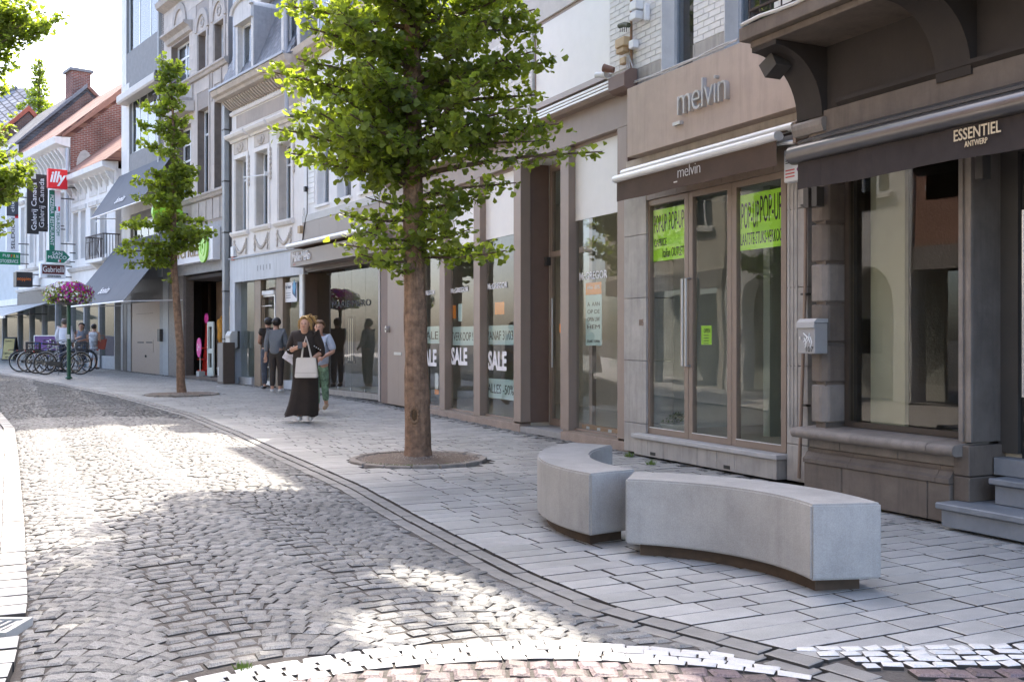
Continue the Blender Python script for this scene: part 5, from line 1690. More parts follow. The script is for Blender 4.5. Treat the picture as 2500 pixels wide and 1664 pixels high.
# blade sign in the same green
q = f.P(437, 520, -.25)
t = T('green_blade_sign', 'bright green round blade sign behind the slim street tree', 'sign', f, (q[0], -.05, q[2]))
b = B(); n = 26
vo, vi = -1.05, -.15
cz = f.Z(400, 522, -.6); rz = .42
pts = [((vo + vi) / 2 + (vi - vo) / 2 * math.cos(2 * math.pi * k / n), cz + rz * math.sin(2 * math.pi * k / n)) for k in range(n)]
b.prism(pts, q[0] - .07, q[0] + .07, 'x')
t.part('disc', b, GREEN, smooth=40)
t.part('arm', B().box(q[0] - .03, q[0] + .03, -.2, .02, cz - .03, cz + .03), DARKMET)
t.part('base_strip', B().box(q[0] - .06, q[0] + .06, vo + .1, vi, cz - rz - .16, cz - rz - .09), VINYL)
# utility cabinet
a = f.U(531, -.48)
t = T('utility_cabinet', 'narrow dark brown utility cabinet standing at the foot of the downpipe', 'cabinet', f, (a, -.3, zg0))
h0 = zg(f.W(a, -.3)[1])
t.part('body', B().box(a, a + .42, -.48, -.16, h0 - .02, h0 + 1.08), mat('cabinet_brown', (.10, .075, .06), .5, .1), bevel=.008)
t.part('door', B().box(a + .02, a + .40, -.488, -.481, h0 + .04, h0 + 1.05), mat('cabinet_front', (.20, .18, .165), .5, .08))
t.part('label_plate', B().box(a + .05, a + .10, -.491, -.4885, h0 + .2, h0 + .42), VINYL)
# shop furniture in the entrance
q = f.P(486, 848, .15)
t = T('oval_offer_sign', 'pink oval sign printed 2+1 on a stand in the dark shop entrance', 'sign', f, (q[0], .15, zg0 + .07))
t.part('plate', B().prism([(q[0] + .19 * math.cos(x), q[2] + .29 * math.sin(x)) for x in [2 * math.pi * k / 22 for k in range(22)]], .14, .16, 'y'), mat('pink_print', (.75, .06, .35), .5))
text(t, '2+1', (q[0] - .13, .138, q[2] - .09), UX, UZ, .26, .2, VINYL, .003)
t.part('pole', B().tube([(q[0] + .02, .18, zg0 + .08), (q[0] + .02, .18, q[2])], .015, 6), STEEL)
t.part('base', B().box(q[0] - .1, q[0] + .14, .10, .28, zg0 + .07, zg0 + .22), mat('grey_tin', (.4, .42, .42), .5))
q = f.P(494, 870, .6)
t = T('red_display_rack', 'tall red cardboard display rack inside the dark shop entrance', 'display rack', f, (q[0], .6, zg0 + .07))
RED = mat('red_card', (.62, .04, .03), .6, .1)
t.part('back_board', B().prism([(q[0] - .12, zg0 + .08), (q[0] + .45, zg0 + .08), (q[0] + .40, zg0 + 1.5), (q[0] + .25, zg0 + 1.65), (q[0] + .18, zg0 + 1.2)], .62, .66, 'y'), RED)
for k in range(3): t.part('shelf', B().box(q[0] - .05, q[0] + .42, .45, .62, zg0 + .2 + k * .34, zg0 + .24 + k * .34), RED)
t.part('topper', B().ball((q[0] + .35, .6, zg0 + 1.8), .16, .04, .16, 12, 6), mat('pink_print', (.75, .06, .35), .5))
q = f.P(507, 786, .2)
t = T('security_gate', 'pale anti-theft gate panel at the shop entrance', 'gate', f, (q[0], .2, zg0 + .07))
a, zt_ = f.U(507, .2), f.Z(507, 786, .2)
GATE = mat('pale_gate_plastic', (.52, .56, .52), .5, .05)
t.part('panel_frame', B().box(a, a + .10, .18, .24, zg0 + .1, zt_).box(a + .38, a + .48, .18, .24, zg0 + .1, zt_).box(a + .1, a + .38, .18, .24, zt_ - .14, zt_).box(a + .1, a + .38, .18, .24, zg0 + .1, zg0 + .35).box(a + .1, a + .38, .18, .24, zg0 + .75, zg0 + .9), GATE, bevel=.015)
t.part('foot', B().box(a - .1, a + .5, .1, .32, zg0 + .06, zg0 + .1), DARKMET)
t = T('shop_dummy', 'yellow and red dressed display dummy in the shop window beside the downpipe', 'mannequin', f, (f.U(541, .7), .7, zg0 + .3))
c = (f.U(541, .7), .7, zg0 + .3)
t.part('torso', B().lathe([(.10, .75), (.17, .9), (.15, 1.1), (.19, 1.35), (.16, 1.45), (.05, 1.5), (.04, 1.56)], c, 12, 1, .7), mat('yellow_red_knit', (.62, .28, .03), .8, .5, 5), smooth=50)
t.part('stand', B().tube([(c[0], c[1], c[2]), (c[0], c[1], c[2] + .8)], .02, 6).lathe([(.16, 0), (.16, .02)], c, 12), STEEL)

# ================================================================== modern panel-clad house
f = F_N
PANELC = mat('pale_cladding_panel', (.68, .665, .64), .6, .08, 1.2, streak=.18, piece=.05)
u0, u1 = f.U(297), 0.0
t = T('panel_clad_house', 'modern house clad in pale panels with ribbon windows and dark awnings', 'building', f, (u0, 0, 0))
z0 = f.gz(u0) - .08
wz = [(f.Z(310, 380), f.Z(315, 245)), (f.Z(306, 134), 13.3), (f.Z(310, 630), f.Z(312, 545))]
ww = [(f.U(315), f.U(391)), (f.U(308), f.U(389)), (f.U(318), f.U(391))]
holes = [(a, c, p, q) for (a, c), (p, q) in zip(ww, wz)]
bb = B(); wall(bb, u0, u1, 3.3, 15.5, .02, .3, holes)
t.part('wall', bb, mat('panel_joint', (.25, .25, .25), .8))
blocks(t, 'cladding_panel', PANELC, u0, u1, 3.3, 14.8, .02, .02, .62, 1.15, .006, holes, bond=0)
t.part('end_wall', B().box(u0 - .02, u0, .0, 7, 3.3, 15.5), PANELC)
t.part('house_core', B().box(u0, u1, .3, 7, 3.3, 15.5), INT_DARK)
t.part('roof', B().box(u0 - .05, u1, -.05, 7, 15.5, 15.7), DARKMET)
gm = glass('mirror_like_glass', (.8, .82, .82), 2.6, .01, .06)
for i, h in enumerate(holes):
    n = 4 if i != 1 else 3
    window(t, h[0], h[1], h[2], h[3], .10, .06, ALU, gm, bars_u=[h[0] + (h[1] - h[0]) * k / n for k in range(1, n)], back=CREAM_BLIND if i < 2 else NET, bv=.2)
t.part('corner_pipe', B().box(u1 - .32, u1 - .22, -.1, .0, 3.3, 15.5), mat('grey_pipe', (.33, .34, .34), .5, .15))
t.part('brick_strip', B().box(u1 - .2, u1, -.012, .01, 6.5, 15.5), brickmat('grey_brick', (.40, .37, .34), (.34, .31, .29), (.2, .19, .18), .2, .07))
# ground floor
GREYST = mat('grey_stone_post', (.27, .28, .285), .6, .12)
t.part('frontage_lintel', B().box(u0, u1, .0, .2, 2.55, 3.297), mat('dark_lintel', (.14, .13, .125), .6, .15))
dp0, dp1 = f.U(320), f.U(391)
zdt = f.Z(320, 716)
dr = t.part('panel_door', B().box(dp0, dp1, .02, .1, z0, zdt), mat('tan_door_panel', (.34, .27, .215), .55, .05), bevel=.003)
t.part('mail_flap_plate', B().box(f.U(332), f.U(373), .012, .019, f.Z(332, 858), f.Z(332, 829)), MATS['tan_door_panel'], dr)
for px in (335, 356):
    t.part('mail_slot', B().box(f.U(px), f.U(px + 15), .006, .0115, f.Z(px, 837), f.Z(px, 834)), BLACK, dr)
t.part('door_line', B().box(f.U(332), f.U(372), .0135, .0195, f.Z(332, 767), f.Z(332, 766.3)), BLACK, dr)
t.part('knob', B().ball((f.U(355), .005, f.Z(355, 869)), .05, .03, .04, 8, 5), BLACK, dr)
t.part('door_head', B().box(dp0, dp1, .0, .1, zdt + .003, 2.54), mat('dark_lintel', (.14, .13, .125), .6, .15))
t.part('post', B().box(f.U(297), f.U(302), -.03, .2, z0, 2.54).box(f.U(311), dp0 - .003, -.01, .2, z0, 2.54), GREYST)
t.part('dark_post', B().box(f.U(302) + .003, f.U(311) - .003, -.02, .2, z0, 2.54), BLACK)
t.part('post', B().box(dp1 + .003, u1, -.02, .2, z0, 2.54), GREYST)
t.part('bell_box', B().box(f.U(400) - .25, f.U(400) - .02, -.13, -.025, f.Z(398, 833), f.Z(398, 803)), DARKMET)
GC = mat('slate_grey_canvas', (.115, .125, .14), .8, .08, 4, bump=.05)
def drop_awning(nm, label, top, bot, thick=.02):
    """top/bot: (px_left, py_left, px_right, py_right, v)"""
    tl = f.P(top[0], top[1], top[4]); tr = f.P(top[2], top[3], top[4])
    bl_ = f.P(bot[0], bot[1], bot[4]); br = f.P(bot[2], bot[3], bot[4])
    zt_ = (tl[2] + tr[2]) / 2; zb_ = (bl_[2] + br[2]) / 2
    ua, uc = min(tl[0], bl_[0]), max(tr[0], br[0])
    tt = T(nm, label, 'awning', f, (ua, top[4], zb_))
    n = 5
    for k in range(n):
        a, c = ua + (uc - ua) * k / n, ua + (uc - ua) * (k + 1) / n
        tt.part('canvas_strip', B().hexa([(a + .004, bot[4], zb_), (c - .004, bot[4], zb_), (c - .004, top[4], zt_), (a + .004, top[4], zt_)],
                [(a + .004, bot[4], zb_ + thick), (c - .004, bot[4], zb_ + thick), (c - .004, top[4], zt_ + thick), (a + .004, top[4], zt_ + thick)]), GC)
    tt.part('front_rod', B().tube([(ua, bot[4], zb_), (uc, bot[4], zb_)], .025, 8), ALU)
    for x in (ua + .03, uc - .03):
        tt.part('side_rod', B().tube([(x, bot[4], zb_), (x, top[4] + .1, zb_ + .08)], .018, 6), ALU)
    return tt, ua, uc, zb_, zt_
def script_word(tt, uc0, w_, zb_, zt_, v_b, v_t, q):
    zz = zb_ + (zt_ - zb_) * q; vv = v_b + (v_t - v_b) * q
    dv, dz = (v_t - v_b), (zt_ - zb_); l = math.hypot(dv, dz)
    text(tt, 'bonita', (uc0, vv - .03, zz + .03), UX, (0, dv / l, dz / l), w_, .26, VINYL, .006, shear=.35)
tt, a, c, zb_, zt_ = drop_awning('drop_awning', 'dark grey drop awning on the first floor of the panel-clad house', (291, 428, 371, 402, -.02), (253, 523, 345, 490, -1.0))
script_word(tt, a + (c - a) * .42, 1.0, zb_, zt_, -1.0, -.02, .16)
tt, a, c, zb_, zt_ = drop_awning('drop_awning', 'large dark grey drop awning over the tan panel door of the pale house', (291, 590, 383, 578, -.02), (217, 744, 302, 735, -1.75))
script_word(tt, a + (c - a) * .45, 1.1, zb_, zt_, -1.75, -.02, .14)
# closed awning box over the ribbon window
a, c = f.U(287, -.3), f.U(378, -.3)
zz = f.Z(287, 256, -.3)
t = T('beige_awning_box', 'pale beige folded awning box above the ribbon window', 'awning', f, (a, -.1, zz))
t.part('box', B().prism([(-.0, zz - .02), (-.30, zz), (-.34, zz + .06), (-.34, zz + .26), (-.28, zz + .32), (-.0, zz + .34)], a, c, 'x'), mat('beige_enamel', (.50, .47, .43), .5, .06))
t.part('end_cap', B().box(c + .003, c + .1, -.32, .0, zz, zz + .33), DARKMET)
# ================================================================== small houses further along
f = F_F
FWHITE = mat('far_white_stucco', (0.80, 0.79, 0.77), .8, .08, 2, streak=.14)
FCARV = mat('far_white_trim', (0.66, 0.64, 0.61), .8, .15, 5, streak=.15)
RBRICK = brickmat('red_gable_brick', (.26, .085, .06), (.19, .06, .045), (.30, .26, .23), .22, .075, axes='yz')
BBRICK = brickmat('brown_gable_brick', (.24, .115, .08), (.18, .08, .06), (.27, .22, .19), .22, .075, axes='yz')
TILE = brickmat('orange_roof_tile', (.28, .145, .105), (.23, .12, .09), (.14, .06, .05), .25, .32, (0, 0, 0), .02, mul=1.4)
FSLATE = brickmat('far_slate', (.13, .135, .145), (.10, .10, .11), (.05, .05, .055), .3, .22, (0, 0, 0), .015, mul=1.4)
u_a, u_b, u_c, u_d = f.U(172), f.U(45), f.U(-60), f.U(-170)

def far_shop(t, ua, uc, zf, bays, shade=INT_DARK):
    """shopfront with glazed bays between posts"""
    zb = f.gz(ua) - .1
    n = bays
    w = (uc - ua) / n
    for k in range(n + 1):
        x = ua + k * w
        t.part('post', B().box(max(x - .07, ua), min(x + .07, uc), -.02, .2, zb, zf), mat('grey_stone_post', (.27, .28, .285), .6, .12))
    for k in range(n):
        a, c = ua + k * w + .07, ua + (k + 1) * w - .07
        p = t.part('shop_window', B().box(a, c, .05, .15, zb, zb + .5), mat('grey_stone_post', (.27, .28, .285), .6, .12))
        t.part('head_rail', B().box(a, c, .05, .12, zf - .08, zf), MATS['grey_stone_post'], p)
        t.part('pane', B().box(a, c, .085, .093, zb + .5, zf - .08), G_SHOP, p)
    t.part('back_wall', B().box(ua, uc, 3.2, 3.3, zb, zf), mat('brown_shop_back', (.24, .19, .14), .9, .3, 2))  # back wall in a mottled dark brown
    t.part('party_wall', B().box(ua, ua + .06, .2, 3.2, zb, zf).box(uc - .06, uc, .2, 3.2, zb, zf), INT_WALL)
    t.part('shop_floor', B().box(ua, uc, .2, 3.2, zb, zb + .15), INT_FLOOR)
    t.part('shop_ceiling', B().box(ua, uc, .15, 3.2, zf - .003, zf + .05), INT_WALL)

# --- low white house with the iron balcony
ua, uc = u_a, -.05
t = T('low_white_house', 'low white house with paired windows and a small iron balcony', 'building', f, (ua, 0, 0))
zc = 7.45
wl = [(ua + .35, ua + 1.0), (ua + 1.3, ua + 1.95), (ua + 2.5, ua + 3.3), (ua + 3.65, ua + 4.4)]
holes = [(a, c, 4.45, 6.3) for a, c in wl]
bb = B(); wall(bb, ua, uc, 3.1, zc, 0, .3, holes)
t.part('wall', bb, FWHITE)
t.part('house_core', B().box(ua, uc, .3, 6, 3.2, zc), INT_DARK)
for h in holes:
    t.part('window_reveal', B().box(h[0] - .001, h[0] + .01, .006, .29, h[2], h[3]), FWHITE)
    window(t, h[0] + .01, h[1], h[2], h[3], .17, .06, PVC, G_WIN, bars_z=(h[3] - .5,), back=NET, bv=.1)
    t.part('window_head', B().box(h[0] - .12, h[1] + .12, -.05, .004, h[3] + .05, h[3] + .22), FCARV)
    t.part('frieze_panel', B().box(h[0] - .05, h[1] + .05, -.03, .004, h[3] + .4, zc - .3), FCARV, bevel=.02)
t.part('cornice', B().prism([(.1, zc - .12), (-.25, zc), (-.45, zc + .04), (-.48, zc + .22), (.1, zc + .26)], ua, uc, 'x'), FWHITE)
for k in range(9):
    x = ua + .2 + k * (uc - ua - .4) / 8
    t.part('cornice_bracket', B().prism([(.0, zc - .55), (-.06, zc - .5), (-.30, zc - .13), (-.3, zc - .1), (.0, zc - .1)], x - .06, x + .06, 'x'), FCARV)
t.part('roof', B().prism([(-.42, zc + .26), (3.2, zc + 3.4), (6.4, zc + .26)], ua, uc + .3, 'x'), TILE)
t.part('string_course', B().prism([(.0, 3.95), (-.08, 3.98), (-.14, 4.1), (.0, 4.16)], ua, uc, 'x'), FCARV)
zz = 4.2
bx0, bx1 = f.U(222, -.4), f.U(272, -.3)
bl = t.part('balcony', B().box(bx0, bx1, -.62, -.0, zz - .12, zz).prism([(.0, zz - .55), (-.1, zz - .5), (-.5, zz - .123), (.0, zz - .123)], bx0 + .2, bx0 + .4, 'x').prism([(.0, zz - .55), (-.1, zz - .5), (-.5, zz - .123), (.0, zz - .123)], bx1 - .4, bx1 - .2, 'x'), FWHITE)
t.part('hand_rail', B().box(bx0, bx1, -.6, -.57, zz + .82, zz + .86).box(bx0, bx0 + .03, -.57, 0, zz + .82, zz + .86).box(bx1 - .03, bx1, -.57, 0, zz + .82, zz + .86).box(bx0, bx1, -.6, -.575, zz + .62, zz + .64), IRON, bl)
for k in range(15):
    x = bx0 + .02 + k * (bx1 - bx0 - .04) / 14
    t.part('baluster', B().tube([(x, -.585, zz), (x + .05 * math.sin(k), -.60, zz + .3), (x, -.585, zz + .84)], .013, 4), IRON, bl)
for k in range(6):
    v = -.55 + k * .1
    for x in (bx0 + .015, bx1 - .015):
        t.part('baluster', B().tube([(x, v, zz), (x, v, zz + .84)], .012, 4), IRON, bl)
t.part('shop_fascia', B().box(ua, uc, -.05, .1, 2.75, 3.097), mat('dull_zinc_fascia', (.30, .33, .36), .5, .12))
far_shop(t, ua, uc, 2.747, 3)

# --- white house with carved cornice and the brick gable behind
ua, uc = u_b, u_a - .02
t = T('carved_white_house', 'white house with a carved bracket cornice and red brick gable wall', 'building', f, (ua, 0, 0))
zc = 9.05
holes = []
n = 5
for k in range(n):
    x = ua + .4 + k * (uc - ua - .4) / n
    holes.append((x, x + .75, 4.7, 7.3))
bb = B(); wall(bb, ua, uc, 3.4, zc, 0, .3, holes)
t.part('wall', bb, FWHITE)
t.part('house_core', B().box(ua, uc - .02, .3, 7.4, 3.3, zc), INT_DARK)
for h in holes:
    window(t, h[0], h[1], h[2], h[3], .17, .06, PVC, G_WIN, bars_z=(h[3] - .6,), back=NET, bv=.1)
    t.part('pilaster', B().box(h[1] + .12, h[1] + .34, -.05, .004, 4.5, 7.9), FCARV)
    t.part('window_head', B().prism([(.0, h[3] + .1), (-.1, h[3] + .14), (-.16, h[3] + .24), (.0, h[3] + .28)], h[0] - .12, h[1] + .12, 'x'), FCARV)
    gb_ = B()
    for q in range(9):
        gb_.ball((h[0] + .75 * q / 8, -.02, 4.12 - .16 * math.sin(q / 8 * math.pi)), .06, .03, .06, 6, 4)
    t.part('garland', gb_, FCARV, smooth=60)
t.part('cornice', B().prism([(.1, zc - .1), (-.35, zc), (-.55, zc + .06), (-.62, zc + .3), (.1, zc + .34)], ua, uc, 'x'), FWHITE)
for k in range(16):
    x = ua + .2 + k * (uc - ua - .4) / 15
    t.part('cornice_bracket', B().prism([(.0, zc - .8), (-.08, zc - .78), (-.16, zc - .5), (-.42, zc - .14), (-.42, zc - .1), (.0, zc - .1)], x - .07, x + .07, 'x'), FCARV, smooth=50)
for z in (3.5, 4.4):
    t.part('string_course', B().prism([(.0, z - .08), (-.12, z - .04), (-.16, z + .05), (.0, z + .1)], ua, uc, 'x'), FCARV)
t.part('gable_wall', B().prism([(.0, 5.5), (.0, zc + .3), (3.3, zc + 3.35), (7.4, zc + .3), (7.4, 5.5)], uc - .02, uc + .02, 'x'), RBRICK)
t.part('roof', B().prism([(-.5, zc + .36), (3.3, zc + 3.75), (7.8, zc + .36)], ua, uc - .05, 'x'), TILE)
t.part('verge', B().hexa([(uc - .05, -.3, zc + .30), (uc + .06, -.3, zc + .30), (uc + .06, 3.3, zc + 3.4), (uc - .05, 3.3, zc + 3.4)], [(uc - .05, -.3, zc + .42), (uc + .06, -.3, zc + .42), (uc + .06, 3.3, zc + 3.85), (uc - .05, 3.3, zc + 3.85)]), mat('verge_tile', (.29, .15, .11), .8, .2))
t.part('downpipe', B().tube([(uc - .05, -.1, zc - .1), (uc - .05, -.1, 5.2)], .06, 8), mat('pale_pipe', (.50, .53, .57), .5, .1))
t.part('plaster_patch', B().ball((uc + .02, .55, 8.2), .012, .35, .75, 10, 6), mat('old_plaster', (.48, .46, .43), .9, .2, 6))
t.part('shop_fascia', B().box(ua, uc, -.05, .1, 2.85, 3.4), mat('dark_shop_fascia', (.09, .085, .085), .5, .15))
far_shop(t, ua, uc, 2.847, 4)

# --- slate-roofed house with brown brick gable and chimney
ua, uc = u_c, u_b - .02
t = T('slate_roof_house', 'house with a long slate roof, brown brick gable and broad chimney', 'building', f, (ua, 0, 0))
zc = 9.95
holes = [(ua + .6 + k * 1.6, ua + 1.5 + k * 1.6, 4.6, 6.9) for k in range(3)]
bb = B(); wall(bb, ua, uc, 3.2, zc, 0, .3, holes)
t.part('wall', bb, mat('pale_blue_grey_wall', (.52, .56, .58), .8, .1, 2, streak=.1))
t.part('house_core', B().box(ua, uc - .02, .3, 6.6, 3.2, zc), INT_DARK)
for h in holes:
    window(t, h[0], h[1], h[2], h[3], .1, .07, PVC, G_WIN, bars_z=(h[3] - .6,), back=NET, bv=.1)
t.part('gutter', B().box(ua, uc + .05, -.35, .0, zc, zc + .3), FWHITE)
t.part('gable_wall', B().prism([(.0, 6), (.0, zc), (3.05, zc + 3.2), (6.6, zc), (6.6, 6)], uc - .02, uc + .02, 'x'), BBRICK)
t.part('roof', B().prism([(-.4, zc + .05), (3.05, zc + 3.55), (7.0, zc + .05)], ua, uc - .03, 'x'), FSLATE)
t.part('verge', B().hexa([(uc - .06, -.4, zc + .02), (uc + .07, -.4, zc + .02), (uc + .07, 3.05, zc + 3.4), (uc - .06, 3.05, zc + 3.4)], [(uc - .06, -.4, zc + .14), (uc + .07, -.4, zc + .14), (uc + .07, 3.05, zc + 3.6), (uc - .06, 3.05, zc + 3.6)]), mat('lead_verge', (.2, .2, .21), .6, .2))
t.part('verge', B().hexa([(uc - .06, 3.05, zc + 3.4), (uc + .07, 3.05, zc + 3.4), (uc + .07, 6.8, zc), (uc - .06, 6.8, zc)], [(uc - .06, 3.05, zc + 3.6), (uc + .07, 3.05, zc + 3.6), (uc + .07, 6.8, zc + .2), (uc - .06, 6.8, zc + .2)]), TILE)
ch = t.part('chimney', B().box(uc - 1.9, uc - .9, 2.6, 3.5, zc + 2.6, zc + 4.35), RBRICK)
t.part('chimney_cap', B().box(uc - 2.0, uc - .8, 2.5, 3.6, zc + 4.35, zc + 4.48), mat('lead_verge', (.2, .2, .21), .6, .2), ch)
far_shop(t, ua, uc, 2.9, 3)
t.part('shop_fascia', B().box(ua, uc, -.05, .1, 2.903, 3.197), FWHITE)

# --- red-edged gable and the lozenge-tiled roof beyond
ua, uc = u_d, u_c - .02
t = T('red_edged_house', 'dark brick house whose gable is edged with red ridge tiles', 'building', f, (ua, 0, 0))
zc = 10.7
t.part('wall', B().box(ua, uc, 0, 6, 0, zc), BBRICK)
t.part('gable_wall', B().prism([(.0, 6), (.0, zc), (2.6, zc + 2.9), (5.2, zc), (5.2, 6)], uc - .02, uc + .02, 'x'), BBRICK)
t.part('roof', B().prism([(-.3, zc + .02), (2.6, zc + 3.1), (5.5, zc + .02)], ua, uc - .03, 'x'), FSLATE)
RT = mat('red_ridge_tile', (.45, .11, .06), .7, .15)
t.part('ridge_edge', B().hexa([(uc - .1, -.3, zc - .05), (uc + .12, -.3, zc - .05), (uc + .12, 2.6, zc + 2.95), (uc - .1, 2.6, zc + 2.95)], [(uc - .1, -.3, zc + .2), (uc + .12, -.3, zc + .2), (uc + .12, 2.6, zc + 3.25), (uc - .1, 2.6, zc + 3.25)]), RT)
t.part('ridge_edge', B().hexa([(uc - .1, 2.6, zc + 2.95), (uc + .12, 2.6, zc + 2.95), (uc + .12, 5.4, zc), (uc - .1, 5.4, zc)], [(uc - .1, 2.6, zc + 3.25), (uc + .12, 2.6, zc + 3.25), (uc + .12, 5.4, zc + .3), (uc - .1, 5.4, zc + .3)]), RT)
cx_, cy_ = (60 - CX) / FPX * 66, 66
t = T('lozenge_roof_house', 'distant house with a pale lozenge-patterned hipped roof', 'building', None, (cx_, cy_, .5))
t.part('wall', B().box(-5.2, 5.2, -4, 4, 0, 12.8), mat('dark_far_wall', (.14, .14, .15), .9))
LOZ = brickmat('lozenge_tile', (.34, .34, .36), (.27, .27, .30), (.10, .10, .11), .42, .42, (0, 0, R(45)), .05, mul=1.3)
t.part('roof', B().add([(-5.6, -4.4, 12.8), (5.6, -4.4, 12.8), (5.6, 4.4, 12.8), (-5.6, 4.4, 12.8), (-.5, 0, 17.0), (.5, 0, 17.0)], [(0, 1, 5, 4), (1, 2, 5), (2, 3, 4, 5), (3, 0, 4), (3, 2, 1, 0)]), LOZ)
for sx in (-1, 1):
    t.part('hip_ridge', B().tube([(sx * 5.6, -4.42, 12.85), (sx * .5, 0, 17.05)], .12, 6), mat('lead_verge', (.2, .2, .21), .6, .2))

# ================================================================== blade signs along the far houses
def vsolve(u, px):
    lo, hi = -4.0, 1.0
    for _ in range(50):
        m = (lo + hi) / 2
        w = f.W(u, m); q = CX + w[0] / w[1] * FPX
        if q < px: lo = m
        else: hi = m
    return (lo + hi) / 2
def blade(name, label, px0, px1, py0, py1, vin, m, th=.12, poly=None):
    u = f.U(px1, vin); vo = vsolve(u, px0)
    D = f.W(u, (vin + vo) / 2)[1]
    z1_, z0_ = CAM_H - (py0 - HY) / FPX * D, CAM_H - (py1 - HY) / FPX * D
    t = T(name, label, 'sign', f, (u, vin, z0_))
    if poly: b = B().prism([(vo + (vin - vo) * p[0], z0_ + (z1_ - z0_) * p[1]) for p in poly], u - th, u, 'x')
    else: b = B().box(u - th, u, vo, vin, z0_, z1_)
    bd = t.part('panel', b, m, bevel=.008)
    for z in (z0_ + .12 * (z1_ - z0_), z1_ - .12 * (z1_ - z0_)):
        t.part('arm', B().box(u - th * .7, u - th * .3, vin, .02, z - .02, z + .02), DARKMET)
    return t, u, vo, vin, z0_, z1_, bd
def btext(g, body, fx0, fx1, fz0, fz1, m, vert=0, **kw):
    t, u, vo, vi, z0_, z1_, bd = g
    W_, H_ = vi - vo, z1_ - z0_
    if vert == 0:
        text(t, body, (u + .004, vo + W_ * fx0, z0_ + H_ * fz0), UV, UZ, W_ * (fx1 - fx0), H_ * (fz1 - fz0), m, .012, bd, **kw)
    elif vert == 1:   # reads upwards
        text(t, body, (u + .004, vo + W_ * fx1, z0_ + H_ * fz0), UZ, (0, -1, 0), H_ * (fz1 - fz0), W_ * (fx1 - fx0), m, .012, bd, **kw)
    else:             # reads downwards
        text(t, body, (u + .004, vo + W_ * fx0, z0_ + H_ * fz1), (0, 0, -1), UV, H_ * (fz1 - fz0), W_ * (fx1 - fx0), m, .012, bd, **kw)
def bpatch(g, fx0, fx1, fz0, fz1, m, nm='colour_field'):
    t, u, vo, vi, z0_, z1_, bd = g
    W_, H_ = vi - vo, z1_ - z0_
    return t.part(nm, B().box(u + .0005, u + .003, vo + W_ * fx0, vo + W_ * fx1, z0_ + H_ * fz0, z0_ + H_ * fz1), m, bd)
SGREEN = mat('sign_green', (.01, .16, .10), .45, .05)
SRED = mat('sign_red', (.70, .01, .02), .45, .05)
SBLK = mat('sign_black', (.022, .02, .02), .45, .05)
SGREY = mat('sign_slate', (.06, .065, .08), .45, .05)
SWHITE = mat('sign_white', (.78, .79, .82), .5, .03)
SBROWN = mat('sign_maroon', (.12, .025, .025), .5, .05)
g = blade('red_square_sign', 'square red projecting sign lettered illy in white script', 118, 165, 413, 460, -.42, SRED, .22)
btext(g, 'illy', .08, .92, .12, .88, SWHITE, shear=.25, offset=.03)
g = blade('black_banner_sign', 'narrow black vertical banner reading Galerij Canada, the lower hung of two', 66, 95, 436, 571, -1.05, SBLK, .06)
btext(g, 'Galerij Canada', .36, .92, .07, .93, SWHITE, 1)
g = blade('black_banner_sign', 'narrow black vertical banner reading Galerij Canada, next to the red illy square', 88, 117, 426, 565, -.62, SBLK, .06)
btext(g, 'Galerij Canada', .24, .80, .07, .93, SWHITE, 1)
g = blade('pizzeria_sign', 'tall green and white vertical sign reading Pizzeria Restaurant Tea-Room', 120, 148.5, 465, 611, -.55, SWHITE, .14)
bpatch(g, 0, .48, 0, 1, SGREEN)
btext(g, 'PIZZERIA  RESTAURANT', .10, .40, .08, .92, SWHITE, 2)
btext(g, 'TEA-ROOM', .62, .90, .25, .63, SGREEN, 2)
for k, m_ in enumerate((SGREEN, SWHITE, SRED)): bpatch(g, .45 + k * .16, .61 + k * .16, .66, .735, m_, 'flag_stripe')
g = blade('green_arrow_sign', 'green arrow-shaped sign lettered San Marco below the pizzeria sign', 114, 171, 612, 641, -.2, SGREEN, .12, [(0, 0), (.74, 0), (1, .5), (.74, 1), (0, 1)])
btext(g, 'SAN', .24, .66, .62, .90, SWHITE); btext(g, 'MARCO', .06, .84, .30, .58, SWHITE)
for k, m_ in enumerate((SGREEN, SWHITE, SRED)): bpatch(g, .42 + k * .06, .48 + k * .06, .06, .24, m_, 'flag_stripe')
g = blade('leather_shop_sign', 'white framed maroon sign lettered Gabrielli Lederwaren', 98.7, 160.5, 644, 679, -.25, SWHITE, .25)
bpatch(g, .07, .95, .28, .93, SBROWN)
btext(g, 'Gabrielli', .10, .92, .42, .82, SWHITE); btext(g, 'LEDERWAREN', .26, .80, .07, .21, SBLK)
g = blade('black_box_sign', 'black box sign lettered noppies in orange', 40, 80, 664, 700, -.35, SBLK, .5)
btext(g, 'noppies', .05, .88, .36, .66, mat('orange_sign_print', (.75, .18, .02), .5))
g = blade('tall_two_tone_sign', 'tall slate and white vertical sign reading clix and Selexion', 16, 45, 461, 612, -.45, SWHITE, .18)
bpatch(g, 0, 1, .56, 1, SGREY); bpatch(g, .7, 1, .53, .59, SRED)
btext(g, 'clix', .35, .65, .63, .80, SWHITE, 1); btext(g, 'SELEXION', .38, .68, .03, .53, SBLK, 1); btext(g, 'MEDIEK', .1, .9, .88, .95, SWHITE)
g = blade('photo_service_sign', 'green sign reading Fuji Film Fotoservice at the street edge', -20, 50, 615, 645, -.35, mat('sign_mid_green', (.0, .20, .08), .45), .14)
btext(g, 'FUJI', .38, .62, .55, .82, SWHITE); btext(g, 'FOTOSERVICE', .22, .92, .12, .40, SWHITE)
for k, m_ in enumerate((SRED, mat('yellow_print', (.8, .6, .05), .5), SWHITE)): btext(g, 'FRN'[k], .66 + k * .1, .72 + k * .1, .55, .82, m_)
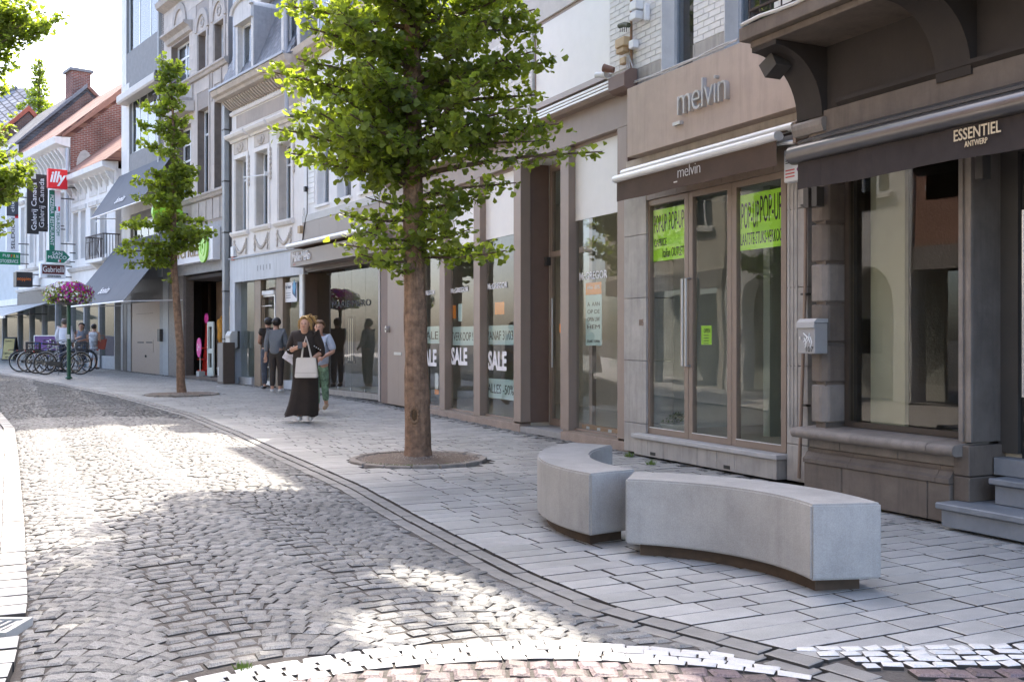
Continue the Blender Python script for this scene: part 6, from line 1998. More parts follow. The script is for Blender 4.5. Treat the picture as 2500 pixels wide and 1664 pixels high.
# pale striped shop awning
a, c = f.U(0, -.05) - .5, f.U(118, -.05)
zt_ = f.Z(100, 700, 0)
t = T('pale_shop_awning', 'extended pale grey striped awning over the dark-fronted shop', 'awning', f, (a, 0, zt_))
zt_ = 2.86; zb_ = 2.28
n = 16
LG = [mat('pale_awning_cloth', (.55, .55, .53), .8, .06), mat('pale_awning_stripe', (.42, .43, .43), .8, .06)]
for k in range(n):
    p, q = a + (c - a) * k / n, a + (c - a) * (k + 1) / n
    t.part('cloth_strip', B().hexa([(p, -1.75, zb_), (q, -1.75, zb_), (q, -.02, zt_), (p, -.02, zt_)], [(p, -1.75, zb_ + .02), (q, -1.75, zb_ + .02), (q, -.02, zt_ + .02), (p, -.02, zt_ + .02)]), LG[k % 2])
t.part('front_bar', B().box(a, c, -1.8, -1.72, zb_ - .09, zb_ - .003), ALU)
for x in (a + 1, c - .4): t.part('arm', B().tube([(x, -1.7, zb_ - .03), (x + .5, -.9, zb_ + .1), (x, .0, zb_ + .1)], .025, 6), DARKMET)

# ================================================================== the other side of the street (seen in the shop windows)
class Op(Fr):
    def __init__(s, ox, oy, slope):
        super().__init__(ox, oy, slope)
        s.u = (-s.u[0], -s.u[1]); s.n = (-s.n[0], -s.n[1]); s.rot += math.pi
fo = Op(-9.4, 10.2, -0.482)
OC = [mat('sunny_cream_front', (.60, .55, .46), .85, .1, 1.5, streak=.12), mat('sunny_white_front', (.70, .69, .66), .85, .08, 1.5, streak=.12),
      mat('sunny_brick_front', (.36, .20, .14), .9, .2, 6), mat('sunny_grey_front', (.48, .46, .43), .85, .1, 1.5)]
lab = ['cream rendered house across the street mirrored in the shop panes', 'white house with round arches across the street mirrored in the glazed doors',
       'brick fronted house across the street mirrored in the taupe shop windows', 'grey stone house across the street mirrored beyond the arches', 'cream corner house across the street mirrored at the near end']
ws = [(-17.5, -10.5, 0), (-10.4, -4.2, 3), (-4.1, 2.0, 2), (2.1, 8.8, 1), (8.9, 15.5, 0)]
for i, (a, c, mi) in enumerate(ws):
    t = T('opposite_house', lab[[4, 3, 2, 1, 0][i]], 'building', fo, (a, 0, 0))
    H = 8.6 + (i * 37 % 5) * .55
    holes = []
    nb = 4 if i != 3 else 3
    for k in range(nb):
        x = a + .6 + k * (c - a - .6) / nb
        holes.append((x, x + .95, 4.4, 6.4)); holes.append((x, x + .9, 7.1, 8.3))
    bb = B(); wall(bb, a, c, 3.2, H, 0, .3, holes)
    t.part('wall', bb, OC[mi])
    t.part('house_core', B().box(a, c, .3, 7, 3.2, H), INT_DARK)
    for h in holes:
        window(t, h[0], h[1], h[2], h[3], .14, .07, PVC if mi != 3 else mat('brown_window_paint', (.16, .09, .05), .6), G_WIN, bars_z=((h[2] + h[3]) / 2,), bars_u=((h[0] + h[1]) / 2,), back=NET, bv=.12)
        t.part('window_sill', B().box(h[0] - .1, h[1] + .1, -.1, .1, h[2] - .1, h[2] - .003), FCARV)
    t.part('cornice', B().prism([(.1, H - .4), (-.15, H - .35), (-.4, H - .05), (-.4, H + .1), (.1, H + .12)], a, c, 'x'), FCARV)
    t.part('roof', B().prism([(-.3, H + .12), (3, H + 2.6), (7, H + .12)], a, c, 'x'), TILE if i % 2 else FSLATE)
    if i == 3:   # round arches
        hs = [(a + .5 + k * 2.0, a + 2.1 + k * 2.0, 0, 2.1) for k in range(3)]
        bb = B(); wall(bb, a, c, 0, 3.2, 0, .4, [(h[0], h[1], 0, 2.9) for h in hs])
        for h in hs:
            cu, r = (h[0] + h[1]) / 2, .8
            for k in range(10):
                x0, x1_ = math.pi * k / 10, math.pi * (k + 1) / 10
                p = [(cu + r * math.cos(x0), 2.1 + r * math.sin(x0)), (cu + r * math.cos(x1_), 2.1 + r * math.sin(x1_))]
                q = [(p[1][0], 2.9), (p[0][0], 2.9)]
                bb.hexa([(z[0], .0, z[1]) for z in p + q], [(z[0], .4, z[1]) for z in p + q])
        t.part('arcade', bb, OC[1])
        t.part('arcade_back', B().box(a, c, .9, 1.0, 0, 3.19), INT_WALL)
    else:
        for k in range(4):
            x = a + k * (c - a) / 4
            t.part('shop_post', B().box(x, x + .25, -.02, .3, -.1, 3.197), OC[mi])
            t.part('shop_window', B().box(x + .25, x + (c - a) / 4, .1, .11, .4, 2.9), G_SHOP)
        t.part('fascia', B().box(a, c, -.05, .3, 2.7, 3.19), mat('opposite_fascia', (.30, .27, .24), .6, .2, 2))
        t.part('shop_back', B().box(a, c, 2.5, 2.6, -.1, 2.7), INT_WALL)
t = T('cream_awning', 'cream sloping awning across the street mirrored in the glazed shopfront', 'awning', fo, (-9.8, 0, 2.7))
t.part('cloth', B().hexa([(-9.8, -1.5, 2.25), (-5, -1.5, 2.25), (-5, -.06, 2.9), (-9.8, -.06, 2.9)], [(-9.8, -1.5, 2.27), (-5, -1.5, 2.27), (-5, -.06, 2.92), (-9.8, -.06, 2.92)]), mat('cream_cloth', (.66, .61, .5), .8, .05))
t.part('valance', B().box(-9.8, -5, -1.52, -1.5, 2.05, 2.26), MATS['cream_cloth'])
t.part('front_bar', B().box(-9.8, -5, -1.54, -1.46, 2.262, 2.32), ALU)
# ================================================================== ginkgo trees
def leafmat(name, col, tr, var=.35):
    m = bpy.data.materials.new(name); m.use_nodes = True
    nt = m.node_tree; L = nt.links.new
    p = nt.nodes['Principled BSDF']; p.inputs['Roughness'].default_value = .5
    gi = _n(nt, 'ShaderNodeNewGeometry')
    mr = _n(nt, 'ShaderNodeMapRange'); mr.inputs[3].default_value = 1 - var; mr.inputs[4].default_value = 1 + var
    L(gi.outputs['Random Per Island'], mr.inputs[0])
    def c(rgb):
        r = _n(nt, 'ShaderNodeRGB'); r.outputs[0].default_value = (*rgb, 1)
        mx = _n(nt, 'ShaderNodeMix', data_type='RGBA', blend_type='MULTIPLY'); mx.inputs[0].default_value = 1
        L(r.outputs[0], mx.inputs[6]); L(mr.outputs[0], mx.inputs[7]); return mx.outputs[2]
    L(c(col), p.inputs['Base Color'])
    t = _n(nt, 'ShaderNodeBsdfTranslucent'); L(c(tr), t.inputs[0])
    ms = _n(nt, 'ShaderNodeMixShader'); ms.inputs[0].default_value = .55
    L(p.outputs[0], ms.inputs[1]); L(t.outputs[0], ms.inputs[2])
    L(ms.outputs[0], nt.nodes['Material Output'].inputs[0])
    return m
LEAF = leafmat('ginkgo_leaf', (.125, .165, .042), (.38, .49, .035))
BARK = mat('furrowed_bark', (.27, .17, .11), .9, .5, 14, bump=1.0, bscale=34, streak=.6)
TWIG = mat('twig_bark', (.11, .075, .05), .9, .3, 9)
LV = [(0, 0, 0), (-.042, .042, .006), (-.022, .066, .0), (0, .060, -.008), (.022, .066, .0), (.042, .042, .006)]
def leaf_cluster(b, p, n, size, rnd, spread):
    for _ in range(n):
        s = size * rnd.choice((.5, .75, .9, 1.0, 1.1, 1.25)) * rnd.uniform(.9, 1.1)
        d = Vector((rnd.gauss(0, 1), rnd.gauss(0, 1), rnd.gauss(-.15, .6))).normalized()
        nrm = Vector((rnd.gauss(0, .55), rnd.gauss(0, .55), 1)).normalized()
        if rnd.random() < .35: nrm = Vector((rnd.gauss(0, 1), rnd.gauss(0, 1), rnd.gauss(0, .5))).normalized()
        sd = d.cross(nrm)
        if sd.length < .1: continue
        sd.normalize(); nn = sd.cross(d)
        o = Vector(p) + d * (.02 + spread * rnd.random())
        b.add([tuple(o + (sd * q[0] + d * q[1] + nn * q[2]) * s) for q in LV], [(0, 3, 2, 1), (0, 5, 4, 3)])
def branch(bw, bl, p0, p1, r0, rnd, size, dens, droop=.0, start=.2, twig=.28, nl=5, spread=.05):
    p0, p1 = Vector(p0), Vector(p1)
    L_ = (p1 - p0).length
    n = 7
    pts = []
    perp = Vector((rnd.gauss(0, 1), rnd.gauss(0, 1), 0)) * .035 * L_
    for k in range(n + 1):
        q = k / n
        pts.append(p0.lerp(p1, q) + Vector((0, 0, droop * math.sin(math.pi * q))) + perp * math.sin(q * math.pi * 1.5))
    bw.tube(pts, [r0 * (1 - .85 * k / n) + .003 for k in range(n + 1)], 5)
    m = max(3, int(L_ * dens))
    for i in range(m):
        q = start + (1 - start) * (i + rnd.random()) / m
        k = min(int(q * n), n - 1)
        p = pts[k].lerp(pts[k + 1], q * n - k)
        tl = twig * (1.15 - .7 * q) * rnd.uniform(.2, 1.0)
        d = Vector((rnd.gauss(0, 1), rnd.gauss(0, 1), rnd.gauss(.05, .55))).normalized()
        e = p + d * tl
        if tl > .12: bw.tube([p, e], [.005, .002], 3)
        for s in range(1 + int(tl / .09)):
            leaf_cluster(bl, tuple(p.lerp(e, (s + 1) / (1 + int(tl / .09)))), nl, size, rnd, spread)

def trunk_mesh(b, pts, rad, n=18, seed=3, rough=.05):
    """a tapered stem whose surface is furrowed"""
    vs, fs = [], []
    m = len(pts)
    sub = 12
    ring = 0
    P, Rr = [], []
    for i in range(m - 1):
        for s in range(sub):
            q = s / sub
            P.append(Vector(pts[i]).lerp(Vector(pts[i + 1]), q)); Rr.append(rad[i] + (rad[i + 1] - rad[i]) * q)
    P.append(Vector(pts[-1])); Rr.append(rad[-1])
    for p, r in zip(P, Rr):
        for k in range(n):
            a = 2 * math.pi * k / n
            f_ = 1 + rough * (noise.noise(Vector((math.cos(a) * 2.2, math.sin(a) * 2.2, p.z * 1.6 + seed))) + 1.0 * noise.noise(Vector((math.cos(a) * 6, math.sin(a) * 6, p.z * 2.2 + seed))) + .8 * noise.noise(Vector((math.cos(a) * 12, math.sin(a) * 12, p.z * 6 + seed))))
            vs.append((p.x + r * f_ * math.cos(a), p.y + r * f_ * math.sin(a), p.z))
    for i in range(len(P) - 1):
        for k in range(n):
            fs.append((i * n + k, i * n + (k + 1) % n, (i + 1) * n + (k + 1) % n, (i + 1) * n + k))
    b.add(vs, fs)

def tree_pit(x, y, r, label):
    z = zpave(x, y)
    t = T('tree_pit', label, 'tree pit', None, (x, y, z))
    n = 16
    for k in range(n):
        a0, a1 = 2 * math.pi * (k + .03) / n, 2 * math.pi * (k + .97) / n
        h = .028 + random.uniform(-.004, .006)
        q = [(r * math.cos(a0), r * math.sin(a0)), (r * math.cos(a1), r * math.sin(a1)), ((r - .075) * math.cos(a1), (r - .075) * math.sin(a1)), ((r - .075) * math.cos(a0), (r - .075) * math.sin(a0))]
        t.part('edging_stone', B().hexa([(p[0], p[1], -.05) for p in q], [(p[0], p[1], h) for p in q]), mat('pit_edging', (.26, .23, .20), .8, .3, 12, bump=.3), bevel=.008)
    b = B()
    rings = [(0, .055), (.3, .045), (.55, .03), (r - .07, .008)]
    b.lathe([(max(q, .01), h) for q, h in rings[::-1]], (0, 0, 0), 24)
    t.part('soil', b, SOIL)
    rnd = random.Random(int(x * 100))
    g = B()
    for k in range(2600):
        a, q = rnd.uniform(0, 6.2832), (r - .085) * math.sqrt(rnd.random())
        if q < .12: continue
        h = .055 * (1 - q / (r + .05)) + .006
        s = rnd.uniform(.006, .014); c = (q * math.cos(a), q * math.sin(a), h)
        v = [(c[0] + s * rnd.uniform(.6, 1.3) * dx, c[1] + s * rnd.uniform(.6, 1.3) * dy, c[2] + s * .7 * dz) for dx, dy, dz in ((1, 0, 0), (-1, 0, 0), (0, 1, 0), (0, -1, 0), (0, 0, 1))]
        g.add(v, [(0, 2, 4), (2, 1, 4), (1, 3, 4), (3, 0, 4)])
    t.part('gravel', g, mat('pit_gravel', (.30, .25, .21), .85, .2, 20, piece=.45, island=True), kind='stuff', recalc=False)
    g = B()
    for k in range(240):
        a = rnd.gauss(-1.5, .45); q = r - .10 + rnd.gauss(0, .02)
        c = (q * math.cos(a), q * math.sin(a), .012)
        for _ in range(3):
            d = (rnd.uniform(-.012, .012), rnd.uniform(-.012, .012), rnd.uniform(.01, .03))
            g.add([c, (c[0] + .004, c[1], c[2]), (c[0] + d[0], c[1] + d[1], c[2] + d[2])], [(0, 1, 2)])
    t.part('moss', g, mat('moss_green', (.10, .17, .03), .9, .3, 20), kind='stuff', recalc=False)
    return z

# ---- the big street tree
TX, TY, _r = TREES[0]
z0 = tree_pit(TX, TY + .0, _r, 'round gravel tree pit with stone edging around the broad ginkgo trunk')
tree = T('ginkgo_tree', 'broad leafy ginkgo tree with a furrowed trunk on the pavement near the curved benches', 'tree', None, (TX, TY, z0))
def TP(px, py, dy=0.0):
    D = TY + dy
    return Vector(((px - CX) / FPX * D - TX, dy, CAM_H - (py - HY) / FPX * D - z0))
tb = B()
tp = [(0, 0, 0.0), (0, 0, .12), (-.01, 0, .6), (-.03, 0, 1.4), (-.05, 0, 2.3), (-.06, 0, 3.2), (-.07, 0, 4.3), (-.05, .02, 5.6), (-.02, .05, 7.2), (.0, .05, 9.0)]
trunk_mesh(tb, tp, [.16, .142, .135, .121, .112, .104, .093, .072, .045, .012], 44, 3, .085)
tree.part('trunk', tb, BARK, smooth=60)
kb = B()
kz = 1.3 - (1010 - HY) / FPX * TY - z0
for k in range(14):
    a = 2 * math.pi * k / 14
    kb.ball((-.03 + .045 * math.cos(a), -.135, kz + .085 * math.sin(a)), .018, .016, .022, 6, 4)
kn = tree.part('knot_rim', kb, mat('knot_wood', (.24, .15, .09), .9, .4, 20, bump=.6), smooth=60)
tree.part('knot_heart', B().ball((-.03, -.118, kz), .042, .03, .08, 8, 6), mat('knot_dark', (.10, .06, .03), .95, .3, 20), kn, smooth=60)
rnd = random.Random(11)
bw, bl = B(), B()
def tz(z):
    for (a, b_) in zip(tp, tp[1:]):
        if a[2] <= z <= b_[2]:
            q = (z - a[2]) / (b_[2] - a[2]); return Vector(a).lerp(Vector(b_), q)
    return Vector(tp[-1])
def limb(tip, rise=.22, r0=.03, dens=22, droop=.03, nl=5, start=.18, twig=.30):
    tip = Vector(tip)
    h = math.hypot(tip.x, tip.y)
    z = min(max(tip.z - rise * h, 2.15), 8.8)
    branch(bw, bl, tz(z), tip, r0, rnd, 1.08, dens, droop, start, twig, max(nl - 1, 3))
# tips read off the photograph's outline (left, right, low), with their own depth
for (px, py, dy) in [(652, 178, -.2), (690, 20, .3), (745, 70, -.5), (700, 215, .4), (672, 312, -.1), (705, 375, .2), (760, 330, -.7), (790, 398, -.3), (720, 270, .5), (730, 140, -.6),
                     (800, 230, -1.0), (820, 330, -1.1), (850, 60, -1.0), (860, 380, -.6), (900, 150, -1.3), (880, 280, -1.3),
                     (1330, 62, .1), (1358, 146, -.2), (1369, 300, .0), (1300, 20, -.6), (1290, 130, -.7), (1280, 260, -.7), (1200, 60, -1.2), (1180, 200, -1.3), (1150, 310, -1.1),
                     (1250, 190, .6), (1310, 230, .3), (1220, 320, .2)]:
    limb(TP(px, py, dy), .20, .032, 26)
# the long low limb to the right, then the sparse lower sprays
limb(TP(1473, 368, -.15), .13, .032, 20, .05, 4, .22, .22)
limb(TP(1255, 445, -.3), .12, .024, 24, .02, 5, .12)
limb(TP(1190, 475, -.6), .10, .02, 24, .0, 5, .15)
limb(TP(1330, 340, -.2), .13, .022, 20, .04, 4, .35)
for (px, py, dy) in [(828, 522, -.2), (820, 592, -.1), (880, 560, -.7), (1230, 612, -.1), (1150, 560, -.6), (1090, 520, -.7), (1185, 600, .3), (900, 480, -.4), (880, 620, -.5)]:
    limb(TP(px, py, dy), .05, .016, 22, -.04, 5, .12, .26)
limb(TP(965, 662, -.25), -.3, .010, 20, -.05, 5, .2, .14)
limb(TP(900, 440, -.1), -.25, .010, 22, -.02, 5, .3, .2)
limb(TP(1060, 430, -.2), -.3, .008, 16, -.02, 4, .3, .12)
# inner and rear limbs
for k in range(26):
    a = rnd.uniform(0, 6.283); z = rnd.uniform(3.55, 5.5); h = rnd.uniform(.7, 1.5)
    if math.cos(a) > .2 and z < 3.9: continue
    limb((h * math.cos(a), h * math.sin(a), z), .25, .022, 24, 0, 5, .12)
# crown above the picture
for k in range(70):
    a = k * 2.4; z = 5.3 + 4.0 * k / 70; h = (1.85 * (1 - (k / 75) ** 1.5) + .15) * rnd.uniform(.75, 1.1)
    limb((h * math.cos(a), h * math.sin(a), z), .35, .022, 22, 0, 5, .15)
tree.part('branches', bw, TWIG, recalc=False, kind='stuff')
tree.part('crown', bl, LEAF, recalc=False, kind='stuff')

# ---- slim young tree
X2, Y2, r2 = TREES[1]
z2 = tree_pit(X2, Y2, r2, 'round gravel tree pit under the slim young ginkgo')
tree = T('ginkgo_tree', 'slim young ginkgo tree with a bare leaning stem before the pale-panel house', 'tree', None, (X2, Y2, z2))
def TP2(px, py, dy=0.0):
    D = Y2 + dy
    return Vector(((px - CX) / FPX * D - X2, dy, CAM_H - (py - HY) / FPX * D - z2))
tp = [(0, 0, 0)] + [tuple(TP2(px, py)) for px, py in ((441, 930), (440, 850), (433, 760), (425, 660), (424, 560), (424, 450), (424, 330), (420, 230), (413, 150))]
tb = B(); trunk_mesh(tb, tp, [.115, .095, .088, .082, .078, .066, .052, .036, .02, .008], 14, 8, .05)
tree.part('trunk', tb, BARK, smooth=60)
bw, bl = B(), B()
rnd = random.Random(23)
def limb2(tip, rise=.35, dens=17, nl=5, twig=.22, start=.1):
    tip = Vector(tip); c = tz(max(tip.z - .3, .5)); h = math.hypot(tip.x - c.x, tip.y - c.y)
    branch(bw, bl, tz(min(max(tip.z - rise * h, 2.3), tp[-1][2] - .1)), tip, .018, rnd, 1.35, dens * 1.3, .0, start, twig, nl)
for (px, py, dy) in [(287, 610, .1), (300, 590, -.3), (305, 545, .2), (330, 480, .0), (318, 545, -.4), (335, 440, .2), (345, 350, .0), (333, 300, -.2), (342, 252, .1), (365, 270, -.3), (380, 210, .0), (405, 178, .0), (435, 180, .0), (450, 215, .1),
                     (440, 250, -.2), (460, 290, .0), (455, 340, -.2), (475, 410, .1), (470, 440, -.3), (480, 410, .1), (478, 470, .2), (440, 395, -.4), (527, 565, .0), (505, 540, .3), (500, 580, -.3), (470, 560, -.5), (475, 600, -.2), (420, 480, -.5), (380, 520, -.5),
                     (395, 640, -.2), (410, 600, -.4), (360, 420, -.4), (400, 360, -.5), (385, 300, -.4), (430, 520, .5), (390, 450, .5), (430, 330, .5), (400, 250, .3), (350, 620, -.3), (318, 640, -.1)]:
    limb2(TP2(px, py, dy), .25 if py < 540 else .05)
for k in range(26):
    a = rnd.uniform(0, 6.28); q = rnd.random(); z = 3.3 + q * 4.2; h = (.75 - .45 * q) * rnd.uniform(.5, 1)
    c = tz(z); limb2((c.x + h * math.cos(a), c.y + h * math.sin(a), z), .3)
limb2(TP2(402, 680, -.1), .1, 14, 4, .08, .5)
tree.part('branches', bw, TWIG, recalc=False, kind='stuff')
tree.part('crown', bl, LEAF, recalc=False, kind='stuff')

# ---- tree on the far pavement: only its outer limbs reach into view
X3, Y3 = -10.95, 20.0
z3 = zg(Y3) - .045
tree = T('ginkgo_tree', 'ginkgo whose leafy limbs hang into view against the white sky', 'tree', None, (X3, Y3, z3))
tp = [(0, 0, 0), (0, 0, 2), (.03, 0, 4), (0, 0, 6), (0, 0, 9)]
tb = B(); trunk_mesh(tb, tp, [.17, .14, .12, .08, .02], 14, 5, .06)
tree.part('trunk', tb, BARK, smooth=60)
bw, bl = B(), B(); rnd = random.Random(31)
def TP3(px, py, dy=0.0):
    D = Y3 + dy
    return Vector(((px - CX) / FPX * D - X3, dy, CAM_H - (py - HY) / FPX * D - z3))
for (px, py, dy) in [(165, 45, 0), (120, 25, -.4), (95, 55, .3), (130, 70, .2), (60, 90, .0), (70, -20, .2), (40, 20, -.6), (45, 130, .2), (30, 160, -.1), (20, 210, .2), (5, 215, -.2), (60, 60, -.5), (15, 100, -.5), (90, 10, -.6),
                     (75, 405, 0), (60, 440, -.2), (45, 380, .2), (30, 460, .1), (20, 340, -.2), (50, 415, .3), (25, 410, -.4), (10, 370, .3), (65, 425, .1), (40, 470, -.1)]:
    tip = TP3(px, py, dy)
    branch(bw, bl, tz(min(max(tip.z - .5, 3.0), 8.6)), tip, .03, rnd, 1.25, 16, .0, .35, .34, 5)
for k in range(60):
    a = k * 2.4; z = 3.4 + 6 * k / 60; h = (2.0 * (1 - (k / 70) ** 1.6) + .2) * rnd.uniform(.7, 1)
    if math.cos(a) > .3: h *= .62
    branch(bw, bl, tz(max(z - .5, 3)), (h * math.cos(a), h * math.sin(a), z), .025, rnd, 1.25, 12, 0, .2, .3, 5)
tree.part('branches', bw, TWIG, recalc=False, kind='stuff')
tree.part('crown', bl, LEAF, recalc=False, kind='stuff')

# ---- far tree top above the roofs
D4 = 60.0
X4 = (96 - CX) / FPX * D4
tree = T('ginkgo_tree', 'distant ginkgo whose pointed top rises above the tiled roofs', 'tree', None, (X4, D4, zg(D4)))
tp = [(0, 0, 0), (0, 0, 8), (0, 0, 14), (.0, 0, 17.3)]
tb = B(); trunk_mesh(tb, tp, [.22, .16, .09, .02], 8, 2, .05)
tree.part('trunk', tb, BARK)
bw, bl = B(), B(); rnd = random.Random(5)
for k in range(70):
    q = k / 70; z = 12.0 + 5.2 * q; a = k * 2.4
    h = (2.3 * (1 - q) ** 1.6 + .3) * rnd.uniform(.55, 1.1)
    branch(bw, bl, tz(z - .3 * h), (h * math.cos(a), h * math.sin(a), z + rnd.uniform(-.2, .2)), .02, rnd, 2.2, 7, 0, .25, .3, 4, .1)
tree.part('branches', bw, TWIG, recalc=False, kind='stuff')
tree.part('crown', bl, LEAF, recalc=False, kind='stuff')
# ================================================================== curved concrete benches
CONC = mat('pale_cast_concrete', (0.37, 0.355, 0.335), .55, .20, 3.2, bump=.10, bscale=28, streak=.16, speck=.09)
def arc_bench(label, c, ri, ro, a0, a1, z):
    t = T('curved_bench', label, 'bench', None, (c[0], c[1], z), group='curved concrete benches')
    n = 28
    def sector(r0, r1, b0, b1, za, zb):
        b = B(); vs = []
        for k in range(n + 1):
            a = b0 + (b1 - b0) * k / n
            ca, sa = math.cos(a), math.sin(a)
            vs += [(r0 * ca, r0 * sa, za), (r1 * ca, r1 * sa, za), (r1 * ca, r1 * sa, zb), (r0 * ca, r0 * sa, zb)]
        fs = []
        for k in range(n):
            o = 4 * k
            for q in range(4):
                fs.append((o + q, o + (q + 1) % 4, o + 4 + (q + 1) % 4, o + 4 + q))
        fs += [(0, 3, 2, 1), (4 * n, 4 * n + 1, 4 * n + 2, 4 * n + 3)]
        return b.add(vs, fs)
    t.part('seat_block', sector(ri, ro, a0, a1, .052, .448), CONC, smooth=30, bevel=.011, seg=2)
    d = .05 / ri
    t.part('recessed_foot', sector(ri + .06, ro - .07, a0 + d * 1.6, a1 - d * 1.6, -.03, .051), mat('dark_foot', (.09, .06, .04), .9, .3, 8))  # foot coloured dark brown, much darker than the seat block
    return t
arc_bench('curved pale concrete bench with its hollow side turned to the cobbled road', (.418, 5.163), 1.14, 1.525, R(7), R(76), 0.0)
arc_bench('curved pale concrete bench with its rounded back turned to the cobbled road', (1.92, 7.52), 1.345, 1.735, R(145), R(215), 0.0)

# ================================================================== flower pole
PX, PY = ground_pt(168, 924)
zp = zg(PY)
GRN = mat('dark_green_enamel', (.012, .075, .04), .4, .06)
t = T('flower_pole', 'green pole carrying a wide basket of white and magenta petunias', 'flower basket', None, (PX, PY, zp))
t.part('pole', B().tube([(0, 0, -.03), (0, 0, 2.35)], .055, 12), GRN, smooth=60)
t.part('base_collar', B().lathe([(.10, 0), (.10, .03), (.07, .06)], (0, 0, 0), 12), GRN)
t.part('bowl', B().lathe([(.15, 2.12), (.45, 2.2), (.55, 2.36), (.5, 2.36)], (0, 0, 0), 16), DARKMET)
t.part('sticker', B().box(-.05, .05, -.062, -.056, 1.15, 1.28), mat('pale_sticker', (.5, .55, .55), .6))
rnd = random.Random(9)
fol = B()
def spot():
    a = rnd.uniform(0, 6.283); b_ = rnd.uniform(-.75, 1.3)
    r = rnd.uniform(.75, 1.0)
    return Vector((.70 * r * math.cos(a) * math.cos(b_), .62 * r * math.sin(a) * math.cos(b_), 2.46 + (.34 if b_ > 0 else .40) * r * math.sin(b_)))
for k in range(1500): leaf_cluster(fol, tuple(spot() * 1.0 - Vector((0, 0, .02))), 1, .75, rnd, .02)
t.part('foliage', fol, LEAF, recalc=False, kind='stuff')
cols = [('white_blooms', (.78, .76, .76), 420), ('magenta_blooms', (.50, .02, .30), 300), ('violet_blooms', (.24, .05, .38), 130), ('red_blooms', (.65, .04, .02), 30)]
for nm, c, n in cols:
    b = B()
    for k in range(n):
        p = spot()
        if nm == 'magenta_blooms' and p.x < -.1 and rnd.random() < .8: p.x = abs(p.x)
        if nm == 'white_blooms' and p.x > .15 and p.z > 2.4 and rnd.random() < .6: p.x = -p.x
        o = Vector((p.x, p.y, (p.z - 2.46) * 1.3)).normalized(); p = p + o * .035
        s1 = o.cross(Vector((0, 0, 1)) + Vector((.1, .2, 0))).normalized(); s2 = o.cross(s1)
        r = rnd.uniform(.026, .042)
        vs = [tuple(p - o * .012)] + [tuple(p + (s1 * math.cos(x) + s2 * math.sin(x)) * r) for x in [i * 1.0472 for i in range(6)]]
        b.add(vs, [(0, i + 1, (i + 1) % 6 + 1) for i in range(6)])
    t.part(nm, b, mat(nm, c, .7, .15, 20, piece=.2, island=True), recalc=False, kind='stuff')

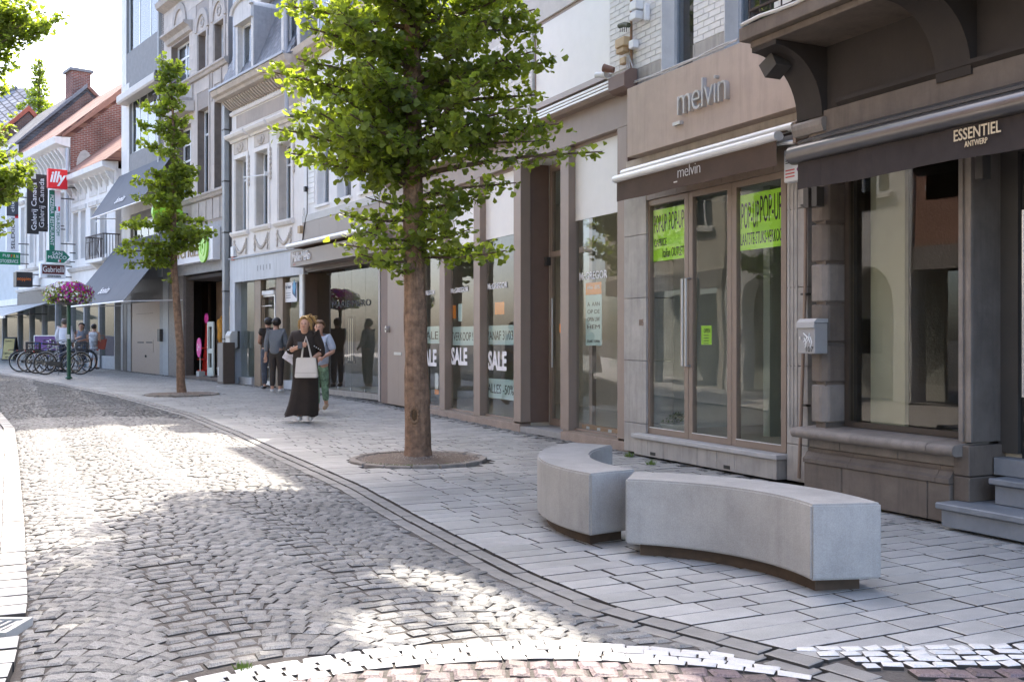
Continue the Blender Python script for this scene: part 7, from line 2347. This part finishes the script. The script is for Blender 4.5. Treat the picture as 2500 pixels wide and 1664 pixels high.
# ================================================================== bicycles
def bicycle(label, frame_m, x, y, rz, lean, basket=None, saddle_m=BLACK):
    z = zg(y)
    e = T('bicycle', label, 'bicycle', None, (x, y, z), group='bicycles parked by the flower pole')
    e.o.rotation_euler = (R(lean), 0, rz)
    Rw = .335
    TY_ = mat('tyre_rubber', (.018, .018, .018), .8, .1)
    CH = mat('chrome', (.5, .5, .5), .25, .05, metal=.9)
    for wx in (-.52, .54):
        b = B(); n = 26
        b.tube([(wx + Rw * math.cos(2 * math.pi * k / n), 0, Rw + Rw * math.sin(2 * math.pi * k / n)) for k in range(n + 1)], .026, 6, False)
        w = e.part('wheel', b, TY_, smooth=60)
        b = B().tube([(wx + (Rw - .025) * math.cos(2 * math.pi * k / n), 0, Rw + (Rw - .025) * math.sin(2 * math.pi * k / n)) for k in range(n + 1)], .009, 5, False)
        e.part('rim', b, CH, w)
        b = B()
        for k in range(14):
            a = 2 * math.pi * k / 14
            b.tube([(wx + .02 * math.cos(a), .02 * (-1) ** k, Rw + .02 * math.sin(a)), (wx + (Rw - .03) * math.cos(a + .15), 0, Rw + (Rw - .03) * math.sin(a + .15))], .0022, 3, False)
        b.tube([(wx, -.05, Rw), (wx, .05, Rw)], .02, 6)
        e.part('spokes', b, CH, w)
        b = B()
        A = [R(20), R(175)] if wx < 0 else [R(35), R(150)]
        b.tube([(wx + (Rw + .04) * math.cos(A[0] + (A[1] - A[0]) * k / 12), 0, Rw + (Rw + .04) * math.sin(A[0] + (A[1] - A[0]) * k / 12)) for k in range(13)], .017, 5)
        e.part('mudguard', b, frame_m)
    bb = (-.06, 0, .29); st = (-.20, 0, .80); hd = (.36, 0, .86); hd2 = (.40, 0, .70); ra = (-.52, 0, Rw); fa = (.54, 0, Rw)
    b = B().tube([bb, st], .017, 7).tube([bb, hd2], .02, 7).tube([(-.15, 0, .62), hd], .017, 7).tube([hd, hd2], .02, 7)
    for s in (-.045, .045):
        b.tube([(bb[0], s, bb[2]), (ra[0], s, ra[2])], .011, 5).tube([(st[0], s * .5, .74), (ra[0], s, ra[2])], .010, 5).tube([(hd2[0], s, hd2[2]), (.47, s, .48), (fa[0], s, fa[2])], .012, 5)
    e.part('frame', b, frame_m, smooth=60)
    b = B().tube([st, (-.215, 0, .92)], .013, 6)
    e.part('seat_post', b, CH)
    e.part('saddle', B().hexa([(-.36, -.09, .92), (-.36, .09, .92), (-.08, .025, .93), (-.08, -.025, .93)], [(-.37, -.08, .985), (-.37, .08, .985), (-.07, .02, .965), (-.07, -.02, .965)]), saddle_m, bevel=.02, seg=2)
    b = B().tube([hd, (.335, 0, 1.0)], .012, 6).tube([(.24, -.29, 1.04), (.34, -.22, 1.05), (.36, 0, 1.0), (.34, .22, 1.05), (.24, .29, 1.04)], .011, 6)
    e.part('handlebar', b, CH, smooth=60)
    for s in (-.27, .27): e.part('grip', B().tube([(.26, s * .98, 1.042), (.17, s * 1.05, 1.03)], .016, 6), BLACK)
    e.part('crankset', B().tube([(bb[0], -.08, bb[2]), (bb[0] + .08, -.09, bb[2] - .15)], .01, 5).tube([(bb[0], .08, bb[2]), (bb[0] - .08, .09, bb[2] + .15)], .01, 5).tube([(bb[0], -.03, bb[2]), (bb[0], -.04, bb[2])], .09, 14).tube([(bb[0], -.1, bb[2]), (bb[0], .1, bb[2])], .014, 6), BLACK)
    e.part('chain_guard', B().hexa([(-.5, -.06, .30), (-.02, -.06, .22), (-.02, -.05, .22), (-.5, -.05, .30)], [(-.5, -.06, .39), (-.02, -.06, .40), (-.02, -.05, .40), (-.5, -.05, .39)]), BLACK)
    e.part('rack', B().box(-.86, -.32, -.06, -.045, .73, .745).box(-.86, -.32, .045, .06, .73, .745).box(-.86, -.84, -.06, .06, .73, .745).tube([(-.7, -.055, .73), (-.54, -.055, .36)], .006, 4).tube([(-.7, .055, .73), (-.54, .055, .36)], .006, 4).box(-.6, -.58, -.06, .06, .73, .745), BLACK)
    e.part('kickstand', B().tube([(-.1, .05, .28), (-.16, .16, .0)], .009, 5), BLACK)
    e.part('front_lamp', B().tube([(.46, 0, .84), (.53, 0, .84)], [.025, .04], 8), CH)
    e.part('rear_reflector', B().box(-.885, -.865, -.03, .03, .70, .74), mat('red_reflector', (.5, .02, .02), .3))
    if basket:
        w = B()
        x0, x1_ = (.42, .72) if basket == 'front' else (-.84, -.44)
        zb0, zb1 = (.78, 1.02) if basket == 'front' else (.76, 1.0)
        for k in range(7):
            for s in (-.15, .15):
                q = x0 + (x1_ - x0) * k / 6
                w.tube([(q, s * .85, zb0), (q, s, zb1)], .006, 4)
        for k in range(6):
            q = -.15 + .3 * k / 5
            w.tube([(x0, q * .85, zb0), (x0, q, zb1)], .006, 4).tube([(x1_, q * .85, zb0), (x1_, q, zb1)], .006, 4)
        for z_ in (zb0, (zb0 + zb1) / 2, zb1):
            w.tube([(x0, -.15, z_), (x1_, -.15, z_), (x1_, .15, z_), (x0, .15, z_), (x0, -.15, z_)], .008, 4)
        w.box(x0, x1_, -.14, .14, zb0 - .01, zb0)
        e.part('basket', w, BLACK)
    return e
FB = [mat('black_bike_paint', (.03, .03, .032), .35, .1), mat('grey_bike_paint', (.20, .21, .22), .35, .1), mat('silver_bike_paint', (.42, .43, .44), .35, .1), mat('blue_bike_paint', (.03, .06, .20), .35, .1)]
def bike_at(px, py, **kw):
    return ground_pt(px, py)
spec = [('grey bicycle leaning nearest the green flower pole', 1, 152, 913, 8, -6, 'front', BLACK), ('black city bicycle with a rear basket next to the flower pole', 0, 132, 910, 14, -5, 'rear', BLACK),
        ('silver bicycle with a blue saddle in the parked row', 2, 112, 907, 20, -4, None, mat('blue_saddle', (.03, .12, .40), .6)), ('dark bicycle at the outer end of the parked row', 0, 92, 906, 26, -5, 'front', BLACK),
        ('blue framed bicycle standing behind the row of bicycles', 3, 150, 904, 170, 4, None, BLACK), ('black bicycle turned the other way behind the row', 0, 185, 905, 160, 5, 'front', BLACK)]
for (lb, ci, px, py, rz, ln, bk, sd) in spec:
    x, y = ground_pt(px, py)
    bicycle(lb, FB[ci], x, y, R(rz), ln, bk, sd)

# ================================================================== street boards
x, y = ground_pt(26, 880)
t = T('folding_board', 'yellow folding pavement board advertising foto service', 'sign board', None, (x, y, zg(y)))
t.o.rotation_euler = (0, 0, R(-12))
t.part('frame', B().hexa([(-.30, -.22, 0), (.30, -.22, 0), (.30, -.18, 0), (-.30, -.18, 0)], [(-.30, -.04, 1.05), (.30, -.04, 1.05), (.30, 0, 1.05), (-.30, 0, 1.05)]), BLACK)
t.part('rear_leg', B().hexa([(-.30, .22, 0), (.30, .22, 0), (.30, .18, 0), (-.30, .18, 0)], [(-.30, .04, 1.05), (.30, .04, 1.05), (.30, .002, 1.05), (-.30, .002, 1.05)]), BLACK)
t.part('poster', B().hexa([(-.26, -.222, .08), (.26, -.222, .08), (.26, -.19, .08), (-.26, -.19, .08)], [(-.26, -.068, .98), (.26, -.068, .98), (.26, -.03, .98), (-.26, -.03, .98)]), mat('yellow_poster', (.48, .40, .16), .6, .15))
sl = Vector((0, .155, .9)).normalized()
text(t, 'Pasfotos', (-.2, -.095, .84), UX, tuple(sl), .36, .07, PRINT, .006)
text(t, '1 uur', (-.22, -.19, .28), UX, tuple(sl), .18, .14, PRINT, .006)
text(t, 'Foto', (-.02, -.19, .28), UX, tuple(sl), .24, .09, PRINT, .006)
text(t, 'service', (-.12, -.215, .13), UX, tuple(sl), .34, .09, PRINT, .006)
x, y = ground_pt(120, 893)
t = T('purple_poster_stand', 'low purple poster stand behind the parked bicycles', 'sign board', None, (x, y, zg(y)))
t.part('panel', B().box(-.55, .45, -.02, .02, .35, 1.15), mat('purple_poster', (.17, .08, .24), .6, .35, 5))
t.part('frame', B().box(-.58, -.55, -.03, .03, 0, 1.18).box(.45, .48, -.03, .03, 0, 1.18).box(-.55, .45, -.03, .03, 1.15, 1.18), ALU)
# litter and weeds
t = T('paper_scrap', 'small white paper scrap lying on the footway beyond the gravel pit', 'litter', None, (*ground_pt(535, 941), zg(23.5)))
t.part('scrap', B().add([(-.09, -.05, .006), (.08, -.06, .012), (.10, .05, .004), (-.06, .06, .02)], [(0, 1, 2, 3)]), VINYL, recalc=False)
for i, (px, py, lb) in enumerate([(1536, 1112, 'tuft of grass sprouting at the stone threshold of the lime-poster shop'), (1590, 1131, 'smaller tuft of grass in the setts before the lime-poster shop'), (592, 1627, 'grass tuft in the joint beside the white stone band')]):
    x, y = ground_pt(px, py)
    t = T('grass_tuft', lb, 'weed', None, (x, y, zg(y) if i < 2 else zroad(x, y)))
    b = B(); rn = random.Random(i)
    for k in range(70):
        a = rn.uniform(0, 6.28); r = rn.uniform(0, .05 if i < 2 else .03); h = rn.uniform(.02, .055 if i < 2 else .022)
        c = (r * math.cos(a), r * math.sin(a), -.01)
        b.add([c, (c[0] + .006, c[1], -.01), (c[0] * 1.6, c[1] * 1.6, h)], [(0, 1, 2)])
    t.part('blades', b, mat('weed_green', (.13, .20, .03), .8, .3, 20), recalc=False)
# ================================================================== people
class Sk:
    """joints with radii, grown into one continuous surface"""
    def __init__(s): s.v = []; s.e = []; s.r = []
    def add(s, p, r, parent=None):
        r = r * 1.2
        s.v.append(tuple(p)); s.r.append((r, r))
        if parent is not None: s.e.append((parent, len(s.v) - 1))
        return len(s.v) - 1
    def chain(s, pts, parent=None):
        for p, r in pts: parent = s.add(p, r, parent)
        return parent
    def mesh(s, name, m, sub=2):
        me = bpy.data.meshes.new(name); me.from_pydata(s.v, s.e, [])
        o = bpy.data.objects.new(name, me); COL.objects.link(o)
        sk = o.modifiers.new('s', 'SKIN'); sk.use_smooth_shade = True
        for i, sv in enumerate(me.skin_vertices[0].data):
            sv.radius = s.r[i]; sv.use_root = (i == 0)
        sd = o.modifiers.new('d', 'SUBSURF'); sd.levels = sub; sd.render_levels = sub
        dg = bpy.context.evaluated_depsgraph_get(); dg.update()
        r = bpy.data.meshes.new_from_object(o.evaluated_get(dg))
        bpy.data.objects.remove(o); bpy.data.meshes.remove(me)
        r.materials.clear(); r.materials.append(m); r.name = name
        r.polygons.foreach_set('use_smooth', [True] * len(r.polygons))
        return r
SKIN = mat('skin', (.52, .30, .21), .5, .06, 8)
BASE = dict(pelvis=(0, 0, .53), spine=(0, .005, .62), chest=(0, .008, .725), neck=(0, .004, .825), jaw=(0, -.014, .868), head=(0, -.004, .918), top=(0, .004, .952))
for sg, nm in ((-1, 'L'), (1, 'R')):      # L = picture left when the figure faces the camera
    BASE['sh' + nm] = (sg * .105, .005, .803); BASE['el' + nm] = (sg * .128, .012, .635); BASE['wr' + nm] = (sg * .135, -.02, .495)
    BASE['hip' + nm] = (sg * .05, 0, .505); BASE['kn' + nm] = (sg * .055, -.008, .28); BASE['an' + nm] = (sg * .055, .012, .045); BASE['toe' + nm] = (sg * .062, -.085, .018)
def hand(sk, w, d, H, parent, curl=.5):
    """palm, four unequal fingers and a thumb"""
    w, d = Vector(w), Vector(d).normalized()
    side = d.cross(Vector((0, -1, .3))).normalized(); dn = d.cross(side)
    palm = sk.add(tuple(w + d * .045 * H), .016 * H, parent)
    for k, ln in enumerate((.040, .047, .044, .034)):
        o = side * (k - 1.5) * .0115 * H
        b_ = w + d * .058 * H + o
        m = b_ + (d * (1 - curl * .4) + dn * curl * .6).normalized() * ln * .55 * H
        e = m + (d * (1 - curl) + dn * curl).normalized() * ln * .5 * H
        sk.chain([(tuple(b_), .0055 * H), (tuple(m), .0052 * H), (tuple(e), .0042 * H)], palm)
    b_ = w + d * .025 * H - side * .014 * H
    sk.chain([(tuple(b_ - side * .008 * H + d * .012 * H), .006 * H), (tuple(b_ - side * .012 * H + d * .034 * H + dn * .01 * H), .005 * H)], parent)

def person(label, x, y, H, rz, pose=None, top=None, sleeve=1.0, loose=1.0, legs=None, legend=1.0, shoes=None, hair=None, skirt=None, hair_long=False, skin=SKIN, z=None):
    j = dict(BASE); j.update(pose or {})
    J = {k: (p[0] * H, p[1] * H, p[2] * H) for k, p in j.items()}
    z = zg(y) if z is None else z
    t = T('person', label, 'person', None, (x, y, z), rz=rz)
    sk = Sk()
    pv = sk.add(J['pelvis'], .070 * H)
    sp = sk.add(J['spine'], .066 * H, pv); ch = sk.add(J['chest'], .070 * H, sp); nk = sk.add(J['neck'], .034 * H, ch)
    jw = sk.add(J['jaw'], .031 * H, nk); hd = sk.add(J['head'], .043 * H, jw); tpp = sk.add(J['top'], .034 * H, hd)
    for s in 'LR':
        a = sk.add(J['sh' + s], .031 * H, ch)
        el = Vector(J['el' + s]); wr = Vector(J['wr' + s])
        m1 = Vector(J['sh' + s]).lerp(el, .5)
        q = sk.chain([(tuple(m1), .026 * H), (tuple(el), .021 * H), (tuple(el.lerp(wr, .4)), .020 * H), (tuple(wr), .0135 * H)], a)
        hand(sk, wr, wr - el, H, q)
        hp, kn, an, to = (Vector(J[k + s]) for k in ('hip', 'kn', 'an', 'toe'))
        q = sk.add(tuple(hp), .050 * H, pv)
        q = sk.chain([(tuple(hp.lerp(kn, .5)), .042 * H), (tuple(kn), .030 * H), (tuple(kn.lerp(an, .4)), .030 * H), (tuple(an), .018 * H)], q)
        sk.chain([(tuple(an + Vector((0, .012 * H, -.02 * H))), .019 * H), (tuple(an.lerp(to, .6)), .019 * H), (tuple(to), .015 * H)], q)
    me = sk.mesh('body', skin)
    # face relief: nose
    body = obj('body', me, t.o)
    jv, hv = Vector(J['jaw']), Vector(J['head'])
    fwd = (jv - hv); fwd = Vector((fwd.x, fwd.y - .03 * H, 0)); fwd = fwd.normalized() if fwd.length > 1e-4 else Vector((0, -1, 0))
    upv = (Vector(J['top']) - jv).normalized(); sdv = fwd.cross(upv).normalized()
    fc = hv + fwd * .047 * H
    b = B()
    b.tube([tuple(fc + upv * .005 * H), tuple(fc - upv * .016 * H + fwd * .012 * H), tuple(fc - upv * .019 * H)], [.004 * H, .008 * H, .005 * H], 6)
    obj('nose', b.mesh('nose', skin, smooth=60), body)
    for sg in (-1, 1):
        e = fc + sdv * sg * .018 * H - fwd * .006 * H
        obj('eye', B().ball(tuple(e), .0065 * H, .005 * H, .0045 * H, 6, 4).mesh('eye', BLACK, smooth=60), body)
        obj('ear', B().ball(tuple(hv + sdv * sg * .049 * H - upv * .004 * H), .006 * H, .010 * H, .015 * H, 6, 4).mesh('ear', skin, smooth=60), body)
    obj('mouth', B().ball(tuple(fc - upv * .034 * H - fwd * .008 * H), .013 * H, .004 * H, .004 * H, 6, 4).mesh('mouth', mat('lip', (.38, .14, .12), .5), smooth=60), body)
    if top:
        m, g = top, loose
        sk = Sk()
        a0 = sk.add(tuple(Vector(J['pelvis']) + Vector((0, 0, -.035 * H))), .076 * H * g)
        a0 = sk.add(tuple(Vector(J['pelvis']) + Vector((0, 0, .02 * H))), .076 * H * g, a0)
        a1 = sk.add(J['spine'], .074 * H * g, a0); a2 = sk.add(J['chest'], .079 * H * (1 + (g - 1) * .5), a1)
        a3 = sk.add(tuple(Vector(J['neck']) - Vector((0, 0, .035 * H))), .050 * H, a2)
        sk.add(tuple(Vector(J['neck']) - Vector((0, 0, .010 * H))), .036 * H, a3)
        for s in 'LR':
            a = sk.add(J['sh' + s], .040 * H * (1 + (g - 1) * .5), a2)
            sh, el, wr = (Vector(J[k + s]) for k in ('sh', 'el', 'wr'))
            if sleeve >= .5:
                pts = [(tuple(sh.lerp(el, .5)), .034 * H * g)]
                if sleeve >= 1: pts.append((tuple(el), .029 * H * g))
                if sleeve > 1: pts += [(tuple(el.lerp(wr, min(sleeve - 1, 1) * .5)), .025 * H * g), (tuple(el.lerp(wr, min(sleeve - 1, 1))), .021 * H * g)]
                sk.chain(pts, a)
        obj('top', sk.mesh('top', m), t.o)
    if legs:
        sk = Sk()
        a0 = sk.add(tuple(Vector(J['pelvis']) + Vector((0, 0, .075 * H))), .066 * H)
        a0 = sk.add(J['pelvis'], .077 * H, a0)
        for s in 'LR':
            hp, kn, an = (Vector(J[k + s]) for k in ('hip', 'kn', 'an'))
            pts = [(tuple(hp), .056 * H), (tuple(hp.lerp(kn, .5)), .048 * H), (tuple(kn), .036 * H)]
            if legend > .5: pts += [(tuple(kn.lerp(an, .5)), .034 * H), (tuple(kn.lerp(an, legend)), .028 * H)]
            sk.chain(pts, a0)
        obj('trousers', sk.mesh('trousers', legs), t.o)
    if shoes:
        for s in 'LR':
            an, to = Vector(J['an' + s]), Vector(J['toe' + s])
            sk = Sk()
            sk.chain([(tuple(an + Vector((0, 0, .005 * H))), .024 * H), (tuple(an + Vector((0, .01 * H, -.022 * H))), .024 * H), (tuple(an.lerp(to, .6) - Vector((0, 0, .002 * H))), .024 * H), (tuple(to + Vector((0, -.004 * H, .002 * H))), .019 * H)])
            obj('shoe', sk.mesh('shoe', shoes), t.o)
    if hair:
        tp_, hd_ = Vector(J['top']), Vector(J['head'])
        back = (hd_ - Vector(J['jaw'])); back = Vector((back.x, back.y, 0))
        b = B()
        c = hd_ + upv * .019 * H - fwd * .010 * H
        b.ball((0, 0, 0), .062 * H, .063 * H, .058 * H, 16, 10)
        # raise the front of the cap above the face
        q = B()
        for p in b.v:
            v = Vector(p)
            if v.dot(fwd) > .02 * H and v.dot(upv) < .012 * H:
                v = v - fwd * .05 * H + upv * .008 * H
            n_ = 1 + .10 * noise.noise(v * 45 / H)
            q.v.append(tuple(c + v * n_))
        q.f = b.f
        hm = t.part('hair', q, hair, smooth=80)
        if hair_long:
            sk = Sk()
            sk.chain([(tuple(c - fwd * .03 * H), .045 * H), (tuple(c - fwd * .045 * H - upv * .05 * H), .046 * H), (tuple(c - fwd * .045 * H - upv * .11 * H), .040 * H), (tuple(c - fwd * .04 * H - upv * .16 * H), .022 * H)])
            obj('hair_length', sk.mesh('hair_length', hair), hm)
    if skirt:
        m, z1_, z0_, r1, r0, sway = skirt
        b = B(); n = 30; rows = 12; vs = []
        for i in range(rows + 1):
            q = i / rows
            zz = (z1_ + (z0_ - z1_) * q) * H
            rr = (r1 + (r0 - r1) * q ** 1.6) * H
            for k in range(n):
                a = 2 * math.pi * k / n
                f_ = 1 + .10 * q * math.sin(a * 5 + 1) + .05 * q * math.sin(a * 9)
                vs.append((rr * f_ * math.cos(a) * 1.12 + sway * H * q ** 3 * (1 if math.cos(a) < 0 else .25), rr * f_ * math.sin(a) * .85, zz + .012 * H * math.sin(a * 3) * q ** 4))
        fs = [(i * n + k, i * n + (k + 1) % n, (i + 1) * n + (k + 1) % n, (i + 1) * n + k) for i in range(rows) for k in range(n)]
        fs.append(tuple(range(n)))
        b.add(vs, fs)
        t.part('skirt', b, m, smooth=70)
    return t

BLK_CLOTH = mat('black_cloth', (.030, .022, .018), .85, .2, 8, bump=.1, bscale=20)
BLONDE = mat('blonde_hair', (.52, .34, .13), .6, .3, 30, bump=.3, bscale=60)
DKHAIR = mat('dark_hair', (.02, .014, .01), .5, .2, 30, bump=.3, bscale=60)
BRHAIR = mat('brown_hair', (.14, .075, .035), .6, .3, 30, bump=.3, bscale=60)
WSHOE = mat('white_leather', (.72, .71, .70), .5, .06)
# ---- woman in black looking at her phone
x, y = ground_pt(745, 1027)
H = 1.68
zz = zg(y)
pose = dict(jaw=(-.004, -.048, .862), head=(-.002, -.028, .915), top=(0, -.006, .956), elL=(-.135, -.02, .66), wrL=(-.035, -.135, .70), elR=(.15, .0, .64), wrR=(.06, -.10, .575),
            knL=(-.05, -.03, .28), toeL=(-.055, -.09, .018), knR=(.05, .0, .28), anR=(.045, .05, .05), toeR=(.05, -.045, .018))
t = person('blonde woman in a long black dress looking down at her phone', x, y, H, R(4), pose, BLK_CLOTH, 1.15, 1.4, None, 1, WSHOE, BLONDE, (BLK_CLOTH, .60, .05, .105, .112, -.07))
hb = B()
for k in range(26):
    a = random.uniform(.2, 2.6)
    p = Vector((.02 + .055 * math.cos(a) * 1.1, -.01, .96 + .03 * math.sin(a))) * H
    q = p + Vector((random.uniform(.0, .07), random.uniform(-.03, .03), random.uniform(-.09, .02))) * H
    hb.tube([tuple(p), tuple(p.lerp(q, .5) + Vector((.01, 0, .012))), tuple(q)], [.006, .004, .002], 4)
for k in range(60):
    sg = random.choice((-1, 1))
    p = Vector((sg * random.uniform(.012, .045), -.03 + random.uniform(-.02, .05), .955 + random.uniform(-.01, .02))) * H
    q = Vector((sg * random.uniform(.048, .066), -.03 + random.uniform(-.02, .05), random.uniform(.855, .90))) * H
    hb.tube([tuple(p), tuple(p.lerp(q, .5) + Vector((sg * .022, 0, .015))), tuple(q)], [.007, .007, .003], 4)
t.part('loose_strands', hb, BLONDE, kind='stuff')
for k in range(8):
    sx = -1 if k < 4 else 1
    p = Vector((sx * (.095 + .018 * (k % 4)) , -.075 + .004 * (k % 4), .705 - .012 * (k % 4))) * H
    t.part('pearl_stud', B().ball(tuple(p), .010, n=6, m=4), WHITE)
def local(px, py, dy):
    D = y + dy
    return ((px - CX) / FPX * D - x, dy, CAM_H - (py - HY) / FPX * D - zz)
rz = R(4)
w = (Vector(pose['wrL']) * H); w.rotate(Matrix.Rotation(rz, 3, 'Z'))
tp_ = T('phone', 'dark mobile phone held in the hand of the woman in black', 'phone', None, (x + w.x + .03, y + w.y - .10, zz + w.z + .02))
tp_.o.rotation_euler = (R(-40), 0, R(10))
tp_.part('body', B().box(-.037, .037, -.005, .005, -.07, .07), BLACK, bevel=.004)
tp_.part('screen', B().box(-.033, .033, .0052, .0062, -.062, .062), mat('dim_screen', (.05, .06, .08), .2))
# white tote bag hanging from her forearm
c = local(748, 897, -.28)
TOTE = mat('off_white_leather', (.66, .63, .59), .5, .06, 4, bump=.05)
tb = T('tote_bag', 'off-white leather tote bag hanging in front of the black dress', 'bag', None, (x + c[0], y + c[1], zz + c[2]))
q0 = local(718, 921, -.28); q1 = local(770, 872, -.28)
w_, h_ = q1[0] - q0[0], q1[2] - q0[2]
tb.part('body', B().hexa([(-w_ * .52, -.07, -h_ * .5), (w_ * .54, -.07, -h_ * .5), (w_ * .54, .07, -h_ * .5), (-w_ * .52, .07, -h_ * .5)], [(-w_ * .46, -.035, h_ * .5), (w_ * .44, -.035, h_ * .5), (w_ * .44, .035, h_ * .5), (-w_ * .46, .035, h_ * .5)]), TOTE, bevel=.012, seg=2)
tb.part('seam', B().box(-w_ * .5, w_ * .5, -.066, -.058, -h_ * .26, -h_ * .24), mat('tote_seam', (.45, .42, .38), .6))
hp = local(752, 850, -.24); top_ = (hp[0] - c[0], hp[1] - c[1], hp[2] - c[2])
for s in (-.04, .04):
    tb.part('handle', B().tube([(-w_ * .22, s, h_ * .45), (-w_ * .14, s * .5, h_ * 1.1), (-w_ * .02, s * .3, h_ * 1.55), (w_ * .10, s * .5, h_ * 1.1), (w_ * .24, s, h_ * .45)], .009, 6), TOTE, smooth=60)
# patterned shopper on her shoulder
c = local(712, 895, .02)
SHOP = mat('patterned_white_paper', (.70, .68, .72), .5, .35, 9)
sb = T('shopping_bag', 'large white marbled shopping bag slung from her shoulder', 'bag', None, (x + c[0], y + c[1], zz + c[2]))
P4 = [Vector(local(px, py, .02)) - Vector(c) for px, py in ((690, 872), (742, 915), (758, 850), (722, 822))]
P4[1] = Vector(local(728, 898, .02)) - Vector(c)
sb.part('body', B().hexa([(p.x, p.y - .06, p.z) for p in P4], [(p.x, p.y + .06, p.z) for p in P4]), SHOP, bevel=.006)
s0 = Vector(local(738, 790, -.02)) - Vector(c)
sb.part('strap', B().tube([tuple(P4[3] + Vector((.03, -.02, 0))), tuple(s0), tuple(P4[2] + Vector((0, -.03, .02)))], .010, 5), mat('pale_strap', (.5, .55, .58), .6))

# ---- woman walking behind her
x, y = ground_pt(772, 1006)
BLUE = mat('pale_blue_shirt', (.45, .52, .64), .8, .15, 6)
PRINTT = mat('green_blue_print', (.22, .36, .24), .8, .8, 13)
person('woman in a pale blue shirt and green printed trousers walking behind the black dress', x + .05, y, 1.62, R(-8),
       dict(jaw=(.008, -.03, .866), head=(.006, -.014, .92), elR=(.165, -.01, .655), wrR=(.09, -.12, .60), elL=(-.14, 0, .65), wrL=(-.06, -.12, .6), knL=(-.03, -.02, .28), anL=(-.02, .0, .05), toeL=(-.02, -.09, .018), knR=(.05, .04, .29), anR=(.04, .12, .09), toeR=(.04, .05, .03)),
       BLUE, 1.0, 1.2, PRINTT, .85, mat('tan_sandal', (.45, .33, .22), .6), BRHAIR)
# ---- two men talking at the vacant shop
x, y = ground_pt(675, 957)
GREYK = mat('grey_melange_knit', (.17, .185, .205), .85, .12, 20)
person('man in a grey sweater and white sneakers seen from behind', x, y, 1.72, R(168),
       dict(elR=(.135, .02, .635), wrR=(.15, .0, .49), elL=(-.12, -.03, .645), wrL=(-.05, -.11, .60), jaw=(.012, -.018, .872), knR=(.055, .0, .28), knL=(-.05, -.02, .28)),
       GREYK, 1.75, 1.05, mat('dark_brown_chino', (.055, .042, .035), .85, .15), .88, WSHOE, DKHAIR)
x, y = ground_pt(655, 949)
person('man in a black shirt and faded ripped jeans standing partly behind the grey sweater', x, y, 1.74, R(-150),
       dict(elL=(-.12, -.04, .645), wrL=(-.03, -.13, .63), elR=(.12, -.03, .645), wrR=(.04, -.13, .62)),
       BLK_CLOTH, .6, 1.08, mat('faded_dark_jeans', (.085, .095, .12), .85, .45, 7), .95, mat('black_shoe', (.015, .015, .015), .5), DKHAIR)
# ---- people near the bicycles
x, y = (158 - CX) / FPX * 34.5, 34.5
person('man in a white shirt seen from behind beside the flower pole', x, y, 1.80, R(178),
       dict(elR=(.15, .01, .65), wrR=(.13, -.06, .53), elL=(-.15, .01, .65), wrL=(-.13, -.06, .53)), mat('white_shirt', (.66, .69, .76), .8, .08), 1.9, 1.18, mat('navy_trousers', (.03, .035, .06), .85, .1), .95, BLACK, mat('grey_hair', (.10, .085, .075), .6, .2))
x, y = (199 - CX) / FPX * 35.5, 35.5
person('dark haired woman in a grey top and jeans checking her phone', x, y, 1.66, R(10),
       dict(jaw=(0, -.03, .866), head=(0, -.016, .92), elL=(-.12, -.02, .65), wrL=(-.03, -.13, .68), elR=(.125, -.02, .64), wrR=(.03, -.13, .62)), mat('grey_top', (.24, .27, .32), .8, .1), .7, 1.15, mat('light_jeans', (.16, .26, .42), .85, .2), .95, WSHOE, DKHAIR, None, True)
x, y = (230 - CX) / FPX * 36.3, 36.3
DRESS = mat('floral_white_dress', (.62, .63, .66), .8, .75, 9)
person('woman in a white floral dress walking away with a red bag', x, y, 1.62, R(170),
       dict(elL=(-.14, .02, .64), wrL=(-.16, -.02, .60), elR=(.15, .02, .64), wrR=(.17, .0, .49), knL=(-.04, .0, .28), knR=(.05, .0, .28), anR=(.05, .08, .08), toeR=(.055, .03, .02)),
       DRESS, .0, 1.12, None, 1, mat('dark_sandal', (.03, .02, .02), .6), DKHAIR, (DRESS, .58, .26, .085, .095, .0))
sx, sy = x + .26, y - .02
t = T('red_handbag', 'red-brown handbag on the arm of the woman in the floral dress', 'bag', None, (sx, sy, zg(y) + .72))
t.part('body', B().hexa([(-.10, -.05, 0), (.12, -.05, -.02), (.12, .05, -.02), (-.10, .05, 0)], [(-.16, -.03, .30), (.20, -.03, .36), (.20, .03, .36), (-.16, .03, .30)]), mat('red_brown_leather', (.34, .07, .04), .5, .2), bevel=.01)
t.part('handle', B().tube([(-.1, 0, .29), (-.06, 0, .46), (.08, 0, .48), (.14, 0, .34)], .012, 5), MATS['red_brown_leather'])
